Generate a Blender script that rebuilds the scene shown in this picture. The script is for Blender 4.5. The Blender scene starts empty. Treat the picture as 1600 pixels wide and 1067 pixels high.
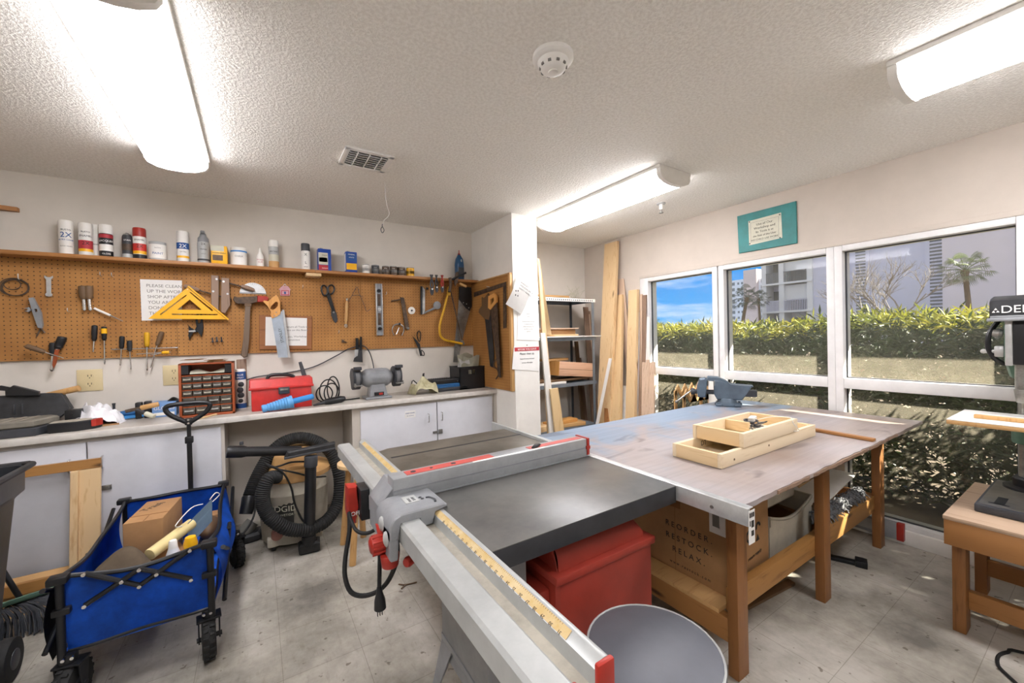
# Workshop room with work benches, a table saw and a pegboard wall.
# Metric world: X along the back wall, Y towards it, Z up.
import bpy, bmesh, math, random
from mathutils import Vector, Matrix
rnd = random.Random(7)
SC = bpy.context.scene
COL = SC.collection
PI = math.pi
WORLD = {}          # object name -> world location of its origin

# ------------------------------------------------------------------ materials
def new_mat(name):
    m = bpy.data.materials.new(name); m.use_nodes = True
    nt = m.node_tree
    return m, nt, nt.nodes['Principled BSDF']
def rgb(h):
    h = h.lstrip('#'); v = [int(h[i:i+2], 16)/255 for i in (0, 2, 4)]
    return tuple((c/12.92 if c <= .04045 else ((c+.055)/1.055)**2.4) for c in v) + (1,)
def N(nt, t, **k):
    n = nt.nodes.new(t)
    for a, b in k.items():
        if a.startswith('i_'): n.inputs[a[2:].replace('_', ' ')].default_value = b
        else: setattr(n, a, b)
    return n
def coords(nt, scale=(1, 1, 1), kind='Object'):
    tc = N(nt, 'ShaderNodeTexCoord'); mp = N(nt, 'ShaderNodeMapping')
    mp.inputs['Scale'].default_value = scale
    nt.links.new(tc.outputs[kind], mp.inputs['Vector'])
    return mp.outputs['Vector']
def ramp(nt, fac, stops):
    r = N(nt, 'ShaderNodeValToRGB'); e = r.color_ramp.elements
    while len(e) < len(stops): e.new(.5)
    for el, (p, c) in zip(e, stops): el.position = p; el.color = c
    nt.links.new(fac, r.inputs['Fac'])
    return r.outputs['Color']
def bump(nt, bsdf, h, strength, dist=.002):
    b = N(nt, 'ShaderNodeBump', i_Strength=strength, i_Distance=dist)
    nt.links.new(h, b.inputs['Height']); nt.links.new(b.outputs['Normal'], bsdf.inputs['Normal'])
def plain(name, col, rough=.5, metal=0, wear=.08, scale=12, bmp=0, col2=None, sub=0):
    """one colour with a little mottling"""
    m, nt, b = new_mat(name)
    c = rgb(col)
    b.inputs['Roughness'].default_value = rough; b.inputs['Metallic'].default_value = metal
    if wear or col2:
        n = N(nt, 'ShaderNodeTexNoise', i_Scale=scale, i_Detail=6.0, i_Roughness=.65)
        nt.links.new(coords(nt), n.inputs['Vector'])
        d = rgb(col2) if col2 else tuple(x*(1-wear*2) for x in c[:3])+(1,)
        a = c if col2 else tuple(min(1, x*(1+wear)) for x in c[:3])+(1,)
        nt.links.new(ramp(nt, n.outputs['Fac'], [(.35, d), (.65, a)]), b.inputs['Base Color'])
        if bmp: bump(nt, b, n.outputs['Fac'], bmp)
    else: b.inputs['Base Color'].default_value = c
    return m
def wood(name, light, dark, axis='x', scale=1, rough=.55, knots=True):
    m, nt, b = new_mat(name)
    st = {'x': (1.2, 16, 16), 'y': (16, 1.2, 16), 'z': (16, 16, 1.2)}[axis]
    v = coords(nt, tuple(s*scale for s in st))
    n = N(nt, 'ShaderNodeTexNoise', i_Scale=1.6, i_Detail=7.0, i_Roughness=.6, i_Distortion=1.2)
    nt.links.new(v, n.inputs['Vector'])
    n2 = N(nt, 'ShaderNodeTexNoise', i_Scale=7.0, i_Detail=3.0); nt.links.new(v, n2.inputs['Vector'])
    mx = N(nt, 'ShaderNodeMath', operation='MULTIPLY_ADD'); mx.inputs[1].default_value = .35
    nt.links.new(n2.outputs['Fac'], mx.inputs[0]); nt.links.new(n.outputs['Fac'], mx.inputs[2])
    col = ramp(nt, mx.outputs[0], [(.42, rgb(dark)), (.62, rgb(light)), (.85, rgb(light))])
    if knots:
        vo = N(nt, 'ShaderNodeTexVoronoi', i_Scale=1.0)
        ks = {'x': (2.2, 9, 9), 'y': (9, 2.2, 9), 'z': (9, 9, 2.2)}[axis]
        nt.links.new(coords(nt, ks), vo.inputs['Vector'])
        k = ramp(nt, vo.outputs['Distance'], [(.05, (1, 1, 1, 1)), (.13, (0, 0, 0, 1))])
        mix = N(nt, 'ShaderNodeMix', data_type='RGBA')
        nt.links.new(k, mix.inputs['Factor']); nt.links.new(col, mix.inputs['A'])
        mix.inputs['B'].default_value = tuple(x*.35 for x in rgb(dark)[:3])+(1,)
        col = mix.outputs['Result']
    nt.links.new(col, b.inputs['Base Color'])
    b.inputs['Roughness'].default_value = rough
    bump(nt, b, mx.outputs[0], .12)
    return m
def emit(name, col, s):
    m, nt, b = new_mat(name)
    b.inputs['Base Color'].default_value = rgb(col); b.inputs['Roughness'].default_value = .4
    b.inputs['Emission Color'].default_value = rgb(col); b.inputs['Emission Strength'].default_value = s
    return m

# ------------------------------------------------------------------ geometry
class G:
    """collects shapes, then links them as ONE mesh object"""
    def __init__(s): s.bm = bmesh.new(); s.mi = 0; s.M = Matrix()
    def _take(s, b):
        bmesh.ops.recalc_face_normals(b, faces=b.faces)
        if s.M != Matrix(): bmesh.ops.transform(b, matrix=s.M, verts=b.verts)
        vs = [s.bm.verts.new(v.co) for v in b.verts]; b.verts.index_update()
        for f in b.faces:
            try: g = s.bm.faces.new([vs[v.index] for v in f.verts]); g.material_index = s.mi
            except ValueError: pass
        b.free(); return s
    def bx(s, x0, x1, y0, y1, z0, z1, bev=0, seg=2, rz=0, R=None, taper=None):
        b = bmesh.new()
        bmesh.ops.create_cube(b, size=1)
        c = Vector(((x0+x1)/2, (y0+y1)/2, (z0+z1)/2)); d = (abs(x1-x0), abs(y1-y0), abs(z1-z0))
        for v in b.verts:
            t = taper if (taper and v.co.z < 0) else 1
            v.co = Vector((v.co.x*d[0]*t, v.co.y*d[1]*t, v.co.z*d[2]))
        if bev: bmesh.ops.bevel(b, geom=b.edges[:], offset=min(bev, min(d)*.45), segments=seg, profile=.5, affect='EDGES')
        m = R if R is not None else Matrix.Rotation(rz, 4, 'Z')
        bmesh.ops.transform(b, matrix=Matrix.Translation(c) @ m, verts=b.verts)
        return s._take(b)
    def cyl(s, p0, p1, r0, r1=None, n=20, bev=0):
        p0 = Vector(p0); p1 = Vector(p1); d = p1-p0; r1 = r0 if r1 is None else r1
        b = bmesh.new()
        bmesh.ops.create_cone(b, cap_ends=True, segments=n, radius1=r0, radius2=max(r1, 1e-5), depth=d.length)
        if bev:
            es = [e for e in b.edges if abs(e.verts[0].co.z-e.verts[1].co.z) < 1e-6]
            bmesh.ops.bevel(b, geom=es, offset=bev, segments=2, profile=.5, affect='EDGES')
        q = Vector((0, 0, 1)).rotation_difference(d.normalized()).to_matrix().to_4x4()
        bmesh.ops.transform(b, matrix=Matrix.Translation((p0+p1)/2) @ q, verts=b.verts)
        return s._take(b)
    def ball(s, c, r, n=16, R=None):
        b = bmesh.new(); bmesh.ops.create_uvsphere(b, u_segments=n, v_segments=max(6, n*2//3), radius=1)
        r = (r, r, r) if isinstance(r, (int, float)) else r
        m = Matrix.Translation(c) @ (R or Matrix()) @ Matrix.Diagonal((*r, 1))
        bmesh.ops.transform(b, matrix=m, verts=b.verts); return s._take(b)
    def lathe(s, prof, o=(0, 0, 0), ax=(0, 0, 1), n=24, caps=True):
        """prof: (radius, height) pairs along the axis"""
        b = bmesh.new(); q = Vector((0, 0, 1)).rotation_difference(Vector(ax).normalized()).to_matrix().to_4x4()
        rings = []
        for r, h in prof:
            rings.append([b.verts.new((max(r, 1e-5)*math.cos(2*PI*i/n), max(r, 1e-5)*math.sin(2*PI*i/n), h)) for i in range(n)])
        for a, c in zip(rings, rings[1:]):
            for i in range(n): b.faces.new((a[i], a[(i+1) % n], c[(i+1) % n], c[i]))
        if caps:
            if prof[0][0] > 1e-4: b.faces.new(rings[0][::-1])
            if prof[-1][0] > 1e-4: b.faces.new(rings[-1])
        bmesh.ops.transform(b, matrix=Matrix.Translation(o) @ q, verts=b.verts)
        return s._take(b)
    def tube(s, pts, r, n=8, closed=False, sub=4, cap=True, rr=None):
        P_ = [Vector(p) for p in pts]
        if sub and len(P_) > 2:
            Q = []; L = len(P_); last = L if closed else L-1
            for i in range(last):
                a = P_[(i-1) % L] if (closed or i) else P_[0]; b_ = P_[i]; c = P_[(i+1) % L]
                d = P_[(i+2) % L] if (closed or i+2 < L) else c
                for k in range(sub):
                    t = k/sub
                    Q.append(.5*((2*b_)+(c-a)*t+(2*a-5*b_+4*c-d)*t*t+(3*b_-a-3*c+d)*t**3))
            if not closed: Q.append(P_[-1])
            P_ = Q
        b = bmesh.new(); rings = []; L = len(P_); up = None
        for i, p in enumerate(P_):
            if closed: t = P_[(i+1) % L]-P_[i-1]
            else: t = P_[min(i+1, L-1)]-P_[max(i-1, 0)]
            t.normalize()
            if up is None:
                up = Vector((0, 0, 1)) if abs(t.z) < .9 else Vector((1, 0, 0))
            u = (up-t*up.dot(t))
            if u.length < 1e-4: u = t.orthogonal()
            u.normalize(); w = t.cross(u); up = u
            ra = rr(i/(L-1)) if rr else r
            rings.append([b.verts.new(p+(u*math.cos(2*PI*k/n)+w*math.sin(2*PI*k/n))*ra) for k in range(n)])
        m = L if closed else L-1
        for i in range(m):
            A = rings[i]; Bq = rings[(i+1) % L]
            for k in range(n): b.faces.new((A[k], A[(k+1) % n], Bq[(k+1) % n], Bq[k]))
        if cap and not closed: b.faces.new(rings[0][::-1]); b.faces.new(rings[-1])
        return s._take(b)
    def prism(s, pts, vec, bev=0):
        """solid from a planar outline (3D points) pushed along vec"""
        b = bmesh.new(); v = Vector(vec); n = len(pts)
        A = [b.verts.new(Vector(p)) for p in pts]; Bq = [b.verts.new(Vector(p)+v) for p in pts]
        f1 = b.faces.new(A); f2 = b.faces.new(Bq[::-1])
        for i in range(n): b.faces.new((A[i], Bq[i], Bq[(i+1) % n], A[(i+1) % n]))
        if bev:
            es = [e for e in b.edges if e in f1.edges or e in f2.edges] if False else list(set(f1.edges[:]+f2.edges[:]))
            bmesh.ops.bevel(b, geom=es, offset=bev, segments=1, profile=.5, affect='EDGES')
        big = [f for f in b.faces if len(f.verts) > 4]
        if big: bmesh.ops.triangulate(b, faces=big)
        return s._take(b)
    def ring(s, outer, holes, vec):
        """planar outline with holes, pushed along vec"""
        b = bmesh.new(); v = Vector(vec)
        loops = []
        for lp in [outer]+holes:
            vs = [b.verts.new(Vector(p)) for p in lp]; es = []
            for i in range(len(vs)): es.append(b.edges.new((vs[i], vs[(i+1) % len(vs)])))
            loops.append(es)
        bmesh.ops.triangle_fill(b, use_beauty=True, edges=[e for l in loops for e in l], use_dissolve=False)
        r = bmesh.ops.extrude_face_region(b, geom=b.faces[:])
        bmesh.ops.translate(b, vec=v, verts=[x for x in r['geom'] if isinstance(x, bmesh.types.BMVert)])
        return s._take(b)
    def flat(s, pts):
        f = s.bm.faces.new([s.bm.verts.new(s.M @ Vector(p)) for p in pts]); f.material_index = s.mi; return s
    def sheet(s, fn, nu, nv):
        """grid surface fn(u,v)->point"""
        vs = [[s.bm.verts.new(s.M @ Vector(fn(i/nu, j/nv))) for j in range(nv+1)] for i in range(nu+1)]
        for i in range(nu):
            for j in range(nv):
                f = s.bm.faces.new((vs[i][j], vs[i+1][j], vs[i+1][j+1], vs[i][j+1])); f.material_index = s.mi
        return s
    def text(s, body, o, xa, ya, size, align='LEFT', ext=.0004, ly=1.0, font=None):
        cu = bpy.data.curves.new('t', 'FONT'); cu.body = body; cu.size = size; cu.align_x = align; cu.extrude = ext; cu.space_line = ly
        ob = bpy.data.objects.new('t', cu); COL.objects.link(ob)
        me = bpy.data.meshes.new_from_object(ob)
        X_ = Vector(xa).normalized(); Y_ = Vector(ya).normalized(); Z_ = X_.cross(Y_); O = Vector(o)
        vs = [s.bm.verts.new(s.M @ (O+X_*v.co.x+Y_*v.co.y+Z_*v.co.z)) for v in me.vertices]
        for p in me.polygons:
            try: f = s.bm.faces.new([vs[i] for i in p.vertices]); f.material_index = s.mi
            except ValueError: pass
        bpy.data.objects.remove(ob); bpy.data.curves.remove(cu); bpy.data.meshes.remove(me)
        return s
    def solidify(s, t):
        bmesh.ops.solidify(s.bm, geom=s.bm.faces[:], thickness=t); return s
    def out(s, name, mats, parent=None, angle=38, label=None, smooth=True):
        me = bpy.data.meshes.new(name)
        if not isinstance(mats, (list, tuple)): mats = [mats]
        for m in mats: me.materials.append(m)
        if parent is None:
            vs = [v.co for v in s.bm.verts]
            o = Vector(((min(v.x for v in vs)+max(v.x for v in vs))/2, (min(v.y for v in vs)+max(v.y for v in vs))/2, min(v.z for v in vs)))
        else: o = WORLD[parent.name]
        bmesh.ops.translate(s.bm, vec=-o, verts=s.bm.verts)
        s.bm.to_mesh(me); s.bm.free()
        if smooth and me.polygons:
            me.shade_smooth(); me.set_sharp_from_angle(angle=math.radians(angle))
        ob = bpy.data.objects.new(name, me); COL.objects.link(ob)
        if parent is None: ob.location = o
        else: ob.parent = parent
        WORLD[ob.name] = o
        if label: ob['label'] = label
        return ob
def thing(name, label, cat, loc, group=None):
    o = bpy.data.objects.new(name, None); o.empty_display_size = .05; COL.objects.link(o); o.location = loc
    WORLD[o.name] = Vector(loc)
    return tag(o, label, cat, group)
def tag(o, label, cat, group=None):
    o['label'] = label; o['category'] = cat
    if group: o['group'] = group
    return o
def struct(o):
    o['kind'] = 'structure'; return o
def copy_thing(root, loc, label=None):
    """copy of a thing with its parts and sub-parts"""
    r = root.copy(); COL.objects.link(r); r.location = loc
    if label: r['label'] = label
    for ch in list(root.children):
        c = ch.copy(); COL.objects.link(c); c.parent = r
        for g in list(ch.children):
            d = g.copy(); COL.objects.link(d); d.parent = c
    return r
def Rx(a): return Matrix.Rotation(a, 4, 'X')
def Ry(a): return Matrix.Rotation(a, 4, 'Y')
def Rz(a): return Matrix.Rotation(a, 4, 'Z')
def Tr(*p): return Matrix.Translation(Vector(p if len(p) == 3 else p[0]))
def about(p, R): return Tr(*p) @ R @ Tr(*[-c for c in p])

# ------------------------------------------------------------------ palette
M = {}
M['wall'] = plain('wall_paint', '#dad3c9', .85, wear=.03, scale=3)
M['wall2'] = plain('window_wall_paint', '#c8bdb1', .85, wear=.03, scale=3)
M['white'] = plain('white_paint', '#e9e6e0', .5, wear=.03)
M['pillar'] = plain('pillar_paint', '#eae6df', .7, wear=.03, scale=3)
M['frame'] = plain('window_frame_paint', '#dcdad8', .4, wear=.03)
M['cab'] = plain('cabinet_paint', '#cfd0d6', .45, wear=.04, scale=4)
M['cabside'] = plain('cabinet_side_paint', '#c9c2b8', .5, wear=.05, scale=4)
M['counter'] = plain('worn_counter_laminate', '#c4beb6', .5, col2='#aea69c', scale=5, bmp=.05)
M['counteredge'] = plain('counter_edge_paint', '#d6d1ca', .5, wear=.08, scale=9)
M['black'] = plain('black_plastic', '#17181b', .42, wear=.2)
M['blackm'] = plain('black_metal', '#1e1f22', .4, .3, wear=.2)
M['rubber'] = plain('black_rubber', '#191919', .75, wear=.25, scale=40)
M['dust'] = plain('dusty_black_plastic', '#17181a', .55, col2='#333437', scale=7)
M['darkgrey'] = plain('dark_grey', '#3b3d42', .5, wear=.15)
M['grey'] = plain('grey_paint', '#8b8d90', .4, wear=.08)
M['lgrey'] = plain('light_grey_paint', '#b0b1af', .38, wear=.06)
M['alu'] = plain('aluminium', '#c6c7c6', .35, .55, wear=.07, scale=20)
M['fence'] = plain('brushed_fence', '#a3a6a8', .38, .35, wear=.05, scale=20)
M['rail'] = plain('aluminium_rail', '#b1b3b1', .4, .25, wear=.06, scale=9)
M['railin'] = plain('dusty_rail_floor', '#b5aea0', .6, .1, wear=.12, scale=14)
M['steel'] = plain('steel', '#9b9a96', .35, .8, wear=.15, scale=30)
M['rust'] = plain('rusty_steel', '#6d5a49', .6, .5, col2='#463a33', scale=30)
M['chrome'] = plain('chrome', '#d8d8d8', .15, 1, wear=0)
M['red'] = plain('red_plastic', '#a52a1e', .42, wear=.1)
M['redbody'] = plain('dusty_red_plastic', '#993122', .55, wear=.1, scale=5, col2='#852a1d')
M['tomato'] = plain('red_toolbox_plastic', '#c8302c', .4, wear=.08)
M['orange'] = plain('orange_plastic', '#9c4a22', .45, wear=.1)
M['yellow'] = plain('yellow_plastic', '#f0b311', .4, wear=.04)
M['hackyellow'] = plain('yellow_enamel', '#d9a51d', .4, wear=.1)
M['blue'] = plain('blue_plastic', '#1f5f96', .4, wear=.1)
M['lblue'] = plain('light_blue_plastic', '#3a8bd0', .45, wear=.08)
M['tinblue'] = plain('blue_tin_print', '#15429a', .35, wear=.06)
M['cloth'] = plain('blue_wagon_cloth', '#0d57c4', .65, wear=.18, scale=9, bmp=.3)
M['iron'] = plain('cast_iron_table', '#5f5b53', .36, .4, col2='#7d786f', scale=6)
M['wing'] = plain('grey_extension_laminate', '#565553', .36, .1, col2='#6d6b67', scale=5)
M['wingedge'] = plain('black_laminate_edge', '#2c2d31', .5, wear=.15)
M['tape'] = plain('yellow_scale_tape', '#cbb68a', .5, col2='#bf9f5c', scale=20)
M['ink'] = plain('printed_ink', '#262421', .7, wear=0)
M['inkgrey'] = plain('faded_ink', '#77746f', .7, wear=0)
M['inkred'] = plain('red_ink', '#b0303a', .6, wear=0)
M['inkblue'] = plain('blue_ink', '#22508f', .6, wear=0)
M['inkwhite'] = plain('white_ink', '#f0eee8', .6, wear=0)
M['paper'] = plain('white_paper', '#e6e4e0', .8, wear=.02)
M['papery'] = plain('yellowed_paper', '#cbc8b4', .6, wear=.05)
M['card'] = plain('brown_cardboard', '#a57c52', .8, wear=.07, scale=6)
M['carddark'] = plain('dark_cardboard', '#8a6138', .8, wear=.07, scale=6)
M['pine_x'] = wood('pine_along_x', '#d9b98a', '#b98f5c', 'x')
M['pine_y'] = wood('pine_along_y', '#d9b98a', '#b98f5c', 'y')
M['pine_z'] = wood('pine_along_z', '#d8b98d', '#bd9365', 'z')
M['cream_x'] = wood('fresh_board_along_x', '#e3d0b0', '#cdb48c', 'x', knots=False)
M['cream_y'] = wood('fresh_board_along_y', '#e0c498', '#c7a571', 'y', knots=False)
M['pale_z'] = wood('pale_board_along_z', '#cdb299', '#a98c74', 'z', knots=False)
M['white_z'] = wood('whitewashed_board', '#e2dfd9', '#cfcac1', 'z', knots=False)
M['brown_z'] = wood('weathered_board', '#8d7360', '#65503f', 'z', knots=False)
M['leg_z'] = wood('stained_leg_wood', '#8f5f33', '#66401d', 'z', rough=.5)
M['leg_x'] = wood('stained_rail_wood_along_x', '#a3753f', '#7a5026', 'x', rough=.5)
M['leg_y'] = wood('stained_rail_wood_along_y', '#a06f3e', '#774a22', 'y', rough=.5)
M['shelf_x'] = wood('brown_shelf_wood', '#a8733f', '#7d4f25', 'x', rough=.5, knots=False)
M['dark_z'] = wood('old_dark_wood', '#6a5138', '#432f1f', 'z', knots=False)
M['dark_x'] = wood('old_dark_wood_along_x', '#6a5138', '#432f1f', 'x', knots=False)
M['handle'] = wood('saw_handle_wood', '#d79d56', '#b8762f', 'z', knots=False)
M['tan_z'] = wood('tan_handle_wood', '#c69a62', '#a67842', 'z', knots=False)
M['ply_x'] = wood('plywood', '#c69c66', '#a97c48', 'x', knots=False)
M['clear'] = plain('cloudy_plastic', '#c6c1b2', .4, wear=.06)
M['rag'] = plain('cream_rag', '#d2cdac', .9, col2='#a8a07c', scale=14)
M['bag'] = plain('white_plastic_bag', '#e3e3e6', .4, wear=.04)
M['teal'] = plain('teal_board', '#1e7a78', .5, wear=.12, scale=8)
M['almond'] = plain('almond_plastic', '#d8c79c', .4, wear=.02)
M['vacbody'] = plain('dusty_beige_drum', '#c2bbab', .6, col2='#a39c8b', scale=5)
M['vaclid'] = plain('tan_vacuum_lid', '#c59a62', .55, col2='#a98253', scale=6)
M['stool'] = plain('grey_vinyl', '#66686f', .45, wear=.05, scale=6, bmp=.05)
M['green'] = plain('green_enamel', '#5d7d6c', .4, wear=.12)
M['bark'] = plain('bark', '#6b5743', .9, wear=.25, scale=20, bmp=.5)

def pegboard_mat():
    m, nt, b = new_mat('pegboard')
    tc = N(nt, 'ShaderNodeTexCoord'); sep = N(nt, 'ShaderNodeSeparateXYZ')
    nt.links.new(tc.outputs['Object'], sep.inputs[0])
    def cell(o):
        a = N(nt, 'ShaderNodeMath', operation='MULTIPLY'); a.inputs[1].default_value = 1/.0254; nt.links.new(o, a.inputs[0])
        f = N(nt, 'ShaderNodeMath', operation='FRACT'); nt.links.new(a.outputs[0], f.inputs[0])
        s = N(nt, 'ShaderNodeMath', operation='SUBTRACT'); s.inputs[1].default_value = .5; nt.links.new(f.outputs[0], s.inputs[0])
        p = N(nt, 'ShaderNodeMath', operation='POWER'); p.inputs[1].default_value = 2; nt.links.new(s.outputs[0], p.inputs[0])
        return p.outputs[0]
    xy = N(nt, 'ShaderNodeMath', operation='ADD'); nt.links.new(sep.outputs[0], xy.inputs[0]); nt.links.new(sep.outputs[1], xy.inputs[1])
    d = N(nt, 'ShaderNodeMath', operation='ADD')
    nt.links.new(cell(xy.outputs[0]), d.inputs[0]); nt.links.new(cell(sep.outputs[2]), d.inputs[1])
    hole = N(nt, 'ShaderNodeMath', operation='LESS_THAN'); hole.inputs[1].default_value = .017
    nt.links.new(d.outputs[0], hole.inputs[0])
    n = N(nt, 'ShaderNodeTexNoise', i_Scale=4.0, i_Detail=6.0); nt.links.new(tc.outputs['Object'], n.inputs['Vector'])
    base = ramp(nt, n.outputs['Fac'], [(.35, rgb('#9c6a34')), (.65, rgb('#b27f43'))])
    mix = N(nt, 'ShaderNodeMix', data_type='RGBA'); nt.links.new(hole.outputs[0], mix.inputs['Factor'])
    nt.links.new(base, mix.inputs['A']); mix.inputs['B'].default_value = rgb('#4a3420')
    nt.links.new(mix.outputs['Result'], b.inputs['Base Color']); b.inputs['Roughness'].default_value = .7
    return m
M['peg'] = pegboard_mat()

def floor_mat():
    m, nt, b = new_mat('vinyl_floor_tiles')
    v = coords(nt)
    br = N(nt, 'ShaderNodeTexBrick', offset=0, i_Scale=1.0, i_Mortar_Size=.0014, i_Mortar_Smooth=.3, i_Brick_Width=.305, i_Row_Height=.305)
    mp = N(nt, 'ShaderNodeMapping'); nt.links.new(v, mp.inputs['Vector']); mp.inputs['Location'].default_value = (.24, .06, 0)
    nt.links.new(mp.outputs['Vector'], br.inputs['Vector'])
    br.inputs['Color1'].default_value = (1, 1, 1, 1); br.inputs['Color2'].default_value = (.93, .93, .93, 1); br.inputs['Mortar'].default_value = (.62, .6, .57, 1)
    # base tone, large dirt, streaky flecks and dark specks
    n1 = N(nt, 'ShaderNodeTexNoise', i_Scale=1.3, i_Detail=8.0, i_Roughness=.65); nt.links.new(v, n1.inputs['Vector'])
    dirt = ramp(nt, n1.outputs['Fac'], [(.37, rgb('#6f6a62')), (.49, rgb('#a09a8f')), (.60, rgb('#c0bab0'))])
    n2 = N(nt, 'ShaderNodeTexNoise', i_Scale=1.0, i_Detail=3.0, i_Roughness=.6); nt.links.new(coords(nt, (55, 14, 1)), n2.inputs['Vector'])
    fl = ramp(nt, n2.outputs['Fac'], [(.3, (.86, .85, .83, 1)), (.45, (1, 1, 1, 1))])
    n3 = N(nt, 'ShaderNodeTexNoise', i_Scale=26.0, i_Detail=2.0); nt.links.new(v, n3.inputs['Vector'])
    sp = ramp(nt, n3.outputs['Fac'], [(.27, (.45, .42, .38, 1)), (.31, (1, 1, 1, 1))])
    col = dirt
    for o in (br.outputs['Color'], fl, sp):
        mx = N(nt, 'ShaderNodeMix', data_type='RGBA', blend_type='MULTIPLY'); mx.inputs['Factor'].default_value = 1
        nt.links.new(col, mx.inputs['A']); nt.links.new(o, mx.inputs['B']); col = mx.outputs['Result']
    nt.links.new(col, b.inputs['Base Color']); b.inputs['Roughness'].default_value = .55
    return m
M['floor'] = floor_mat()

def ceiling_mat():
    m, nt, b = new_mat('textured_ceiling')
    v = coords(nt)
    n = N(nt, 'ShaderNodeTexNoise', i_Scale=75.0, i_Detail=3.0, i_Roughness=.6); nt.links.new(v, n.inputs['Vector'])
    h = ramp(nt, n.outputs['Fac'], [(.42, (0, 0, 0, 1)), (.62, (1, 1, 1, 1))])
    nt.links.new(ramp(nt, n.outputs['Fac'], [(.35, rgb('#e6e2da')), (.6, rgb('#f4f1ea'))]), b.inputs['Base Color'])
    b.inputs['Roughness'].default_value = .95
    bump(nt, b, h, .5, .006)
    return m
M['ceiling'] = ceiling_mat()

def tabletop_mat():
    m, nt, b = new_mat('stained_plywood_top')
    v = coords(nt)
    n = N(nt, 'ShaderNodeTexNoise', i_Scale=1.7, i_Detail=5.0, i_Distortion=.6); nt.links.new(v, n.inputs['Vector'])
    base = ramp(nt, n.outputs['Fac'], [(.3, rgb('#97857a')), (.5, rgb('#a59a97')), (.7, rgb('#aba6a8'))])
    g = N(nt, 'ShaderNodeTexNoise', i_Scale=1.0, i_Detail=6.0); nt.links.new(coords(nt, (3, 60, 3)), g.inputs['Vector'])
    gr = ramp(nt, g.outputs['Fac'], [(.35, (.88, .88, .88, 1)), (.6, (1, 1, 1, 1))])
    # mottled blue tint, stronger towards the far half of the sheet
    sep = N(nt, 'ShaderNodeSeparateXYZ'); nt.links.new(v, sep.inputs[0])
    bl = N(nt, 'ShaderNodeTexNoise', i_Scale=3.0, i_Detail=6.0, i_Distortion=1.4); nt.links.new(v, bl.inputs['Vector'])
    ad = N(nt, 'ShaderNodeMath', operation='MULTIPLY_ADD'); ad.inputs[1].default_value = .55
    nt.links.new(sep.outputs[1], ad.inputs[0]); nt.links.new(bl.outputs['Fac'], ad.inputs[2])
    sm = ramp(nt, ad.outputs[0], [(.50, (0, 0, 0, 1)), (.70, (.85, .85, .85, 1))])
    mx = N(nt, 'ShaderNodeMix', data_type='RGBA'); nt.links.new(sm, mx.inputs['Factor']); nt.links.new(base, mx.inputs['A']); mx.inputs['B'].default_value = rgb('#8096ad')
    m2 = N(nt, 'ShaderNodeMix', data_type='RGBA', blend_type='MULTIPLY'); m2.inputs['Factor'].default_value = 1
    nt.links.new(mx.outputs['Result'], m2.inputs['A']); nt.links.new(gr, m2.inputs['B'])
    # dark smudges and dots
    dn = N(nt, 'ShaderNodeTexNoise', i_Scale=2.4, i_Detail=3.0, i_Distortion=.8); nt.links.new(coords(nt, (1, 2.6, 1)), dn.inputs['Vector'])
    ds_ = ramp(nt, dn.outputs['Fac'], [(.30, (.55, .54, .54, 1)), (.40, (1, 1, 1, 1))])
    m3 = N(nt, 'ShaderNodeMix', data_type='RGBA', blend_type='MULTIPLY'); m3.inputs['Factor'].default_value = 1
    nt.links.new(m2.outputs['Result'], m3.inputs['A']); nt.links.new(ds_, m3.inputs['B'])
    nt.links.new(m3.outputs['Result'], b.inputs['Base Color']); b.inputs['Roughness'].default_value = .38
    return m
M['tabletop'] = tabletop_mat()

def glass_mat():
    """clear pane with a film of dust that catches the sun"""
    m, nt, b = new_mat('dusty_glass')
    nt.nodes.remove(b)
    out = [n for n in nt.nodes if n.type == 'OUTPUT_MATERIAL'][0]
    tr = N(nt, 'ShaderNodeBsdfTransparent'); tr.inputs['Color'].default_value = (.97, .98, .98, 1)
    gl = N(nt, 'ShaderNodeBsdfGlossy'); gl.inputs['Roughness'].default_value = .02
    fr = N(nt, 'ShaderNodeFresnel'); fr.inputs['IOR'].default_value = 1.16
    mx = N(nt, 'ShaderNodeMixShader'); nt.links.new(fr.outputs[0], mx.inputs[0]); nt.links.new(tr.outputs[0], mx.inputs[1]); nt.links.new(gl.outputs[0], mx.inputs[2])
    ts = N(nt, 'ShaderNodeBsdfTranslucent'); ts.inputs['Color'].default_value = rgb('#e9dfc6')
    df = N(nt, 'ShaderNodeBsdfDiffuse'); df.inputs['Color'].default_value = rgb('#e9dfc6')
    dm = N(nt, 'ShaderNodeMixShader'); dm.inputs[0].default_value = .35; nt.links.new(ts.outputs[0], dm.inputs[1]); nt.links.new(df.outputs[0], dm.inputs[2])
    n = N(nt, 'ShaderNodeTexNoise', i_Scale=9.0, i_Detail=5.0); nt.links.new(coords(nt), n.inputs['Vector'])
    du = ramp(nt, n.outputs['Fac'], [(.3, (.06, .06, .06, 1)), (.7, (.095, .095, .095, 1))])
    m2 = N(nt, 'ShaderNodeMixShader'); nt.links.new(du, m2.inputs[0]); nt.links.new(mx.outputs[0], m2.inputs[1]); nt.links.new(dm.outputs[0], m2.inputs[2])
    nt.links.new(m2.outputs[0], out.inputs['Surface'])
    return m
M['glass'] = glass_mat()
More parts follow.
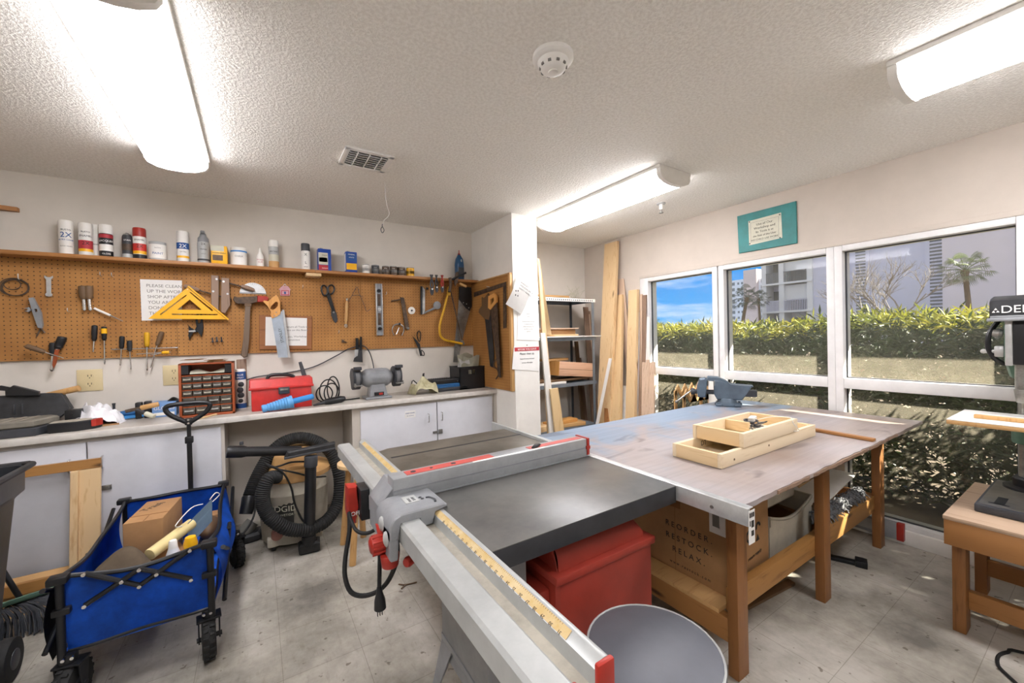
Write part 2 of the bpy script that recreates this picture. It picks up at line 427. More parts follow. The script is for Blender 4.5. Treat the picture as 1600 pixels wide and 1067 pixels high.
def lamp_mat():
    # prismatic wrap lens: throws most of its light downwards, little sideways
    m, nt, b = new_mat('fluorescent_diffuser')
    b.inputs['Base Color'].default_value = rgb('#f4f2ee'); b.inputs['Emission Color'].default_value = rgb('#fdfbff')
    ge = N(nt, 'ShaderNodeNewGeometry'); sp = N(nt, 'ShaderNodeSeparateXYZ'); nt.links.new(ge.outputs['True Normal'], sp.inputs[0])
    mr = N(nt, 'ShaderNodeMapRange'); mr.inputs['From Min'].default_value = 0; mr.inputs['From Max'].default_value = -1
    mr.inputs['To Min'].default_value = 3.9; mr.inputs['To Max'].default_value = 10.5
    nt.links.new(sp.outputs[2], mr.inputs['Value']); nt.links.new(mr.outputs[0], b.inputs['Emission Strength'])
    return m
M['lamp'] = lamp_mat()

# ------------------------------------------------------------------ the setting
XW, YB, H = 3.43, 3.65, 2.44
struct(G().bx(-2.3, 3.5, -2.3, 3.7, -.05, 0).out('floor', M['floor']))
struct(G().bx(-2.3, 3.62, -2.3, 3.8, H, H+.06).out('ceiling', M['ceiling']))
struct(G().bx(-2.3, 3.6, YB, YB+.12, 0, H).out('wall_back', M['wall']))
struct(G().bx(-2.42, -2.3, -2.3, 3.77, 0, H).out('wall_left', M['wall']))
struct(G().bx(-2.42, 3.6, -2.42, -2.3, 0, H).out('wall_front', M['wall']))
struct(G().bx(1.875, 2.138, 2.886, YB, 0, H).out('wall_pier', [M['pillar']]))
# window wall: header above the glazing, solid piece in the far corner and beyond the frame
g = G()
g.bx(XW, XW+.15, -2.3, 3.77, 1.952, H)
g.bx(XW, XW+.15, 2.815, 3.77, 0, 1.952)
g.bx(XW, XW+.15, -2.3, -1.6, 0, 1.952)
struct(g.out('wall_right', M['wall2']))
# glazing bays: (y far, y near); rails at the same heights in each
FX0, FX1 = XW+.0, XW+.14
GX = XW+.060
bays = [(2.712, 2.022), (1.918, 1.176), (1.084, .333), (.241, -.51), (-.60, -1.35)]
for i, (a, b) in enumerate(bays):
    f = G()
    yo = 2.815 if i == 0 else a+.046
    yn = b-.046
    f.bx(FX0, FX1, yn, b, .10, 1.952, .004); f.bx(FX0, FX1, a, yo, .10, 1.952, .004)
    f.bx(FX0, FX1, b, a, 1.912, 1.952, .004)
    f.bx(FX0, FX1, b, a, .958, 1.030, .004)
    f.bx(FX0, FX1, b, a, .088, .118, .004)
    f.mi = 1
    for za, zb in ((1.030, 1.912), (.118, .958)):     # dark gasket round each pane
        for q in ((a-.007, a, za, zb), (b, b+.007, za, zb), (b, a, za, za+.006), (b, a, zb-.006, zb)):
            f.bx(GX-.008, GX+.008, *q)
    w = struct(f.out('window_%d' % (i+1), [M['frame'], M['darkgrey']]))
    for za, zb in ((1.030, 1.912), (.118, .958)):
        p = G().bx(GX-.002, GX+.002, b, a, za, zb).out('pane', M['glass'], w)
struct(G().bx(XW-.02, XW+.12, -2.3, 2.815, 0, .089, .003).out('baseboard_right', M['white']))
struct(G().bx(-2.3, -2.288, -2.3, 3.65, 0, .1).out('baseboard_left', M['white']))
struct(G().bx(XW-.004, XW+.004, -1.6, 2.815, 1.952, 1.985, .002).out('trim_1', M['wall2']))

# ------------------------------------------------------------------ ceiling fixtures
def light_fixture(x0, x1, y0, y1, label):
    r = thing('ceiling_light', label, 'light', ((x0+x1)/2, (y0+y1)/2, H), 'fluorescent ceiling lights')
    w = (x1-x0)/2; xc = (x0+x1)/2
    G().bx(x0-.012, x1+.012, y0, y1, H-.022, H, .003).out('housing', M['white'], r)
    # wrap-round diffuser: shallow curved trough
    prof = [(-w, 0), (-w, -.03), (-w*.9, -.052), (-w*.6, -.070), (-w*.25, -.078), (w*.25, -.078), (w*.6, -.070), (w*.9, -.052), (w, -.03), (w, 0)]
    G().prism([(xc+a, y0+.03, H-.022+z) for a, z in prof], (0, y1-y0-.06, 0)).out('diffuser', M['lamp'], r)
    for ya, yb in ((y0, y0+.03), (y1-.03, y1)):
        G().prism([(xc+a*1.03, ya, H-.022+z*1.05) for a, z in prof], (0, yb-ya, 0)).out('end_cap', M['white'], r)
    return r
light_fixture(-.485, -.215, 1.53, 2.90, 'wide white fluorescent ceiling light nearest the pegboard, left side of the ceiling')
light_fixture(2.17, 2.475, 1.60, 2.92, 'slim white fluorescent ceiling light by the pillar with a visible end cap')
light_fixture(2.17, 2.475, -.78, .53, 'fluorescent ceiling light over the drill press, running out of the frame')
light_fixture(-.485, -.215, -.78, .53, 'fluorescent ceiling light behind the photographer')

v = thing('ceiling_vent', 'white louvered air vent set in the textured ceiling', 'vent', (.57, 2.44, H))
g = G(); x0, x1, y0, y1 = .435, .705, 2.315, 2.570
for q in ((x0, x1, y0, y0+.03), (x0, x1, y1-.03, y1), (x0, x0+.03, y0, y1), (x1-.03, x1, y0, y1)): g.bx(*q, H-.012, H, .003)
g.out('frame', M['white'], v)
G().bx(x0+.03, x1-.03, y0+.03, y1-.03, H-.004, H).out('backing', M['darkgrey'], v)
for k in range(7):
    yy = y0+.045+k*.028
    G().bx(x0+.03, x1-.03, yy-.011, yy+.011, H-.013, H-.011, R=Rx(.7)).out('louver', M['white'], v)
for k in range(3):
    G().bx(x0+.07+k*.065, x0+.074+k*.065, y0+.03, y1-.03, H-.018, H-.006).out('vane', M['white'], v)

s = thing('smoke_detector', 'round white smoke detector on the middle of the ceiling', 'smoke detector', (.982, 1.194, H))
G().lathe([(.078, H), (.078, H-.014), (.072, H-.02), (.06, H-.024)], (.982, 1.194, 0), n=36).out('base_ring', M['white'], s)
G().lathe([(.06, H-.022), (.058, H-.032), (.045, H-.052), (.03, H-.058), (.001, H-.058)], (.982, 1.194, 0), n=36).out('dome', M['white'], s)
G().cyl((.982, 1.194, H-.058), (.982, 1.194, H-.064), .02, n=24, bev=.002).out('test_button', M['white'], s)
g = G()
for k in range(10):
    a = 2*PI*k/10; g.bx(.982+.050*math.cos(a)-.006, .982+.050*math.cos(a)+.006, 1.194+.050*math.sin(a)-.003, 1.194+.050*math.sin(a)+.003, H-.048, H-.040, rz=a+PI/2)
g.out('slots', M['inkgrey'], s)

s = thing('sprinkler_head', 'small white fire sprinkler hanging from the ceiling near the window wall', 'sprinkler', (2.83, 2.09, H))
G().lathe([(.036, H), (.034, H-.006), (.022, H-.010)], (2.83, 2.09, 0)).out('escutcheon', M['lgrey'], s)
G().cyl((2.83, 2.09, H-.008), (2.83, 2.09, H-.05), .016).out('pipe', M['white'], s)
G().cyl((2.83, 2.09, H-.05), (2.83, 2.09, H-.075), .006).cyl((2.83, 2.09, H-.075), (2.83, 2.09, H-.079), .018).out('deflector', M['steel'], s)

hx, hy, hz = (0.758, 2.74, 2.44)
g = G().tube([(hx, hy, H), (hx+.004, hy+.003, H-.1), (hx+.012, hy, H-.16), (hx+.03, hy+.012, H-.20), (hx+.012, hy+.0, H-.235), (hx-.008, hy, H-.255), (hx-.022, hy, H-.29)], .0016, n=5)
o = thing('pull_string', 'thin white string with a metal hook hanging from the vent', 'string', (hx, hy, H))
g.out('string', M['paper'], o)
G().tube([(hx-.022, hy, H-.285), (hx-.024, hy, H-.30), (hx-.012, hy, H-.325), (hx-.024, hy, H-.345), (hx-.034, hy, H-.325), (hx-.026, hy, H-.305)], .0025, n=6).out('hook', M['darkgrey'], o)

# ------------------------------------------------------------------ plaque on the window wall
p = thing('sign_board', 'teal wooden board with a laminated notice, high on the window wall', 'sign', (XW, 1.565, 2.025))
G().prism([(XW, 1.785, 2.338), (XW, 1.352, 2.336), (XW, 1.350, 2.022), (XW, 1.776, 2.026)], (-.014, 0, 0), .002).out('board', M['teal'], p)
nl, nr, nt_, nb = 1.695, 1.452, 2.272, 2.075
n = G().prism([(XW-.0145, nl, nt_), (XW-.0145, nr, nt_+.006), (XW-.0145, nr-.006, nb+.008), (XW-.0145, nl-.004, nb)], (-.001, 0, 0)).out('notice', M['papery'], p)
g = G(); ym = (nl+nr)/2
for k, (t, sz) in enumerate((('Use of Our', .026), ('Workshop and', .026), ('Its Tools is at', .024), ('the Risk of the User', .021), ('NO CHILD USE WORK', .020))):
    g.text(t, (XW-.016, ym, nt_-.05-k*.030), (0, -1, 0), (0, 0, 1), sz, 'CENTER')
g.out('lettering', M['ink'], n)
g = G()
for q in ((nl-.018, nr+.018, nb+.018, nb+.0195), (nl-.018, nr+.018, nt_-.0195, nt_-.018)): g.bx(XW-.0162, XW-.0155, q[1], q[0], q[2], q[3])
for yy in (nl-.018, nr+.018): g.bx(XW-.0162, XW-.0155, yy-.0007, yy+.0007, nb+.018, nt_-.018)
g.out('border_line', M['inkgrey'], n)
for yy in (nl-.01, nr+.01):
    for zz in (nb+.012, nt_-.008): G().cyl((XW-.0155, yy, zz), (XW-.019, yy, zz), .005, n=10).out('tack', M['darkgrey'], p)

# ------------------------------------------------------------------ papers on the pier
PY = 2.886
pl = (1.947, 2.886, 1.941); pr = (2.081, 2.886, 1.819)
q = [(1.909, 2.88, 1.904), (2.084, 2.88, 1.807), (1.946, 2.87, 1.565), (1.769, 2.845, 1.648)]
def quad(qs, u, v):
    a, b, c, d = [Vector(k) for k in qs]
    return (a*(1-u)+b*u)*(1-v)+(d*(1-u)+c*u)*v
o = thing('paper_notice', 'tilted white safety sheet curling off the top of the pillar', 'notice', (1.99, PY, 1.55))
s_ = G().sheet(lambda u, v: quad(q, u, v)+Vector((0, -.03*math.sin(PI*v)*(1-u), 0)), 8, 8).solidify(.0006).out('sheet', M['paper'], o)
ux = (Vector(q[1])-Vector(q[0])).normalized(); uy = (Vector(q[0])-Vector(q[3])).normalized()
g = G()
for k, t in enumerate(('SAWDUST', 'WOODWORKERS', 'SAFETY MANUAL')):
    g.text(t, quad(q, .28, .14+.11*k)+Vector((0, -.012-.006*k, 0)), ux, uy, .020)
for u_, v_ in ((.16, .5), (.26, .46), (.22, .62), (.34, .6)): g.ball(quad(q, u_, v_)+Vector((0, -.034, 0)), (.005, .002, .008), 6)
g.out('lettering', M['ink'], o)
q2 = [(1.915, 2.883, 1.588), (2.138, 2.883, 1.643), (2.144, 2.883, 1.332), (1.902, 2.883, 1.343)]
o = thing('paper_notice', 'faded typed sheet in the middle of the pillar', 'notice', (2.0, PY, 1.35))
G().prism(q2, (0, -.0006, 0)).out('sheet', M['paper'], o)
g = G(); cx_ = (q2[0][0]+q2[1][0])/2
for k, t in enumerate(('NOTICE', 'RULES', '', 'No person may use this shop', 'or equipment without', 'written authorization from', 'the office at any time', 'thank you')):
    if t: g.text(t, (cx_, 2.8815, q2[0][2]-.022-k*.022), (1, 0, 0), (0, 0, 1), .011, 'CENTER', .0002)
g.out('lettering', M['inkgrey'], o)
q3 = [(1.867, 2.883, 1.289), (2.142, 2.883, 1.269), (2.136, 2.883, 1.055), (1.842, 2.883, 1.091)]
o = thing('paper_notice', 'white sheet with a red BEFORE YOU LEAVE header on the pillar', 'notice', (2.0, PY, 1.18))
G().prism(q3, (0, -.0006, 0)).out('sheet', M['paper'], o)
w3 = q3[1][0]-q3[0][0]; cx_ = (q3[0][0]+q3[1][0])/2; zt = q3[0][2]
b = G().bx(q3[0][0]+.006, q3[1][0]-.004, 2.8812, 2.8824, zt-.045, zt-.012).out('red_header', M['inkred'], o)
G().text('BEFORE YOU LEAVE', (cx_, 2.8808, zt-.037), (1, 0, 0), (0, 0, 1), .0225, 'CENTER').out('lettering', M['inkwhite'], b)
g = G().text('Please clean up.', (cx_, 2.8815, zt-.077), (1, 0, 0), (0, 0, 1), .025, 'CENTER')
g.text('Return all tools to the board', (cx_, 2.8815, zt-.118), (1, 0, 0), (0, 0, 1), .013, 'CENTER')
g.text('and turn off the lights.', (cx_, 2.8815, zt-.152), (1, 0, 0), (0, 0, 1), .013, 'CENTER').out('lettering', M['ink'], o)
G().cyl((cx_, PY-.001, zt+.006), (cx_, PY-.008, zt+.006), .004, n=8).out('tack', M['darkgrey'], o)

# ------------------------------------------------------------------ pegboard wall
PB = YB-.018                       # face of the pegboard
for x0, x1, l in ((-1.75, -.472, 'left pegboard panel with the screwdrivers and the clean up sign'), (-.470, .772, 'middle pegboard panel with the hammer, backsaw and framed notice'), (.774, 1.872, 'right pegboard panel with the level and yellow bow saw')):
    tag(G().bx(x0, x1, PB, YB, 1.292, 1.935).out('pegboard', M['peg']), l, 'pegboard', 'pegboard panels')
sp = thing('pegboard', 'pegboard panel with pale edge strips on the side of the pillar', 'pegboard', (1.86, 3.27, .90), 'pegboard panels')
SX = 1.857
G().bx(SX, 1.875, 2.925, 3.632, .897, 1.915).out('panel', M['peg'], sp)
G().bx(SX-.010, 1.875, 2.893, 2.925, .897, 1.915, .003).out('edge_strip', M['tan_z'], sp)
G().bx(SX-.012, 1.875, 2.893, 3.50, 1.915, 1.928, .003).out('edge_strip', M['ply_x'], sp)

SHZ = 1.942     # shelf top
for x0, x1, l in ((-1.75, .405, 'long brown wooden shelf board carrying the spray cans'), (.408, 1.935, 'brown wooden shelf board carrying the blue tins and small stain cans')):
    tag(G().bx(x0, min(x1, 1.874), 3.51, YB, SHZ-.024, SHZ, .002).out('shelf_board', M['shelf_x']), l, 'shelf')
o = tag(G().bx(.34, .45, 3.52, YB-.02, SHZ-.05, SHZ-.025, .003).out('shelf_cleat', M['pine_y']), 'small pale wooden cleat under the joint of the long shelf', 'bracket')
o = tag(G().prism([(-1.75, YB, 2.195), (-1.75, YB-.16, 2.195), (-1.195, YB-.03, 2.195), (-1.195, YB, 2.195)], (0, 0, .024)).out('shelf_board', M['shelf_x']), 'short brown shelf board above the can shelf at the far left', 'shelf')
o = tag(G().bx(-1.315, -1.285, YB-.02, YB, 1.97, 2.16).out('shelf_standard', M['darkgrey']), 'slotted dark shelf standard on the wall at the far left', 'shelf standard')

# ---- cans on the shelf
def can_prof(r, h, cap=0, neck=.86):
    c = h-cap
    return [(r*.94, 0), (r, .006), (r, c-.012), (r*neck, c)]
def spray(x, y, zt, r, label, body, capm, bands=(), txt=(), capfrac=.25, capr=1.0, name='spray_can', trigger=False):
    z0 = SHZ; h = zt-z0; c = h*(1-capfrac)
    t = thing(name, label, 'spray can', (x, y, z0), 'spray cans on the shelf')
    bd = G().lathe([(a, z0+b) for a, b in can_prof(r, c)], (x, y, 0)).out('can', body, t)
    if capm:
        if trigger:
            k = G().lathe([(r*.93, z0+c-.004), (r*.9, z0+c+h*.1), (r*.6, z0+c+h*.17), (r*.5, zt-.02)], (x, y, 0))
            k.prism([(x-.012, y-.035, zt-.004), (x-.012, y+.03, zt-.012), (x-.012, y+.022, zt-.04), (x-.012, y-.012, zt-.028), (x-.012, y-.042, zt-.02)], (.024, 0, 0), .003)
            k.out('trigger_cap', capm, t)
        else:
            G().lathe([(r*capr, z0+c-.006), (r*capr, zt-.008), (r*capr*.92, zt)], (x, y, 0)).out('cap', capm, t)
    else:
        G().lathe([(r*.8, z0+c), (r*.7, z0+c+.008), (r*.35, z0+c+.012), (r*.3, zt)], (x, y, 0)).out('valve', M['steel'], t)
    lb = None
    for a, b, m in bands:
        o_ = G().lathe([(r+.0006, z0+c*a), (r+.0006, z0+c*b)], (x, y, 0), caps=False).out('label_band', m, t)
    d = Vector((-x, -y, 0)).normalized(); xa = Vector((-d.y, d.x, 0))
    g_ = None
    for s_, f, sz, m in txt:
        g_ = G().text(s_, Vector((x, y, z0+c*f))+d*(r+.0012), xa, (0, 0, 1), sz, 'CENTER', .0004)
        # wrap the letters round the can
        ctr = Vector((x, y, 0))
        for vv in g_.bm.verts:
            w = vv.co-ctr; s1 = w.dot(xa); ang = s1/(r+.001); dep = w.dot(d)
            p_ = ctr+d*math.cos(ang)*dep+xa*math.sin(ang)*dep
            vv.co = Vector((p_.x, p_.y, vv.co.z))
        g_.out('lettering', m, t)
    return t
W_, BK, RD = M['inkwhite'], M['black'], M['inkred']
spray(*(-0.983, 3.575, 2.155, 0.033), 'white spray can with blue 2X lettering, leftmost on the shelf', M['white'], M['white'], txt=(('2X', .66, .045, M['inkblue']), ('ULTRA COVER', .54, .011, M['inkblue']), ('GLOSS WHITE', .30, .009, M['inkgrey']), ('RUSTO', .92, .014, M['ink'])))
spray(*(-0.897, 3.575, 2.15, 0.032), 'white capped spray can with a red and gold ENAMEL label', M['white'], M['white'], bands=((.28, .62, M['inkred']), (.17, .28, M['yellow'])), txt=(('RUSTO', .93, .013, M['ink']), ('ENAMEL', .76, .017, M['ink']), ('2X', .44, .03, M['ink'])))
spray(*(-0.858, 3.62, 2.155, 0.025), 'plain white spray can half hidden behind the black lacquer can', M['white'], M['white'], txt=(('PAINT', .5, .013, M['ink']),))
spray(*(-0.804, 3.575, 2.151, 0.033), 'black LACQUER spray can with a white cap', M['black'], M['white'], bands=((.78, .93, M['inkred']), (.25, .52, M['white'])), txt=(('LACQUER', .62, .017, W_), ('GLOSS', .10, .014, W_)))
spray(*(-0.703, 3.575, 2.113, 0.026), 'small dark spray can without a cap beside the red capped can', M['darkgrey'], None, bands=((.35, .62, M['rust']), (.05, .2, M['lgrey'])), txt=(('STAIN', .75, .013, W_),), capfrac=.1)
spray(*(-0.643, 3.575, 2.151, 0.034), 'red capped spray can with a red and gold label', M['white'], M['red'], bands=((.35, .66, M['tomato']), (.22, .35, M['yellow']), (0.03, .2, M['black'])), txt=(('ENAMEL', .78, .015, M['ink']), ('2X', .48, .03, M['ink'])))
spray(*(-0.419, 3.575, 2.157, 0.034), 'white spray can with a blue 2X label and yellow band', M['white'], M['white'], bands=((.58, .86, M['inkblue']), (.18, .28, M['yellow'])), txt=(('2X', .63, .036, W_), ('SATIN', .42, .013, M['inkgrey'])), capfrac=.28)
spray(*(-0.305, 3.575, 2.175, 0.035), 'grey spray can with a curved trigger top', M['lgrey'], M['grey'], bands=((.12, .2, M['darkgrey']),), txt=(('2X', .82, .022, M['ink']), ('PRIMER', .6, .012, M['ink']), ('GRAY', .4, .011, M['inkgrey'])), capfrac=.33, trigger=True)
spray(*(0.126, 3.575, 2.155, 0.034), 'white capped spray can with a green and tan VINTAGE label', M['papery'], M['white'], bands=((.6, .95, M['lgrey']), (.0, .3, M['tan_z'])), txt=(('VINTAGE', .7, .014, M['ink']),), capfrac=.2)
spray(*(0.346, 3.575, 2.154, 0.032), 'white spray can with a dark grey cap, beside the blue tin', M['white'], M['darkgrey'], txt=(('X', .7, .03, M['ink']), ('L', .3, .03, M['ink']), ('SPRAY', .12, .011, M['ink'])), capfrac=.25)

def tin(x, y, zt, r, label, body, bands=(), txt=(), lid=None, grp='paint tins on the shelf', handle=False):
    z0 = SHZ
    t = thing('paint_tin', label, 'paint can', (x, y, z0), grp)
    G().lathe([(r, z0), (r, z0+.004), (r*.985, z0+.006), (r*.985, zt-.008), (r, zt-.006), (r, zt-.001)], (x, y, 0)).out('can', body, t)
    G().lathe([(r*.9, zt-.004), (r*.86, zt+.001), (r*.6, zt-.001), (.001, zt-.001)], (x, y, 0)).out('lid', lid or M['steel'], t)
    h = zt-z0
    for a, b, m in bands: G().lathe([(r+.0006, z0+h*a), (r+.0006, z0+h*b)], (x, y, 0), caps=False).out('label_band', m, t)
    d = Vector((-x, -y, 0)).normalized(); xa = Vector((-d.y, d.x, 0))
    for s_, f, sz, m in txt: G().text(s_, Vector((x, y, z0+h*f))+d*(r+.0012), xa, (0, 0, 1), sz, 'CENTER', .0003).out('lettering', m, t)
    return t
tin(*(-0.553, 3.575, 2.067, 0.046), 'wide white and silver paint tin with blue print beside the red capped can', M['lgrey'], ((.1, .85, M['white']),), (('PAINT', .3, .02, M['inkblue']), ('SATIN', .62, .012, M['inkgrey'])))
tin(*(-0.097, 3.575, 2.074, 0.051), 'squat white paint tub with a grey lid and teal stripe', M['white'], ((.74, .82, M['lblue']),), (('CHALK', .45, .016, M['inkgrey']),), M['lgrey'])
small = [(572, 413.5, 6.0, 'white', 'small white and brown stain can, leftmost of the little cans'), (586.5, 414.5, 6.3, 'black', 'small dark stain can with a white square, second of the little cans'), (602.5, 416, 6.3, 'brown', 'small brown wood stain can, third of the little cans'), (615, 416.5, 6.0, 'brown', 'small brown wood stain can, fourth of the little cans'), (627, 417.5, 6.0, 'brown', 'small brown wood stain can next to the yellow one'), (641, 418.5, 6.3, 'yellow', 'small yellow stain can at the end of the little cans')]
dims = [(0.811, 3.575, 2.024, 0.03), (0.889, 3.575, 2.025, 0.032), (0.978, 3.575, 2.023, 0.031), (1.049, 3.575, 2.026, 0.032), (1.118, 3.575, 2.025, 0.033), (1.201, 3.575, 2.026, 0.035)]
for dm, sm in zip(dims, small):
    bm_ = {'white': M['white'], 'black': M['darkgrey'], 'brown': M['rust'], 'yellow': M['yellow']}[sm[3]]
    tin(*dm, sm[4], M['steel'], ((.08, .92, bm_), (.3, .6, M['lgrey'] if sm[3] != 'yellow' else M['ink'])), ((('STAIN', .68, .009, M['ink'] if sm[3] in ('white', 'yellow') else W_),)), grp='small stain cans on the shelf')

def boxtin(name, x, y, zt, r, label, cat, body, face, side, cap=True, txt=(), dep=.07):
    z0 = SHZ
    t = thing(name, label, cat, (x, y, z0))
    G().bx(x-r, x+r, y-dep/2, y+dep/2, z0, zt, .004).out('can', body, t)
    h = zt-z0
    for a, b, fx0, fx1, m in face: G().bx(x-r+2*r*fx0, x-r+2*r*fx1, y-dep/2-.0012, y-dep/2+.001, z0+h*a, z0+h*b).out('label_panel', m, t)
    for a, b, m in side: G().bx(x+r-.001, x+r+.0012, y-dep/2+.006, y+dep/2-.006, z0+h*a, z0+h*b).bx(x-r-.0012, x-r+.001, y-dep/2+.006, y+dep/2-.006, z0+h*a, z0+h*b).out('side_panel', m, t)
    if cap: G().cyl((x-r*.4, y, zt-.002), (x-r*.4, y, zt+.010), .012, n=16).out('screw_cap', M['steel'], t)
    for s_, f, sz, m in txt: G().text(s_, (x, y-dep/2-.0018, z0+h*f), (1, 0, 0), (0, 0, 1), sz, 'CENTER', .0003).out('lettering', m, t)
    return t
boxtin('stain_box', *(-0.212, 3.575, 2.071, 0.047), 'yellow and brown boxy tin between the grey spray can and the white tub', 'tin', M['yellow'], ((.7, 1, 0, .8, M['papery']), (.18, .48, .08, .72, M['rust'])), (), cap=False, txt=(('WOOD FINISH', .56, .012, M['ink']),), dep=.10)
boxtin('solvent_tin', *(0.48, 3.575, 2.121, 0.049), 'blue rectangular solvent tin with a green and red label', 'tin', M['tinblue'], ((.28, .82, .04, .75, M['papery']), (.04, .26, .04, .75, M['inkred']), (.4, .6, .08, .7, M['green'])), (), txt=(('PAINT', .68, .014, M['ink']), ('THINNER', .1, .011, W_)))
boxtin('solvent_tin', *(0.686, 3.575, 2.117, 0.045), 'blue rectangular solvent tin with a yellow panel and white side', 'tin', M['tinblue'], ((.14, .44, .05, .95, M['yellow']), (.55, .92, .05, .95, M['inkblue'])), ((.1, .9, M['white']),), txt=(('SPIRITS', .7, .013, W_), ('MINERAL', .84, .013, W_)))

x, y, zt, r = (0.036, 3.575, 2.092, 0.025)
t = thing('glue_bottle', 'small white glue bottle with red lettering and a pointed cap', 'bottle', (x, y, SHZ))
G().lathe([(r*.95, SHZ), (r, SHZ+.006), (r, SHZ+(zt-SHZ)*.55), (r*.5, SHZ+(zt-SHZ)*.72), (r*.42, SHZ+(zt-SHZ)*.76)], (x, y, 0)).out('bottle', M['white'], t)
G().lathe([(r*.45, SHZ+(zt-SHZ)*.75), (r*.36, SHZ+(zt-SHZ)*.86), (r*.16, zt)], (x, y, 0)).out('cap', M['white'], t)
G().text('WOOD', (x, y-r-.001, SHZ+.050), (1, 0, 0), (0, 0, 1), .013, 'CENTER').text('GLUE', (x, y-r-.001, SHZ+.034), (1, 0, 0), (0, 0, 1), .012, 'CENTER').out('lettering', RD, t)
x, y, zt, r = (1.696, 3.575, 2.236, 0.046)
t = thing('oil_bottle', 'dark blue squeeze bottle with a pointed nozzle in the shelf corner', 'bottle', (x, y, SHZ))
h = zt-SHZ
G().lathe([(r*.94, SHZ), (r, SHZ+.006), (r, SHZ+h*.52), (r*.8, SHZ+h*.7), (r*.3, SHZ+h*.84)], (x, y, 0)).out('bottle', plain('navy_bottle', '#174870', .35, wear=.05), t)
G().lathe([(r*.32, SHZ+h*.84), (r*.26, SHZ+h*.88), (r*.1, SHZ+h*.9), (r*.08, zt)], (x, y, 0)).out('nozzle', M['red'], t)
G().bx(x-r*.6, x+r*.6, y-r-.001, y-r*.75, SHZ+h*.08, SHZ+h*.4, .002).out('label_panel', M['darkgrey'], t)
G().ball((x+.004, y-r*.86, SHZ+h*.62), (.008, .004, .018), 10).out('grip_mark', M['lgrey'], t)

# ------------------------------------------------------------------ things hung on the pegboard
def flat3(pts, y=None): return [(a, PB-.012 if y is None else y, b) for a, b in pts]
def hook(px, label):
    x, z = px
    t = tag(G().tube([(x, PB, z), (x, PB-.02, z), (x, PB-.034, z+.004), (x, PB-.036, z+.022)], .0022, n=6, sub=3).out('pegboard_hook', M['alu']), label, 'hook', 'empty pegboard hooks')
hook((-0.994, 1.593), 'empty peg hook below the brown handled nut drivers')
hook((-0.843, 1.829), 'empty peg hook, left one of the pair under the black lacquer can')
hook((-0.789, 1.828), 'empty peg hook, right one of the pair under the black lacquer can')
hook((0.322, 1.804), 'empty peg hook right of the small house shaped tag')
hook((0.582, 1.438), 'empty peg hook below the wooden handled spokeshave')
hook((0.986, 1.778), 'empty peg hook right of the level')

c = (-1.214, 1.736)
t = thing('wire_coil', 'loose coil of dull wire on a hook at the far left of the pegboard', 'wire', (c[0], PB, c[1]-.09))
for k, (rr_, dx, dz) in enumerate(((.056, 0, 0), (.053, .003, -.003), (.058, -.003, .002), (.034, -.008, .016))):
    G().tube([(c[0]+dx+rr_*math.cos(a*PI/8), PB-.012-.003*k, c[1]+dz+rr_*.9*math.sin(a*PI/8)) for a in range(16)], .0028, n=6, closed=True, sub=2).out('loop', M['rust'], t)
G().tube([(c[0]+.02, PB, c[1]+.05), (c[0]+.02, PB-.03, c[1]+.05), (c[0]+.02, PB-.034, c[1]+.08)], .0024, n=6).out('hook', M['alu'], t)

def wrench(a, b, w, label, m):
    (x0, z0), (x1, z1) = a, b
    d = Vector((x1-x0, 0, z1-z0)); L = d.length; d.normalize(); n = Vector((d.z, 0, -d.x))
    P0 = Vector((x0, PB-.010, z0))
    t = tag(G().prism([P0+d*p*L+n*q*w for p, q in ((.02, .9), (.12, .95), (.2, .45), (.84, .4), (.9, .8), (1.0, .6), (1.02, 0), (1.0, -.6), (.9, -.8), (.84, -.4), (.2, -.45), (.12, -.95), (.02, -.9), (.10, -.35), (.10, .35))], (0, -.007, 0), .001).cyl(P0+d*.93*L+Vector((0, -.0072, 0)), P0+d*.93*L+Vector((0, -.009, 0)), w*.45).out('wrench', m), label, 'wrench')
wrench((-1.075, 1.818), (-1.077, 1.687), .020, 'short steel combination wrench hanging on the left pegboard', M['alu'])
# tubing bender: slotted grey body with a side horn
o = thing('bar_clamp_jaw', 'old grey iron clamp body hanging tilted on the left pegboard', 'clamp', ((-1.124, 1.56)[0], PB, (-1.127, 1.462)[1]))
G().ring(flat3([(-1.156, 1.672), (-1.137, 1.677), (-1.108, 1.587), (-1.102, 1.509), (-1.107, 1.489), (-1.123, 1.493), (-1.144, 1.595)]), [flat3([(-1.134, 1.607), (-1.123, 1.607), (-1.121, 1.591), (-1.131, 1.587)])], (0, -.02, 0)).out('body', M['grey'], o)
G().prism(flat3([(-1.178, 1.61), (-1.157, 1.618), (-1.149, 1.602), (-1.16, 1.587), (-1.176, 1.594), (-1.163, 1.598), (-1.162, 1.606)]), (0, -.014, 0), .001).out('jaw', M['grey'], o)
G().tube([flat3([(-1.118, 1.493)])[0], flat3([(-1.1, 1.461)])[0]], .005).tube([flat3([(-1.115, 1.493)])[0], flat3([(-1.135, 1.438)])[0]], .004).out('prong', M['rust'], o)

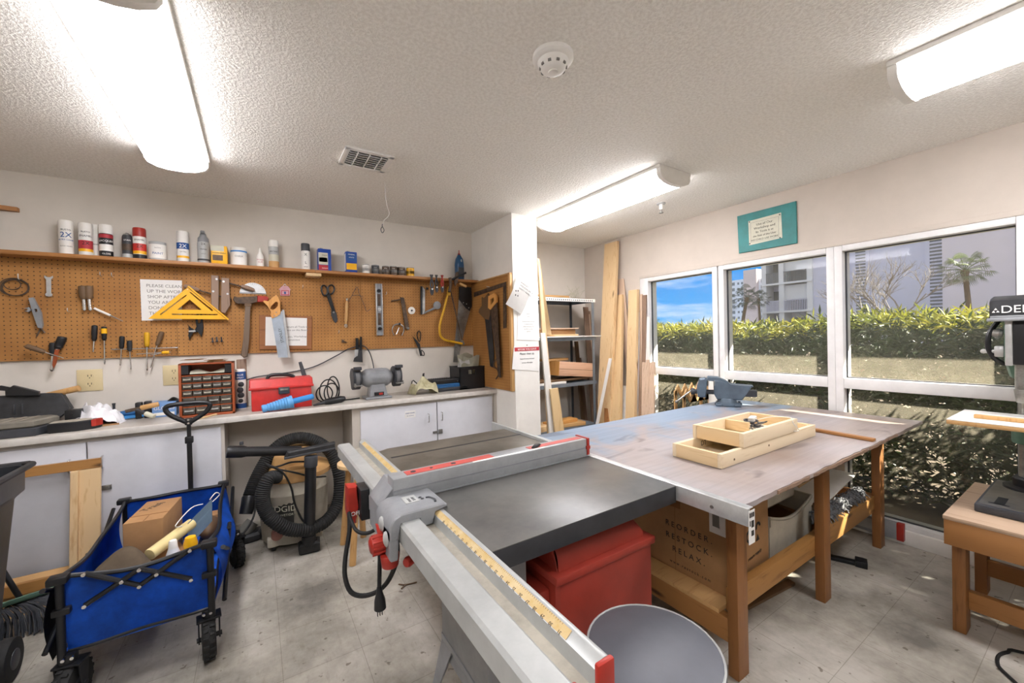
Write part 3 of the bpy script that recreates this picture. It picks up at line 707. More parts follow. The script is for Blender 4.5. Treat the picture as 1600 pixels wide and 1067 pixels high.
def driver(a, m, b, hr, sr, hm, label, tip='flat', y=None, group='screwdrivers in the rack', hm2=None, name='screwdriver', cat='screwdriver'):
    """a: handle top, m: handle end, b: blade tip (x,z)"""
    y = PB-.03 if y is None else y
    A, Q, Bq = [Vector((p[0], y, p[1])) for p in (a, m, b)]
    t = thing(name, label, cat, A, group)
    L = (Q-A).length
    G().lathe([(hr*.5, 0), (hr*.92, L*.04), (hr, L*.12), (hr, L*.55), (hr*.86, L*.7), (hr*.96, L*.82), (hr*.7, L*.95), (sr*1.5, L)], A, (Q-A), n=12).out('handle', hm, t)
    if hm2: G().lathe([(hr*1.02, L*.15), (hr*1.02, L*.5)], A, (Q-A), n=12, caps=False).out('grip_stripe', hm2, t)
    g = G().cyl(Q-(Q-A).normalized()*.004, Q+(Bq-Q)*.93, sr, n=10)
    g.cyl(Q+(Bq-Q)*.92, Bq, sr*1.25 if tip == 'flat' else sr, sr*.5, n=8)
    g.out('shaft', M['chrome'], t)
    return t
driver((-0.876, 1.508), (-0.881, 1.404), (-0.887, 1.334), .015, .0045, M['black'], 'black handled screwdriver, leftmost of the upright row')
driver((-0.833, 1.499), (-0.834, 1.407), (-0.836, 1.253), .014, .0042, M['black'], 'black and yellow handled screwdriver in the upright row', hm2=M['yellow'])
driver((-0.749, 1.435), (-0.754, 1.35), (-0.762, 1.24), .014, .0042, M['black'], 'black handled screwdriver at the left end of the tool rail')
driver((-0.714, 1.405), (-0.714, 1.332), (-0.711, 1.211), .014, .0036, M['dust'], 'charcoal handled screwdriver second on the tool rail')
driver((-0.626, 1.459), (-0.628, 1.359), (-0.631, 1.198), .015, .0045, M['hackyellow'], 'amber handled long screwdriver on the tool rail')
driver((-0.548, 1.463), (-0.577, 1.366), (-0.614, 1.214), .015, .0045, M['dark_z'], 'brown handled screwdriver leaning on the tool rail')
r0 = (-0.803, 1.348); r1 = (-0.465, 1.349)
t = thing('tool_rail', 'thin steel tool rail holding the screwdrivers', 'tool rail', (r0[0], PB, r0[1]-.03))
G().cyl((r0[0], PB-.03, r0[1]), (r1[0], PB-.03, r1[1]), .003, n=8).out('upper_rod', M['steel'], t)
G().cyl((r0[0]+.12, PB-.034, r0[1]-.035), (r1[0]-.04, PB-.034, r1[1]-.03), .0025, n=8).out('lower_rod', M['steel'], t)
for f in (.05, .5, .97):
    xx = r0[0]+(r1[0]-r0[0])*f; zz = r0[1]+(r1[1]-r0[1])*f
    G().bx(xx-.004, xx+.004, PB-.032, PB, zz-.004, zz+.004).out('bracket', M['steel'], t)
driver((-0.511, 1.319), (-0.552, 1.317), (-0.612, 1.302), .011, .003, M['yellow'], 'small yellow tipped screwdriver lying along the tool rail', y=PB-.046)
for (a, m, b, l) in (((-0.924, 1.758), (-0.921, 1.672), (-0.919, 1.598), 'dark brown handled nut driver, left one of the hanging pair'), ((-0.897, 1.759), (-0.897, 1.673), (-0.893, 1.599), 'dark brown handled nut driver, right one of the hanging pair')):
    driver(a, m, b, .022, .009, M['dark_z'], l, 'nut', PB-.03, 'pair of nut drivers', name='nut_driver', cat='nut driver')
a = Vector((*(-0.878, 1.616)[:1], PB-.02, (-0.878, 1.616)[1])); b = Vector(((-0.74, 1.533)[0], PB-.04, (-0.74, 1.533)[1]))
t = thing('scratch_awl', 'thin pale handled marking awl sticking out sideways from the pegboard', 'awl', a)
G().cyl(a, a+(b-a)*.55, .008, .007, n=10).out('handle', M['white'], t)
G().cyl(a+(b-a)*.55, b, .0045, .002, n=8).out('point', M['steel'], t)
# three tools bunched at the lower left
driver((-1.019, 1.436), (-1.043, 1.36), (-1.071, 1.222), .022, .010, M['black'], 'black handled chisel with an orange guard on the blade, lower left of the pegboard', name='chisel', cat='chisel', group=None)
gd = G().prism(flat3([(-1.048, 1.357), (-1.029, 1.356), (-1.045, 1.269), (-1.059, 1.231), (-1.064, 1.255)], PB-.02) if False else [(a_, PB-.044, b_) for a_, b_ in [(-1.048, 1.357), (-1.029, 1.356), (-1.045, 1.269), (-1.056, 1.242), (-1.061, 1.262)]], (0, -.014, 0), .002)
gd.out('blade_guard', M['orange'], bpy.data.objects['chisel'])
driver((-1.064, 1.401), (-1.068, 1.318), (-1.073, 1.246), .016, .006, M['dust'], 'black handled chisel hidden behind the orange guarded one', name='chisel', cat='chisel', group=None, y=PB-.022)
driver((-1.16, 1.384), (-1.081, 1.342), (-1.005, 1.303), .015, .0035, M['dark_z'], 'brown handled awl crossing in front of the orange guarded chisel', name='awl', cat='awl', group=None, y=PB-.075)

# sign
sg = [(-0.657, 1.819), (-0.436, 1.823), (-0.443, 1.543), (-0.655, 1.538)]
t = thing('paper_sign', 'white PLEASE CLEAN UP sign pinned behind the yellow square', 'sign', ((-0.559, 1.542)[0], PB, (-0.559, 1.542)[1]))
G().prism([(a, PB-.002, b) for a, b in sg], (0, -.0008, 0)).out('sheet', M['paper'], t)
g = G(); zx = sg[0]
for k, s_ in enumerate(('PLEASE CLEAN', 'UP THE WORK', 'SHOP AFTER', 'YOU ARE', 'DONE.', 'THANKS')):
    g.text(s_, (zx[0]+.030+k*.002, PB-.0032, zx[1]-.050-k*.038), (1, 0, 0), (0, 0, 1), .030 if k else .029)
g.out('lettering', M['inkgrey'], t)

# yellow speed square
tri = [(-0.614, 1.549), (-0.402, 1.771), (-0.184, 1.547)]
yq = YB-.06
t = thing('speed_square', 'big yellow triangular rafter square hanging over the clean up sign', 'square', ((-0.408, 1.546)[0], yq, (-0.408, 1.546)[1]))
def sl(*p): return [(a, yq, b) for a, b in p]
G().ring(sl(*tri), [sl(*[(-0.46, 1.613), (-0.392, 1.686), (-0.326, 1.615)]), sl(*[(-0.49, 1.585), (-0.236, 1.586), (-0.236, 1.577), (-0.49, 1.577)]), sl(*[(-0.554, 1.58), (-0.549, 1.575), (-0.407, 1.713), (-0.41, 1.72)]), sl(*[(-0.392, 1.736), (-0.387, 1.74), (-0.261, 1.614), (-0.267, 1.604)])], (0, -.006, 0)).out('plate', M['yellow'], t)
a, b = (-0.402, 1.776), (-0.176, 1.542)
d = Vector((b[0]-a[0], 0, b[1]-a[1])).normalized(); n = Vector((-d.z, 0, d.x))
A = Vector((a[0], yq-.016, a[1])); Bq = Vector((b[0], yq-.016, b[1]))
G().prism([A, Bq, Bq+n*.010, A+n*.010], (0, .026, 0), .001).out('fence', M['yellow'], t)
G().cyl((a[0], PB, a[1]-.02), (a[0], yq-.01, a[1]-.02), .003, n=8).out('hook', M['alu'], t)

# wooden hand screw clamp
t = thing('hand_screw_clamp', 'old wooden hand screw clamp with two jaws and long screws', 'clamp', ((-0.217, 1.685)[0], PB, (-0.219, 1.591)[1]))
for ps in ([(-0.267, 1.867), (-0.222, 1.865), (-0.229, 1.603), (-0.248, 1.603), (-0.272, 1.649)], [(-0.207, 1.852), (-0.161, 1.85), (-0.159, 1.652), (-0.191, 1.59), (-0.217, 1.599)]):
    j = G().prism([(a, PB-.012, b) for a, b in ps], (0, -.036, 0), .003).out('jaw', M['brown_z'], t)
for (p, q) in (((-0.239, 1.839), (-0.037, 1.778)), ((-0.395, 1.771), (-0.151, 1.696))):
    G().cyl((p[0], PB-.03, p[1]), (q[0], PB-.03, q[1]), .006, n=10).out('screw', M['rust'], t)
for (p, q) in (((-0.089, 1.799), (-0.005, 1.769)), ((-0.423, 1.783), (-0.338, 1.755))):
    p_ = Vector((p[0], PB-.03, p[1])); q_ = Vector((q[0], PB-.03, q[1])); L = (q_-p_).length
    G().lathe([(.009, 0), (.014, L*.1), (.017, L*.5), (.013, L*.92), (.006, L)], p_, q_-p_, n=14).out('handle', M['brown_z'], t)
for p in ((-0.235, 1.839), (-0.194, 1.823), (-0.257, 1.749), (-0.173, 1.734)):
    G().cyl((p[0], PB-.047, p[1]), (p[0], PB-.052, p[1]), .007, n=12).out('pin', M['alu'], t)

# protractor
c = (-0.016, 1.745)
t = thing('protractor', 'half round steel protractor hanging on the pegboard', 'protractor', (c[0], PB, c[1]))
R_ = .085
G().prism([(c[0]+R_*math.cos(PI*k/16), PB-.004, c[1]+R_*math.sin(PI*k/16)) for k in range(17)], (0, -.003, 0)).out('plate', M['alu'], t)
g = G()
for k in range(1, 18):
    a = PI*k/18; g.bx(c[0]+R_*.91*math.cos(a)-.004, c[0]+R_*.91*math.cos(a)+.004, PB-.0078, PB-.0068, c[1]+R_*.91*math.sin(a)-.0006, c[1]+R_*.91*math.sin(a)+.0006, R=Ry(-a))
g.bx(c[0]-R_, c[0]+R_, PB-.0078, PB-.0068, c[1]+.002, c[1]+.006).out('scale_marks', M['darkgrey'], t)
G().cyl((c[0]-.002, PB, c[1]+R_*.85), (c[0]-.002, PB-.03, c[1]+R_*.85), .003, n=8).out('hook', M['alu'], t)

# house shaped key tag
t = thing('house_tag', 'small pink house shaped tag on the pegboard', 'tag', ((0.195, 1.738)[0], PB, (0.195, 1.738)[1]))
G().prism([(a, PB-.004, b) for a, b in [(0.164, 1.737), (0.23, 1.739), (0.231, 1.785), (0.238, 1.785), (0.219, 1.815), (0.179, 1.815), (0.154, 1.786), (0.165, 1.782)]], (0, -.005, 0), .001).out('tag', plain('pink_tag', '#c99aa0', .6), t)
G().ring([(a, PB-.0095, b) for a, b in [(0.17, 1.742), (0.223, 1.744), (0.224, 1.782), (0.171, 1.78)]], [[(a, PB-.0095, b) for a, b in [(0.175, 1.747), (0.219, 1.749), (0.22, 1.777), (0.176, 1.775)]]], (0, -.0008, 0)).out('printed_outline', M['inkred'], t)
c = (0.197, 1.761)
G().bx(c[0]-.006, c[0]+.006, PB-.011, PB-.0095, c[1]-.010, c[1]+.010).out('printed_figure', M['inkblue'], t)
G().tube([(c[0]-.012, PB-.006, c[1]+.05), (c[0], PB-.006, c[1]+.07), (c[0]+.012, PB-.006, c[1]+.05)], .002, n=6).out('loop', M['alu'], t)

# claw hammer
t = thing('hammer', 'large old hammer with a rusty head and long worn handle', 'hammer', ((-0.073, 1.496)[0], PB, (-0.078, 1.264)[1]))
def st(ps, y0, y1): return [(a, y0, b) for a, b in ps], (0, y1-y0, 0)
hd = [(-0.133, 1.717), (-0.11, 1.708), (-0.078, 1.716), (-0.022, 1.716), (0.011, 1.727), (0.009, 1.678), (-0.023, 1.668), (-0.047, 1.67), (-0.111, 1.661), (-0.126, 1.67), (-0.141, 1.693)]
G().prism(*st(hd, PB-.025, PB-.062), .003).out('head', M['rust'], t)
G().prism(*st([(0.011, 1.727), (0.073, 1.724), (0.085, 1.71), (0.076, 1.683), (0.009, 1.678)], PB-.026, PB-.060), .004).out('striking_face', M['red'], t)
G().prism(*st([(-0.067, 1.677), (-0.031, 1.678), (-0.041, 1.543), (-0.048, 1.398), (-0.062, 1.268), (-0.086, 1.26), (-0.105, 1.28), (-0.086, 1.399), (-0.075, 1.543)], PB-.032, PB-.056), .006).out('handle', wood('weathered_handle', '#6f5d4c', '#483a2e', 'z', knots=False), t)
G().prism(*st([(-0.075, 1.677), (-0.023, 1.678), (-0.028, 1.644), (-0.072, 1.643)], PB-.028, PB-.058), .003).out('collar', M['dark_z'], t)
# framed notice
t = thing('framed_notice', 'white notice on a brown wooden board behind the backsaw', 'notice', ((0.21, 1.316)[0], PB, (0.21, 1.311)[1]))
G().prism(*st([(0.019, 1.584), (0.386, 1.577), (0.375, 1.31), (0.013, 1.318)], PB-.001, PB-.012), .002).out('board', M['dark_x'] if False else wood('notice_board_wood', '#946038', '#6c4122', 'x', knots=False), t)
sh = [(0.061, 1.569), (0.347, 1.561), (0.339, 1.338), (0.053, 1.347)]
G().prism(*st(sh, PB-.0125, PB-.0135)).out('sheet', M['paper'], t)
g = G(); cx_ = (sh[0][0]+sh[1][0])/2
for k, s_ in enumerate(('Please Return all Tools to', 'Their Place on this Board', '', 'Thank you, Workshop', 'Committee')):
    if s_: g.text(s_, (cx_+.04, PB-.0138, sh[0][1]-.085-k*.026), (1, 0, 0), (0, 0, 1), .021, 'CENTER')
g.out('lettering', M['inkgrey'], t)
# backsaw
t = thing('backsaw', 'backsaw with a pale wooden handle hanging in front of the framed notice', 'saw', ((0.143, 1.444)[0], PB-.04, (0.182, 1.251)[1]))
yq = YB-.075
bl = [(0.098, 1.567), (0.181, 1.62), (0.192, 1.543), (0.21, 1.249), (0.135, 1.252)]
G().prism(*st(bl, yq, yq-.0015)).out('blade', plain('bright_blade', '#b9c6d4', .3, .6, wear=.08), t)
G().prism(*st([(0.17, 1.623), (0.185, 1.623), (0.219, 1.248), (0.202, 1.248)], yq-.006, yq+.006), .001).out('spine', M['alu'], t)
hd = [(0.134, 1.738), (0.144, 1.726), (0.158, 1.682), (0.157, 1.642), (0.16, 1.598), (0.149, 1.578), (0.102, 1.555), (0.092, 1.582), (0.097, 1.602), (0.075, 1.65), (0.045, 1.684), (0.055, 1.691), (0.08, 1.685), (0.102, 1.71)]
hl = [(0.131, 1.686), (0.145, 1.677), (0.143, 1.652), (0.127, 1.632), (0.108, 1.619), (0.093, 1.629), (0.098, 1.651)]
G().ring([(a, yq-.012, b) for a, b in hd], [[(a, yq-.012, b) for a, b in hl]], (0, .024, 0)).out('handle', M['handle'], t)
p = (0.131, 1.602)
for q in (p, (0.117, 1.575), (0.145, 1.578)): G().cyl((q[0], yq-.012, q[1]), (q[0], yq-.015, q[1]), .005, n=10).out('bolt', M['steel'], t)
G().text('STANLEY', ((0.165, 1.368)[0]+.012, yq-.002, (0.165, 1.368)[1]), (-.16, 0, 1), (-1, 0, -.16), .028).out('lettering', M['darkgrey'], t)
# pliers below the yellow square
def pliers(base, s, label, hm, jm, rot=0, group=None, y=None, open_=.25, name='pliers'):
    y = PB-.02 if y is None else y
    Mx = Tr(base[0], y, base[1]) @ Ry(rot) @ Matrix.Scale(s, 4)
    t = thing(name, label, 'pliers', (base[0], y, base[1]), group)
    for sg_ in (1, -1):
        g = G(); g.M = Mx @ Ry(sg_*open_)
        g.tube([(0, 0, 0), (sg_*.12, .02*sg_, -.25), (sg_*.10, .02*sg_, -.6), (sg_*.04, .02*sg_, -1)], .055, n=8)
        g.out('handle', hm, t)
        g = G(); g.M = Mx @ Ry(sg_*open_*.6)
        g.prism([(0, -.05+.03*sg_, -.08), (sg_*.12, -.05+.03*sg_, .02), (sg_*.10, -.05+.03*sg_, .2), (sg_*.02, -.05+.03*sg_, .42), (-sg_*.01, -.05+.03*sg_, .42), (-sg_*.02, -.05+.03*sg_, .1)], (0, .1, 0), .01)
        g.out('jaw', jm, t)
    g = G(); g.M = Mx; g.cyl((0, -.1, 0), (0, .1, 0), .06, n=12).out('rivet', M['steel'], t)
    return t
t = thing('tile_nippers', 'black plier jaws hanging with points down under the yellow square', 'pliers', ((-0.372, 1.406)[0], PB, (-0.372, 1.401)[1]))
G().prism(*st([(-0.406, 1.506), (-0.386, 1.478), (-0.365, 1.469), (-0.386, 1.451), (-0.402, 1.397), (-0.408, 1.433), (-0.404, 1.469)], PB-.01, PB-.03), .003).out('left_jaw', M['blackm'], t)
G().prism(*st([(-0.368, 1.478), (-0.349, 1.519), (-0.323, 1.528), (-0.321, 1.487), (-0.333, 1.418), (-0.344, 1.441), (-0.354, 1.464), (-0.372, 1.451)], PB-.014, PB-.034), .003).out('right_jaw', M['blackm'], t)
G().prism(*st([(-0.404, 1.467), (-0.368, 1.471), (-0.365, 1.458), (-0.404, 1.458)], PB-.034, PB-.038)).out('spring_bar', M['alu'], t)
G().tube([(a, PB-.026, b) for a, b in [(-0.353, 1.487), (-0.359, 1.542), (-0.351, 1.588), (-0.339, 1.62)]], .007).out('handle', M['blackm'], t)
G().tube([(a, PB-.026, b) for a, b in [(-0.339, 1.496), (-0.33, 1.542), (-0.333, 1.579), (-0.339, 1.611)]], .007).out('handle', M['blackm'], t)
for px, l in (((-0.273, 1.399), 'left'), ((-0.248, 1.403), 'middle'), ((-0.22, 1.402), 'right')):
    tag(G().tube([(px[0], PB, px[1]+.014), (px[0], PB-.022, px[1]+.01), (px[0]+.003, PB-.026, px[1]-.012)], .0045, n=7).ball((px[0]+.002, PB-.026, px[1]-.014), .008, 8).out('hex_bit', M['darkgrey']), 'small dark bit on the peg, %s of the three right of the nippers' % l, 'drill bit', 'three small bits on pegs')

# tin snips
t = thing('tin_snips', 'black tin snips hanging by the ring handles', 'snips', ((0.518, 1.653)[0], PB, (0.569, 1.52)[1]))
for ps in ([(0.462, 1.824), (0.486, 1.831), (0.504, 1.8), (0.498, 1.757), (0.474, 1.751), (0.461, 1.782)], [(0.515, 1.827), (0.54, 1.839), (0.559, 1.813), (0.543, 1.77), (0.518, 1.764), (0.509, 1.8)]):
    G().tube([(a, PB-.018, b) for a, b in ps], .0065, n=8, closed=True, sub=3).out('ring_handle', M['blackm'], t)
G().prism(*st([(0.494, 1.757), (0.523, 1.769), (0.541, 1.695), (0.563, 1.61), (0.543, 1.594), (0.525, 1.652)], PB-.014, PB-.022), .003).out('shank', M['blackm'], t)
G().prism(*st([(0.529, 1.631), (0.568, 1.61), (0.577, 1.546), (0.561, 1.519), (0.542, 1.545), (0.528, 1.588)], PB-.010, PB-.018), .002).prism(*st([(0.539, 1.62), (0.559, 1.615), (0.564, 1.529), (0.547, 1.556)], PB-.019, PB-.024), .001).out('blade', M['darkgrey'], t)
p = (0.547, 1.611)
G().cyl((p[0], PB-.01, p[1]), (p[0], PB-.03, p[1]), .008, n=12).out('pivot', M['steel'], t)
# cheese-wire style handle (scraper)
a, b = (0.649, 1.689), (0.639, 1.492)
t = thing('ratchet_handle', 'turned pale wooden handle with chrome ends hanging beside the snips', 'tool handle', (b[0], PB, b[1]))
A = Vector((a[0]+.004, PB-.022, a[1]+.02)); Bq = Vector((b[0], PB-.022, b[1]+.02)); L = (Bq-A).length
G().lathe([(.006, 0), (.010, L*.05), (.013, L*.25), (.011, L*.45), (.014, L*.6), (.013, L*.85), (.008, L*.93), (.008, L)], A, Bq-A, n=14).out('grip', M['tan_z'], t)
G().prism([(A.x-.006, PB-.018, A.z), (A.x+.006, PB-.018, A.z), (A.x+.014, PB-.018, A.z+.028), (A.x+.006, PB-.018, A.z+.020), (A.x-.008, PB-.018, A.z+.020)], (0, -.008, 0), .001).out('claw', M['chrome'], t)
G().ring([(Bq.x+.012*math.cos(k*PI/8), PB-.02, Bq.z-.014+.016*math.sin(k*PI/8)) for k in range(16)], [[(Bq.x+.005*math.cos(k*PI/5), PB-.02, Bq.z-.016+.005*math.sin(k*PI/5)) for k in range(10)]], (0, -.006, 0)).out('eye', M['chrome'], t)
t = thing('wire_gauge', 'thin bent steel wire hanging between the handle and the level', 'wire', ((0.73, 1.796)[0], PB, (0.725, 1.602)[1]))
G().tube([(a, PB-.014, b) for a, b in [(0.663, 1.699), (0.696, 1.755), (0.74, 1.834), (0.759, 1.769), (0.794, 1.686), (0.814, 1.625), (0.852, 1.648)]], .002, n=6).tube([(a, PB-.018, b) for a, b in [(0.701, 1.755), (0.748, 1.763), (0.79, 1.747)]], .0018, n=6).out('wire', M['darkgrey'], t)
# spirit level
t = thing('spirit_level', 'aluminium spirit level hanging upright on the pegboard', 'level', ((0.915, 1.405)[0], PB, (0.915, 1.411)[1]))
l0, l1 = (0.896, 1.871), (0.948, 1.411)
w = .020; xl = (l0[0]+l1[0])/2
for sg_ in (-1, 1): G().bx(xl+sg_*w*1.25-.0035, xl+sg_*w*1.25+.0035, PB-.030, PB-.006, l1[1], l0[1], .001).out('flange', M['alu'], t)
G().bx(xl-w, xl+w, PB-.021, PB-.015, l1[1], l0[1]).out('web', M['grey'], t)
hh = l0[1]-l1[1]
for f in (.13, .50, .86):
    G().lathe([(.016, 0), (.016, .010)], (xl, PB-.021, l1[1]+hh*f), (0, -1, 0), n=16).cyl((xl-.015, PB-.032, l1[1]+hh*f), (xl+.015, PB-.032, l1[1]+hh*f), .005, n=10).out('vial', M['black'] if f != .5 else M['alu'], t)
for f0, f1 in ((.2, .43), (.57, .80)): G().bx(xl-.013, xl+.013, PB-.0225, PB-.0205, l1[1]+hh*f0, l1[1]+hh*f1, .003).out('slot', M['rust'], t)
# folding pruner / drawknife
t = thing('brace_tool', 'rusty L shaped bar tool hanging right of the level', 'hand tool', ((1.137, 1.549)[0], PB, (1.171, 1.46)[1]))
G().prism(*st([(1.113, 1.758), (1.148, 1.753), (1.189, 1.477), (1.153, 1.466)], PB-.012, PB-.024), .002).out('bar', M['rust'], t)
G().tube([(a, PB-.02, b) for a, b in [(1.13, 1.741), (1.077, 1.728), (1.031, 1.72)]], .006).out('arm', M['rust'], t)
G().ball(((1.177, 1.472)[0], PB-.024, (1.177, 1.472)[1]), .014, 10).out('end_knob', M['steel'], t)
# slip ring pliers
t = thing('spring_pliers', 'round jawed steel pliers on a hook below the bar tool', 'pliers', ((1.088, 1.461)[0], PB, (1.086, 1.408)[1]))
for ps in ([(1.098, 1.513), (1.051, 1.501), (1.032, 1.455), (1.048, 1.409)], [(1.098, 1.513), (1.133, 1.489), (1.138, 1.448), (1.119, 1.407)]): G().tube([(a, PB-.018, b) for a, b in ps], .006, n=8, rr=lambda u: .007-.003*u).out('curved_arm', M['steel'], t)
G().cyl(((1.094, 1.478)[0], PB-.024, (1.094, 1.478)[1]), ((1.069, 1.408)[0], PB-.026, (1.069, 1.42)[1]), .005, n=10).out('pin', M['chrome'], t)
G().ball(((1.101, 1.513)[0], PB-.018, (1.101, 1.513)[1]), .012, 10).out('pivot', M['darkgrey'], t)
# white disc
c = (1.221, 1.638)
t = thing('round_washer', 'small round white disc with a dark centre on the pegboard', 'disc', (c[0], PB, c[1]-.035))
G().lathe([(.034, 0), (.034, .006), (.030, .008)], (c[0], PB-.002, c[1]), (0, -1, 0), n=28).out('disc', M['white'], t)
G().cyl((c[0], PB-.008, c[1]), (c[0], PB-.016, c[1]), .009, n=12).out('centre_screw', M['darkgrey'], t)
# try square
t = thing('try_square', 'dark steel try square with a bright blade beside the row of pliers', 'square', ((1.335, 1.61)[0], PB, (1.335, 1.604)[1]))
G().prism(*st([(1.31, 1.867), (1.328, 1.868), (1.321, 1.603), (1.303, 1.602)], PB-.006, PB-.022), .001).out('stock', M['blackm'], t)
G().prism(*st([(1.328, 1.862), (1.353, 1.839), (1.347, 1.609), (1.321, 1.603)], PB-.012, PB-.015)).out('blade', M['steel'], t)
c = (1.373, 1.848)
G().ball((c[0], PB-.02, c[1]), (.012, .008, .012), 10).out('knob', M['blackm'], t)
# basin wrench with round head
t = thing('strap_tool', 'grey hook tool with a flat round head below the pliers', 'hand tool', ((1.42, 1.672)[0], PB, (1.386, 1.611)[1]))
c = (1.469, 1.692)
G().lathe([(.038, 0), (.038, .012), (.032, .015)], (c[0], PB-.012, c[1]), (0, -1, 0), n=24).out('round_head', M['grey'], t)
G().tube([(a, PB-.018, b) for a, b in [(1.444, 1.665), (1.405, 1.646), (1.36, 1.627), (1.334, 1.609)]], .008, n=8, rr=lambda u: .012-.006*u).out('arm', M['grey'], t)
# pliers hooked over the shelf edge
YS = 3.505
def hung(px, s, l, hm, rot=0): pliers(px, s, l, hm, M['darkgrey'], rot=PI+rot, group='pliers hooked at the shelf edge', y=YS-.03, open_=.12)
hung((1.366, 1.826), .135, 'dark handled pliers at the shelf edge, leftmost of the three', M['darkgrey'])
hung((1.413, 1.846), .115, 'black handled pliers at the shelf edge between the grey and red pairs', M['black'])
hung((1.47, 1.848), .115, 'red handled pliers at the shelf edge', M['red'])
# bar clamp gripping the shelf corner
def sp3(x, y, d): return None
c0 = (1.548, 3.49, 1.908); 
t = thing('c_clamp', 'rusty bar clamp with a sliding handle gripping the shelf corner', 'clamp', (c0[0], 3.50, c0[2]-.1))
G().tube([(1.555, 3.49, 1.945), (1.558, 3.485, 1.877), (1.541, 3.48, 1.809)], .016, n=8).out('handle', M['rust'], t)
G().cyl((1.572, 3.485, 1.927), (1.715, 3.47, 2.001), .010, n=10).out('bar', M['blackm'], t)
G().prism([(1.618, 3.48, 2.002), (1.645, 3.48, 2.01), (1.636, 3.48, 1.911), (1.608, 3.48, 1.867), (1.596, 3.48, 1.909)], (0, .02, 0), .003).out('jaw', M['rust'], t)
G().cyl((1.649, 3.48, 1.894), (1.713, 3.46, 1.864), .012, n=10, bev=.003).out('screw_handle', M['orange'] if False else M['tan_z'], t)
# bow saw
t = thing('bow_saw', 'yellow tubular bow saw hanging in the pegboard corner', 'saw', ((1.583, 1.613)[0], PB, (1.713, 1.295)[1]))
G().tube([(a, PB-.055, b) for a, b in [(1.586, 1.859), (1.564, 1.79), (1.52, 1.641), (1.477, 1.499), (1.481, 1.401), (1.526, 1.357), (1.612, 1.336), (1.708, 1.315)]], .0115, n=10, sub=4).out('frame', M['hackyellow'], t)
G().prism(*st([(1.589, 1.847), (1.599, 1.86), (1.722, 1.321), (1.708, 1.308)], PB-.052, PB-.0535)).out('blade', M['tan_z'] if False else M['rust'], t)
G().prism(*st([(1.688, 1.359), (1.723, 1.346), (1.736, 1.307), (1.701, 1.296)], PB-.048, PB-.058), .002).out('tension_clip', M['steel'], t)
G().prism(*st([(1.566, 1.871), (1.607, 1.885), (1.591, 1.785), (1.557, 1.79)], PB-.046, PB-.066), .003).out('lever_handle', M['hackyellow'], t)
# hand saw behind the bow saw
t = thing('hand_saw', 'hand saw with a black riveted handle and a long stained blade, behind the bow saw', 'saw', ((1.734, 1.551)[0], PB, (1.673, 1.137)[1]))
G().prism(*st([(1.702, 1.767), (1.827, 1.655), (1.749, 1.422), (1.671, 1.131), (1.623, 1.134), (1.658, 1.424), (1.684, 1.614)], PB-.016, PB-.018)).out('blade', M['steel'], t)
G().prism(*st([(1.705, 1.882), (1.84, 1.882), (1.842, 1.694), (1.819, 1.642), (1.777, 1.667), (1.702, 1.754)], PB-.010, PB-.026), .003).out('handle', M['black'], t)
for p in ((1.745, 1.724), (1.78, 1.712), (1.804, 1.674)): G().cyl((p[0], PB-.026, p[1]), (p[0], PB-.029, p[1]), .005, n=8).out('rivet', M['alu'], t)
# black bevel scraper below the seam
t = thing('flat_scraper', 'black handled scraper set in a holder low on the pegboard, over the grinder cord', 'scraper', ((0.741, 1.214)[0], PB, (0.735, 1.181)[1]))
G().prism(*st([(0.716, 1.392), (0.737, 1.392), (0.739, 1.281), (0.713, 1.282)], PB-.012, PB-.030), .003).prism(*st([(0.753, 1.402), (0.768, 1.402), (0.765, 1.28), (0.744, 1.281)], PB-.012, PB-.030), .003).out('holder', M['blackm'], t)
G().prism(*st([(0.734, 1.309), (0.766, 1.308), (0.768, 1.18), (0.69, 1.19), (0.701, 1.222), (0.727, 1.238)], PB-.020, PB-.028), .002).out('blade', M['dust'], t)
G().prism(*st([(0.703, 1.294), (0.734, 1.292), (0.727, 1.238), (0.701, 1.228)], PB-.028, PB-.034), .002).out('clamp_plate', M['alu'], t)
c = (0.616, 1.367)
t = thing('peg_spool', 'dark knob on a peg low on the pegboard beside the scraper', 'knob', (c[0], PB, c[1]))
G().cyl((c[0], PB, c[1]), (c[0]+.02, PB-.05, c[1]-.012), .005, n=8).out('peg', M['rust'], t)
G().ball((c[0]-.002, PB-.016, c[1]), (.012, .008, .014), 10).out('knob', M['rust'], t)
# hanging snips on the right
t = thing('pruning_snips', 'dark hanging snips with a loop end below the pegboard edge', 'snips', ((1.296, 1.308)[0], PB, (1.306, 1.211)[1]))
G().tube([(a, PB-.018, b) for a, b in [(1.282, 1.447), (1.262, 1.405), (1.285, 1.345), (1.299, 1.416)]], .005, n=8, closed=True, sub=3).out('ring_handle', M['blackm'], t)
G().prism(*st([(1.219, 1.4), (1.249, 1.369), (1.291, 1.32), (1.295, 1.236), (1.306, 1.211), (1.288, 1.212), (1.277, 1.279)], PB-.012, PB-.020), .002).out('blade', M['blackm'], t)
G().tube([(a, PB-.02, b) for a, b in [(1.302, 1.266), (1.326, 1.241), (1.325, 1.217), (1.307, 1.217), (1.301, 1.242)]], .004, n=6, closed=True).out('loop', M['blackm'], t)

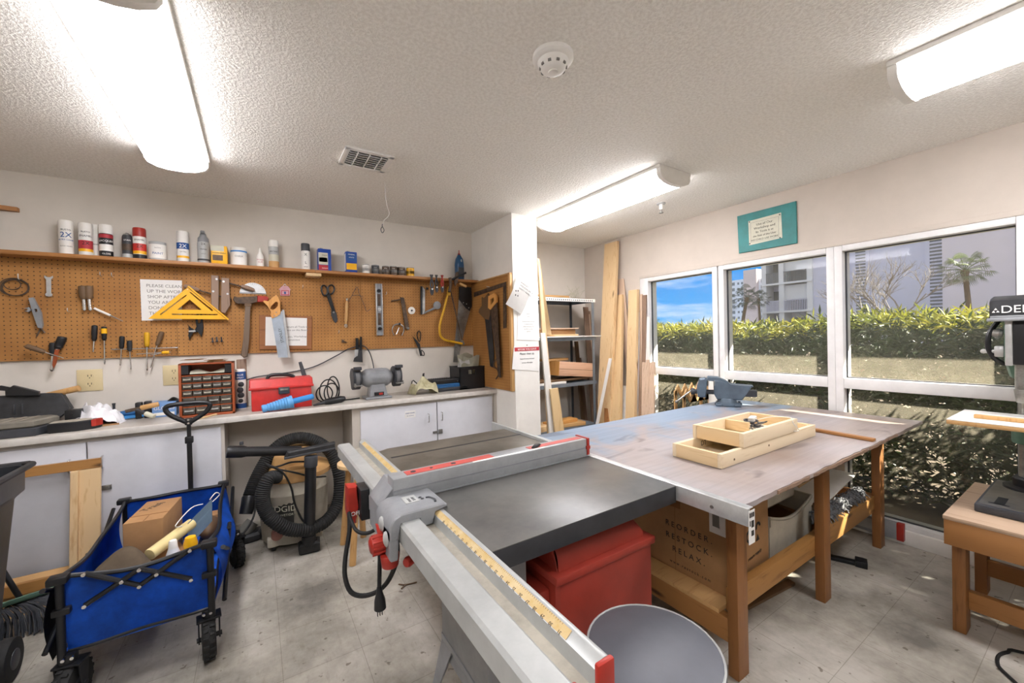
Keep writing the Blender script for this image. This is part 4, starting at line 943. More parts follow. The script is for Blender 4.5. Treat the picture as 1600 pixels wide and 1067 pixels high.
# ---- side panel of the pier: framing square and two saws
def sd(ps, d0, d1): return [(SX-d0, a, b) for a, b in ps], (-(d1-d0), 0, 0)
t = thing('framing_square', 'dark steel framing square on the side of the pillar', 'square', (SX, 3.2, 1.3))
G().prism(*sd([(3.571, 1.826), (2.959, 1.855), (2.971, 1.452), (3.025, 1.448), (3.009, 1.819), (3.574, 1.781)], .004, .008)).out('blade', M['rust'], t)
c = [(3.268, 1.847)][0]
G().cyl((SX, c[0], c[1]), (SX-.03, c[0], c[1]), .004, n=8).out('hook', M['alu'], t)
t = thing('hand_saw', 'dark old hand saw with a ragged black handle on the side of the pillar', 'saw', (SX, 3.3, 1.1))
G().prism(*sd([(3.365, 1.662), (3.24, 1.665), (3.189, 1.222), (3.207, 1.091), (3.267, 1.1)], .012, .015)).out('blade', M['dust'], t)
G().prism(*sd([(3.386, 1.763), (3.349, 1.734), (3.259, 1.786), (3.236, 1.748), (3.232, 1.592), (3.259, 1.534), (3.345, 1.55), (3.407, 1.591), (3.459, 1.619), (3.43, 1.655), (3.377, 1.675)], .008, .026), .004).out('handle', M['dark_z'], t)
t = thing('hand_saw', 'hand saw with a pale wooden handle and brown blade on the side of the pillar', 'saw', (SX, 3.2, 1.05))
G().prism(*sd([(3.206, 1.632), (3.076, 1.686), (3.055, 1.168), (3.04, 1.008), (3.084, 1.01)], .030, .033)).out('blade', M['rust'], t)
G().ring([(SX-.024, a, b) for a, b in [(3.224, 1.753), (3.117, 1.771), (3.084, 1.745), (3.082, 1.681), (3.194, 1.625), (3.235, 1.646)]], [[(SX-.024, a, b) for a, b in [(3.19, 1.72), (3.125, 1.734), (3.12, 1.702), (3.18, 1.666)]]], (-.016, 0, 0)).out('handle', M['handle'], t)
t = thing('leather_strap', 'curled dark hook and strap low on the side of the pillar', 'strap', (SX, 3.2, 1.0))
G().tube([(SX-.02, a, b) for a, b in [(3.122, 1.177), (3.182, 1.139), (3.183, 1.098), (3.126, 1.077), (3.106, 1.032), (3.154, 0.988)]], .006, n=8).out('strap', M['rust'], t)

# ---- wall outlets
def outlet(c, label, plug=False):
    t = thing('wall_outlet', label, 'outlet', (c[0], YB, c[1]-.057), 'almond wall outlets')
    G().bx(c[0]-.060, c[0]+.060, YB-.006, YB, c[1]-.070, c[1]+.070, .003).out('plate', M['almond'], t)
    for dz in (-.026, .026):
        rc = G().lathe([(.021, 0), (.021, .003)], (c[0], YB-.006, c[1]+dz), (0, -1, 0), n=20).out('receptacle', M['almond'], t)
        g = G()
        for dx in (-.008, .008): g.bx(c[0]+dx-.0015, c[0]+dx+.0015, YB-.0097, YB-.009, c[1]+dz-.002, c[1]+dz+.010)
        g.cyl((c[0], YB-.009, c[1]+dz-.010), (c[0], YB-.0097, c[1]+dz-.010), .003, n=8).out('slots', M['ink'], rc)
    return t
outlet((-0.917, 1.152), 'almond double outlet above the counter, left of the parts cabinet')
o2 = outlet((-0.498, 1.156), 'almond outlet half hidden behind the orange parts cabinet')

# ------------------------------------------------------------------ counter and cabinets
CZ = .885
ct = thing('countertop', 'long narrow worn off-white countertop along the pegboard wall', 'countertop', (0, 3.43, CZ-.04))
G().bx(-2.29, 1.874, 3.222, YB, CZ-.032, CZ).out('top', M['counter'], ct)
G().bx(-2.29, 1.874, 3.20, 3.222, CZ-.036, CZ+.001, .003).out('front_edge', M['counteredge'], ct)
def handle(x, y, z, parent, h=.05):
    return G().tube([(x, y, z+h), (x, y-.022, z+h*.9), (x, y-.026, z), (x, y-.022, z-h*.9), (x, y, z-h)], .005, n=8).out('handle', M['chrome'], parent)
def cabinet(x0, x1, doors, label):
    t = thing('base_cabinet', label, 'cabinet', ((x0+x1)/2, 3.43, 0), 'base cabinets under the counter')
    b = G()
    b.bx(x0, x0+.018, 3.245, YB-.005, 0, CZ-.034); b.bx(x1-.018, x1, 3.245, YB-.005, 0, CZ-.034)
    b.bx(x0, x1, YB-.02, YB-.005, 0, CZ-.034); b.bx(x0, x1, 3.245, YB-.02, .06, .078); b.bx(x0, x1, 3.30, 3.315, 0, .06)
    b.bx(x0, x1, 3.245, 3.262, CZ-.075, CZ-.034).bx(x0, x1, 3.245, 3.262, .06, .10).bx(x0, x0+.09, 3.240, 3.262, 0, CZ-.034).bx(x1-.05, x1, 3.240, 3.262, 0, CZ-.034)
    b.out('carcass', M['cabside'], t)
    ds = []
    for (a, c, hxs) in doors:
        d = G().bx(a, c, 3.227, 3.245, .075, CZ-.062, .002).out('door', M['cab'], t)
        if hxs: handle(hxs, 3.227, .70, d, .035)
        ds.append(d)
    return t, ds
cl, dl = cabinet(-1.78, -.196, [(-1.775, -.838, -0.903), (-.832, -.215, -0.77)], 'left base cabinet with two grey doors behind the wooden frame and blue wagon')
p = (-0.761, 3.22, 0.549)
G().bx(p[0]-.03, p[0]+.025, 3.218, 3.227, p[2]-.014, p[2]+.014, .002).cyl((p[0]+.008, 3.218, p[2]), (p[0]+.008, 3.212, p[2]), .009, n=12).out('hasp', M['steel'], dl[1])
cr, dr = cabinet(.60, 1.853, [(.66, 1.284, 1.205), (1.292, 1.835, 1.325)], 'right base cabinet with two grey doors and a latch, behind the table saw')
p = (1.052, 3.226, 0.751)
lb = G().bx(p[0]-.045, p[0]+.045, 3.2262, 3.2272, p[2]-.028, p[2]+.028).out('sticker', M['paper'], dr[0])
G().text('KEEP CLEAR', (p[0], 3.2258, p[2]+.004), (1, 0, 0), (0, 0, 1), .014, 'CENTER').text('do not block', (p[0], 3.2258, p[2]-.016), (1, 0, 0), (0, 0, 1), .011, 'CENTER').out('lettering', M['inkblue'], lb)
p = (1.275, 3.22, 0.57)
G().bx(1.245, 1.283, 3.216, 3.227, p[2]-.010, p[2]+.010, .002).out('latch', M['steel'], dr[0])
G().bx(1.295, 1.330, 3.214, 3.227, p[2]-.017, p[2]+.020, .003).cyl((1.312, 3.214, p[2]), (1.312, 3.206, p[2]), .009, n=10).out('latch', M['steel'], dr[1])
tag(G().bx(1.8545, 1.874, 3.215, YB, 0, CZ-.034).out('filler_panel', M['cabside']), 'narrow painted filler strip between the right cabinet and the pillar', 'panel')

# ------------------------------------------------------------------ things on the counter
# black folded plastic trough and grey drill case, far left
def ctop(x, y, z=0): return (x, y, CZ+z)
a = (-1.541, 4.238); b = (-1.351, 4.857)
t = thing('plastic_tray', 'black angled plastic tray standing on edge at the far left of the counter', 'tray', ctop(-1.2, 3.52))
z0, z1 = CZ+.0, 1.093
xl, xr = -1.75, -0.971
G().prism([(xl, 3.50, CZ+.045), (xr-.06, 3.50, CZ+.045), (xr, 3.52, CZ+.105), (xr-.045, 3.54, z1-.005), (xr-.09, 3.55, z1), (xl, 3.55, z1)], (0, .05, 0), .004).out('body', M['dust'], t)
G().bx(xl, xr-.09, 3.505, 3.60, CZ, CZ+.05, .004).out('base', M['dust'], t)
for f in (.55, .58): G().bx(xl+(xr-xl)*f*1.3-.003, xl+(xr-xl)*f*1.3+.003, 3.495, 3.502, CZ+.10, CZ+.16, .001).out('rib', M['darkgrey'], t)
q = (-1.202, 3.53, 1.135)
G().prism([(q[0]-.07, 3.52, q[2]+.015), (q[0]-.05, 3.52, q[2]+.022), (q[0]+.02, 3.52, q[2]-.005), (q[0]+.02, 3.52, q[2]-.02), (q[0]-.06, 3.52, q[2]-.005)], (0, .02, 0), .003).out('clip', M['black'], t)
q = (-1.163, 3.53, 1.124)
G().prism([(q[0]-.07, 3.515, q[2]+.0), (q[0]-.04, 3.515, q[2]+.03), (q[0]+.06, 3.515, q[2]-.015), (q[0]+.06, 3.515, q[2]-.04), (q[0]-.07, 3.515, q[2]-.03)], (0, .03, 0), .004).out('latch_flap', M['black'], t)
t = thing('drill_case', 'flat grey ribbed tool case in front of the black tray', 'case', ctop(-1.2, 3.32))
x1 = (-1.038, 3.261); x2 = (x1[0]+.06, x1[1]+.17)
G().prism([(-1.75, x1[1]+.0, CZ), (x1[0], x1[1], CZ), (x2[0], x2[1], CZ), (x2[0]-.05, x2[1]+.06, CZ), (-1.75, x2[1]+.06, CZ)], (0, 0, .045), .004).out('base', M['darkgrey'], t)
l = G().prism([(-1.75, x1[1]+.012, CZ+.046), (x1[0]-.012, x1[1]+.012, CZ+.046), (x2[0]-.015, x2[1]-.01, CZ+.046), (x2[0]-.06, x2[1]+.05, CZ+.046), (-1.75, x2[1]+.05, CZ+.046)], (0, 0, .040), .008).out('lid', plain('dusty_grey_case', '#7f7a6f', .6, wear=.1), t)
g = G()
for k in range(7):
    xx = x1[0]-.06-k*.052; g.bx(xx-.008, xx+.008, x1[1]+.02, x2[1]+.02, CZ+.084, CZ+.090, .002, rz=-.18)
g.out('ribs', plain('case_rib', '#a0998b', .6), l)
# sanding disc pad
x, y = (-0.916, 3.317)[0], 3.33
t = thing('polishing_pad', 'black round fan shaped tool with a red edge beside the grey case', 'tool', ctop(x, y))
G().prism([(x-.085+.0, y-.05, CZ), (x+.03, y-.055, CZ), (x+.10, y-.02, CZ), (x+.12, y+.02, CZ), (x+.07, y+.06, CZ), (x-.02, y+.07, CZ), (x-.09, y+.03, CZ)], (0, 0, .055), .006).out('body', M['black'], t)
G().prism([(x+.085, y-.030, CZ+.015), (x+.103, y-.022, CZ+.015), (x+.123, y+.018, CZ+.015), (x+.10, y+.02, CZ+.015)], (0, 0, .042), .003).out('red_edge', M['red'], t)
G().prism([(x-.08, y-.045, CZ+.056), (x+.03, y-.05, CZ+.056), (x+.09, y-.015, CZ+.056), (x+.06, y+.055, CZ+.056), (x-.08, y+.03, CZ+.056)], (0, 0, .003)).out('dusty_top', M['railin'], t)
q = (-0.932, 3.42, 0.968)
tag(G().bx(q[0]-.035, q[0]+.03, 3.40, 3.46, CZ, q[2]+.028, .004).cyl((q[0]-.005, 3.40, q[2]-.0), (q[0]-.005, 3.397, q[2]), .009, n=10).out('small_block', M['black']), 'small black plastic block behind the round black tool', 'block')
# white bag
q0, q1 = (-0.969, 3.46, 0.974), (-0.756, 3.46, 1.009)
t = thing('plastic_bag', 'crumpled white plastic bag on the counter below the outlet', 'bag', ctop((q0[0]+q1[0])/2, 3.5))
nb = random.Random(3)
cf = [(nb.uniform(3, 14), nb.uniform(3, 14), nb.uniform(0, 6)) for _ in range(9)]
def bagf(u, v):
    xx = q0[0]-.01+(q1[0]-q0[0]+.04)*u; yy = 3.38+.22*v
    env = (math.sin(PI*min(1, u*1.05+.02))**.55)*(math.sin(PI*(v*.86+.1))**.7)
    w = sum(math.sin(a*u*2+b_*v*2+c_)*math.cos(b_*u-a*v) for a, b_, c_ in cf)/7
    return (xx+.02*w, yy+.02*math.sin(9*u), CZ+.002+max(0, env*(.135-.05*u+.11*w)))
G().sheet(bagf, 34, 22).out('bag', M['bag'], t, angle=25)
q = (-1.024, 3.57, 1.099); q2 = (-0.941, 3.57, 1.112)
tag(G().cyl((q[0]-.1, 3.59, q[2]-.03), (q2[0], 3.55, q2[2]), .017, .019, n=14, bev=.003).out('wooden_dowel', M['tan_z']), 'short round wooden stick poking out over the white bag', 'stick')
q = (-0.857, 3.373)
tag(G().bx(q[0]-.05, q[0]+.12, q[1]-.01, q[1]+.07, CZ, CZ+.006, .001, rz=.25).out('sandpaper_sheet', M['card']), 'brown folded sandpaper sheet under the white bag', 'sandpaper')
# blue clamp
x, y = (-0.842, 3.544)
t = thing('caulking_gun', 'blue plastic squeeze clamp lying on the counter in front of the white bag', 'clamp', ctop(x+.1, y))
G().prism([(x-.018, y, CZ+.005), (x+.012, y, CZ), (x+.015, y, CZ+.03), (x+.03, y, CZ+.06), (x+.005, y, CZ+.092), (x-.022, y, CZ+.06)], (0, .04, 0), .008).out('jaw', M['blue'], t)
G().lathe([(.010, 0), (.022, .02), (.013, .06), (.022, .12), (.018, .17), (.010, .21)], (x+.01, y+.02, CZ+.04), (1, .05, .04), n=14).out('grip', M['blue'], t)
G().prism([(x+.03, y-.0, CZ+.003), (x+.24, y, CZ+.012), (x+.26, y, CZ+.03), (x+.12, y, CZ+.028), (x+.04, y, CZ+.02)], (0, .03, 0), .005).out('lower_lever', M['lblue'], t)
def stick(name, p0, p1, r, r2, mat, label, cat, tipm=None, frac=.4):
    p0 = Vector(p0); p1 = Vector(p1)
    t = thing(name, label, cat, (p0+p1)/2)
    m_ = p0+(p1-p0)*frac
    G().cyl(p0, m_, r, n=12, bev=.002).out('handle', mat, t)
    if tipm: G().cyl(m_, p1, r2, n=10).out('shaft', tipm, t)
    return t
stick('paint_brush', (-0.545, 3.4, 0.989), (-0.703, 3.4, 0.959), .016, .011, M['tan_z'], 'round wooden handled tool lying across the counter, tip towards the blue clamp', 'tool', M['rust'], .55)
stick('file_tool', (-0.552, 3.3, 0.923), (-0.641, 3.34, 0.968), .015, .011, M['papery'], 'short pale handled tool with its end towards the counter edge', 'tool', M['dust'], .5)
for px, lb in (((-0.67, 3.54, 0.993, 0.017), 'left'), ((-0.626, 3.54, 0.997, 0.018), 'right')):
    tag(G().bx(px[0]-px[3], px[0]+px[3], px[1], px[1]+.05, CZ, px[2], .006).out('plug_block', M['black']), 'small black block behind the wooden handled tool, %s of two' % lb, 'block')
x, y, zt, r = (-0.786, 3.54, 1.002, 0.012)
tag(G().lathe([(r*1.4, CZ), (r*1.2, CZ+.012), (r*.5, CZ+.02), (r*.6, zt-.015), (r*.8, zt)], (x, y, 0), n=14).out('hose_nozzle', M['darkgrey']), 'small dark nozzle standing beside the white bag', 'nozzle')
x, y, zt, r = (-0.539, 3.532, 0.984, 0.063)
t = thing('glove_box', 'light blue cardboard box of gloves beside the parts cabinet', 'box', ctop(x, y+.05))
G().bx(x-r, x+r, y, y+.11, CZ, zt, .004).out('box', plain('pale_blue_card', '#7aa3d8', .6, wear=.05), t)
G().bx(x-r+.01, x+r-.01, y-.001, y+.001, CZ+.01, CZ+.03).out('printed_band', M['inkwhite'], t)
G().text('GLOVES', (x, y-.0015, CZ+(zt-CZ)*.5), (1, 0, 0), (0, 0, 1), .03, 'CENTER').out('lettering', M['inkwhite'], t)
G().sheet(lambda u, v: (x+r*(.2+.9*u), y+.02+.08*v, zt+.004+.02*math.sin(PI*u)*math.sin(PI*v)), 6, 6).solidify(.002).out('glove', M['blackm'], t)
# parts cabinet
x0, x1 = -0.438, -0.14
yf = 3.36; zb = CZ; zt = 1.243
t = thing('parts_cabinet', 'orange framed cabinet of small clear drawers full of screws', 'drawer cabinet', ctop((x0+x1)/2, yf+.08))
hh = zt-zb
G().bx(x0, x0+.014, yf, yf+.16, zb, zt, .002).bx(x1-.014, x1, yf, yf+.16, zb, zt, .002).bx(x0, x1, yf+.15, yf+.16, zb, zt).bx(x0, x1, yf, yf+.16, zt-.010, zt, .002).bx(x0, x1, yf, yf+.16, zb, zb+.016, .002).out('case', M['orange'], t)
lev = [.045, .195, .375, .505, .635, .77, .80]
rows = [(.05, .19, 4), (.20, .37, 4), (.38, .50, 5), (.51, .63, 5), (.64, .76, 5)]
for z in (.195, .375, .505, .635, .77): G().bx(x0+.014, x1-.014, yf+.002, yf+.15, zb+hh*z-.003, zb+hh*z+.003).out('divider', M['orange'], t)
smoky = plain('smoky_drawer_plastic', '#5d554c', .25, col2='#3f3933', scale=25)
for (a, b_, n) in rows:
    w = (x1-x0-.032)/n
    for k in range(n):
        xa = x0+.016+k*w
        d = G().bx(xa+.002, xa+w-.002, yf+.004, yf+.14, zb+hh*a+.004, zb+hh*b_-.002, .002).out('drawer', smoky, t)
        zm = zb+hh*(a+b_)/2
        G().prism([(xa+w*.15, yf-.008, zm+.007), (xa+w*.5, yf-.010, zm+.003), (xa+w*.85, yf-.008, zm+.007), (xa+w*.85, yf-.008, zm-.003), (xa+w*.15, yf-.008, zm-.003)], (0, .013, 0), .001).out('pull', M['clear'] if (k+n) % 2 else M['lgrey'], d)
for xa in (x0+.014, x1-.05): G().bx(xa, xa+.036, yf+.01, yf+.15, zb+hh*.80, zt-.012).out('corner_block', M['black'], t)
G().sheet(lambda u, v: (x0+.055+(x1-x0-.11)*u, yf+.03+.1*v, zb+hh*.80+.030*math.sin(PI*v)*(.6+.4*math.sin(8*u))), 14, 8).out('paper_roll', M['papery'], t)
g = G()
for k in range(7):
    a = nb.uniform(x0+.05, x1-.08); g.bx(a-.05, a+.05, yf+.02, yf+.10, zt+.001+.004*k, zt+.003+.004*k, rz=nb.uniform(-.4, .4))
tag(g.out('veneer_scraps', M['carddark']), 'loose veneer scraps lying on top of the orange parts cabinet', 'veneer', None)['kind'] = 'stuff'
# tall spray bottle / wipes can
x, y, ztc, r = (-0.111, 3.54, 1.178, 0.035)
t = thing('aerosol_can', 'tall blue and white cleaner can beside the orange parts cabinet', 'spray can', ctop(x, y+r))
h = ztc-CZ
G().lathe([(r*.95, CZ), (r, CZ+.005), (r, CZ+h*.95), (r*.85, ztc)], (x, y+r, 0)).out('can', M['white'], t)
for a, b_, m in ((0.02, .14, M['inkblue']), (.74, .94, M['inkblue'])): G().lathe([(r+.0007, CZ+h*a), (r+.0007, CZ+h*b_)], (x, y+r, 0), caps=False).out('label_band', m, t)
G().text('BLUE', (x, y-.002, CZ+h*.84), (1, 0, 0), (0, 0, 1), .018, 'CENTER').text('SPRAY', (x, y-.002, CZ+h*.77), (1, 0, 0), (0, 0, 1), .016, 'CENTER').out('lettering', M['inkwhite'], t)
for k, (dx, dz, s_) in enumerate(((.004, .62, .020), (-.002, .48, .022), (.002, .35, .022), (0, .21, .016))): G().ball((x+dx, y+.002, CZ+h*dz), (s_, .006, s_), 10).out('printed_picture', M['darkgrey'], t)
x2_, y2_, zt2, r2 = (-0.106, 3.54, 1.248, 0.035)
tag(G().bx(x2_-r2*.8, x2_+r2*1.0, y2_+.10, y2_+.14, CZ, zt2, .004).out('sanding_block', M['brown_z']), 'weathered wood block standing behind the blue and white can', 'wood block')
# wood strips, blade
q = (-0.208, 3.593); q2 = (-0.095, 3.565)
tag(G().cyl(((-0.383, 3.151)[0], (-0.383, 3.151)[1]+.01, CZ+.006), ((-0.205, 3.401)[0], (-0.205, 3.401)[1]+.02, CZ+.006), .006, n=8).out('paint_stirrer', M['pine_x']), 'thin wooden paint stick in front of the parts cabinet', 'stick')
t = thing('utility_knife', 'black utility knife at the counter edge beside the parts cabinet', 'knife', (*q, CZ))
G().prism([(q[0]-.02, q[1], CZ+.002), (q[0]+.09, q[1]+.012, CZ+.002), (q[0]+.13, q[1]+.045, CZ+.002), (q[0]+.10, q[1]+.055, CZ+.002), (q[0]-.0, q[1]+.03, CZ+.002)], (0, 0, .018), .004).out('body', M['black'], t)
G().prism([(q[0]-.02, q[1]+.002, CZ+.009), (q[0]-.0, q[1]+.028, CZ+.009), (q[0]-.055, q[1]+.006, CZ+.009)], (0, 0, .002)).out('blade', M['steel'], t)
# red tool box
b0 = (-0.054, 3.497); b1 = (0.357, 3.642)
x0, x1, y0 = b0[0], b1[0]-.01, 3.33
zt = 1.041
t = thing('tool_box', 'red plastic tool box with a black latch on the counter', 'tool box', ctop((x0+x1)/2, y0+.09))
G().bx(x0+.01, x1-.01, y0+.004, y0+.175, CZ, zt, .008).out('base', M['tomato'], t)
zl = 1.095
G().bx(x0-.004, x1+.004, y0-.008, y0+.185, zt-.006, zt+.012, .004).out('lid_rim', M['tomato'], t)
G().prism([(x0, y0-.002, zt+.01), (x0, y0+.180, zt+.01), (x0, y0+.160, zl+.012), (x0, y0+.025, zl+.008)], (x1-x0, 0, 0), .006).out('lid', M['tomato'], t)
xm = (x0+x1)/2+.01
G().bx(xm-.035, xm+.035, y0-.016, y0+.0, zt-.045, zt+.004, .004).out('latch', M['darkgrey'], t)
G().bx(xm-.025, xm+.025, y0-.020, y0-.014, zt-.022, zt-.008, .002).out('latch_clip', M['steel'], t)
G().tube([(xm-.10, y0+.09, zl+.005), (xm-.075, y0+.09, zl+.035), (xm+.03, y0+.09, zl+.03), (xm+.075, y0+.09, zl+.01)], .012, n=8).out('carry_handle', M['black'], t)
q = (0.291, 3.5, 1.165); q2 = (0.31, 3.48, 1.09)
tag(G().prism([(q[0]-.022, 3.52, q[2]+.045), (q[0], 3.52, q[2]+.05), (q2[0]+.025, 3.50, q2[2]-.03), (q2[0]-.012, 3.50, q2[2]-.03)], (0, .012, 0), .002).out('pry_bar', M['darkgrey']), 'grey flat bar sticking up behind the red tool box', 'bar')
# blue nozzle tool
p0 = Vector((0.016, 3.25, 0.929)); p1 = Vector((0.342, 3.27, 0.965)); p0.z = CZ+.026
t = thing('dust_nozzle', 'blue tapered nozzle with a bright blue handle lying before the red tool box', 'nozzle', (p0+p1)/2)
d = p1-p0; L = d.length
prof = [(.018, 0), (.026, .004)]
for k in range(9): prof += [(.026+.0022*k, L*(.06+.052*k)), (.0235+.0022*k, L*(.06+.052*k+.04))]
G().lathe(prof+[(.046, L*.55), (.046, L*.58), (.02, L*.585)], p0, d, n=20).out('ribbed_cone', plain('pale_blue_plastic', '#62a4dc', .5, wear=.06), t)
G().lathe([(.021, L*.58), (.021, L*.98), (.016, L)], p0, d, n=16).out('handle', M['lblue'], t)
# coiled black cord with plug tool
x, y = 0.504, 3.34
t = thing('rotary_tool', 'black rotary tool with its cord coiled beside the bench grinder', 'power tool', ctop(x, y))
G().lathe([(.010, 0), (.020, .02), (.026, .06), (.026, .14), (.018, .17)], (0.406, 3.31, 0.906)[:2]+(CZ+.022,), (1, .25, .05), n=14).out('body', M['black'], t)
G().lathe([(.006, 0), (.010, .05), (.014, .08)], ((0.341, 3.28, 0.893)[0], 3.285, CZ+.012), (1, .3, .12), n=10).out('nose', M['dust'], t)
for k, (w, h_, dx) in enumerate(((.055, .075, 0), (.065, .09, -.02), (.045, .10, .018), (.06, .065, -.045))):
    G().tube([(x-.02+dx+w*math.cos(a*PI/5), y+.06+.02*k+.01*math.sin(a), CZ+h_+.004+h_*.98*math.sin(a*PI/5)) for a in range(10)], .005, n=7, closed=True, sub=3).out('cord_loop', M['rubber'], t)
G().tube([(x+.03, y+.04, CZ+.01), (x+.08, y+.06, CZ+.012), (x+.14, y+.10, CZ+.008), (x+.20, y+.12, CZ+.007)], .005, n=7).out('cord_tail', M['rubber'], t)
# wall cord to the grinder
pts = [(-0.079, 3.62, 1.089), (0.008, 3.63, 1.111), (0.202, 3.635, 1.127), (0.387, 3.635, 1.162), (0.559, 3.63, 1.244), (0.66, 3.62, 1.3), (0.77, 3.615, 1.324), (0.823, 3.62, 1.278), (0.855, 3.625, 1.18), (0.862, 3.6, 1.068)]
cord_pts = pts

# bench grinder
gx, gy = (0.833, 3.499); gy = 3.34
zc = 1.058
t = thing('bench_grinder', 'grey bench grinder with two guarded wheels on the counter', 'bench grinder', ctop(gx, gy+.06))
G().tube(cord_pts+[(gx+.02, gy+.14, CZ+.05), (gx, gy+.10, CZ+.04)], .0045, n=7, sub=5).out('power_cord', M['darkgrey'], t)
G().prism([(gx-.105, gy-.005, CZ), (gx+.105, gy-.005, CZ), (gx+.105, gy+.15, CZ), (gx-.105, gy+.15, CZ)], (0, 0, .02), .006).out('foot', M['grey'], t)
G().prism([(gx-.075, gy+.005, CZ+.02), (gx+.075, gy+.005, CZ+.02), (gx+.055, gy+.02, zc-.05), (gx-.055, gy+.02, zc-.05)], (0, .11, 0), .006).out('pedestal', M['grey'], t)
sw = G().bx(gx-.035, gx+.04, gy-.004, gy+.012, CZ+.030, CZ+.058, .002).out('switch_plate', M['black'], t)
G().bx(gx-.0, gx+.03, gy-.010, gy-.003, CZ+.035, CZ+.052, .002).out('switch', M['red'], sw)
yy = gy+.075
G().lathe([(.045, -.125), (.055, -.115), (.074, -.085), (.076, -.07), (.076, .07), (.074, .085), (.055, .115), (.045, .125)], (gx, yy, zc), (1, 0, 0), n=32).out('motor', M['grey'], t)
g = G()
for k in range(14):
    a = 2*PI*k/14; g.bx(gx-.055, gx+.055, yy+.076*math.cos(a)-.002, yy+.076*math.cos(a)+.002, zc+.076*math.sin(a)-.004, zc+.076*math.sin(a)+.004, R=Rx(a))
g.out('cooling_fins', M['grey'], t)
for s_ in (-1, 1):
    xx = gx+s_*.165
    G().cyl((gx+s_*.12, yy, zc), (xx, yy, zc), .022, n=14).out('shaft', M['steel'], t)
    out_ = [(yy+.088*math.cos(a), zc+.088*math.sin(a)) for a in [(-.75+k*.1)*PI*.9+PI*.75 for k in range(18)]]
    G().prism([(xx-.030, a, b_) for a, b_ in out_], (.06, 0, 0), .004).out('guard', M['darkgrey'], t)
    G().lathe([(.015, -.014), (.074, -.014), (.074, .014), (.015, .014)], (xx-s_*.002, yy-.018, zc), (1, 0, 0), n=30).out('grinding_wheel', plain('grinding_stone', '#6f6f70', .9, wear=.1), t)
    G().bx(xx-.028, xx+.03, yy-.105, yy-.06, zc+.075, zc+.10, .004).out('spark_shield', M['darkgrey'], t)
    G().bx(xx-.03, xx+.03, yy-.125, yy-.085, zc-.055, zc-.045, .002).bx(xx+s_*.02, xx+s_*.028, yy-.12, yy+.02, zc-.06, zc-.03, .002).out('tool_rest', M['steel'], t)
# cream cloth
x, y = (1.218, 3.518)[0], 3.36
t = tag(G().sheet(lambda u, v: ((x-.085+.21*u)+.02*math.sin(5*v), y-.035+.16*v+.01*math.sin(7*u), CZ+.001+max(0, (math.sin(PI*u)**.5)*(math.sin(PI*(v*.92+.04))**.5)*(.125+.03*math.sin(6*u+3*v)+.028*math.sin(11*u-7*v)+.02*math.sin(17*v+4*u)))), 40, 32).out('work_rag', M['rag'], angle=60), 'crumpled cream rag on the counter right of the bench grinder', 'rag')
q = (1.292, 3.45, 0.99)
t = thing('hex_key', 'thin black bent rod poking out behind the cream rag', 'tool', ctop(q[0], 3.47))
G().tube([(q[0]-.07, 3.47, CZ+.06), (q[0]-.125, 3.47, CZ+.118), (q[0]-.14, 3.47, CZ+.09), (q[0]-.15, 3.47, CZ+.055)], .005, n=7, sub=2).out('rod', M['black'], t)
q = (1.245, 3.45, 1.028)
G().prism([(q[0]-.012, 3.45, CZ+.05), (q[0]+.012, 3.45, CZ+.06), (q[0]+.022, 3.45, q[2]+.035), (q[0]+.006, 3.45, q[2]+.03)], (0, .012, 0), .002).out('blade_tip', M['black'], t)
# case stack
x0, x1 = (1.367, 3.556)[0], (1.672, 3.662)[0]
y0 = 3.40
t = thing('plastic_case', 'dark grey flat plastic case at the bottom of the little stack near the crate', 'case', ctop((x0+x1)/2, y0+.1), 'stacked cases')
G().bx(x0, x1, y0, y0+.20, CZ, CZ+.034, .005).bx(x0-.004, x1+.004, y0-.004, y0+.2, CZ+.016, CZ+.020, .001).out('case', M['darkgrey'], t)
t = tag(G().bx(x0-.035, x1+.005, y0+.0, y0+.21, CZ+.034, CZ+.048, .003, rz=.05).bx(x0-.03, x1+.02, y0+.01, y0+.22, CZ+.048, CZ+.066, .003, rz=-.03).out('binder', M['blue']), 'blue binder lying in the middle of the little stack near the crate', 'binder', 'stacked cases')
t = thing('drill_bit_case', 'black ridged case with bright clips on top of the blue binder', 'case', (x0+.05, y0+.1, CZ+.068), 'stacked cases')
G().bx(x0-.04, x1-.03, y0+.02, y0+.16, CZ+.068, CZ+.110, .006).out('case', M['black'], t)
g = G()
for k in range(9): g.bx(x0-.03+k*.022, x0-.022+k*.022, y0+.03, y0+.15, CZ+.108, CZ+.114, .001)
g.out('ridges', M['black'], t)
for k in range(3): G().bx(x1-.10+k*.02, x1-.092+k*.02, y0+.016, y0+.021, CZ+.080, CZ+.088, .001).out('clip', M['chrome'], t)
q = (1.64, 3.49)
tag(G().prism([(q[0]-.06, q[1]-.01, CZ+.012), (q[0]+.05, q[1]+.02, CZ+.03), (q[0]+.06, q[1]+.03, CZ+.058), (q[0]-.04, q[1]+.01, CZ+.046)], (0, .06, 0), .006).out('sanding_sponge', M['papery']), 'pale wedge of folded cloth leaning between the case stack and crate', 'cloth wedge')
tag(G().bx(q[0]-.03, q[0]+.13, q[1]-.03, q[1]+.03, CZ, CZ+.006, .002, rz=.1).bx(q[0]+.05, q[0]+.11, q[1]-.03, q[1]+.01, CZ+.006, CZ+.011, .002, rz=-.2).out('wood_shim', M['pine_x']), 'thin wood shims lying in front of the black crate', 'shim')
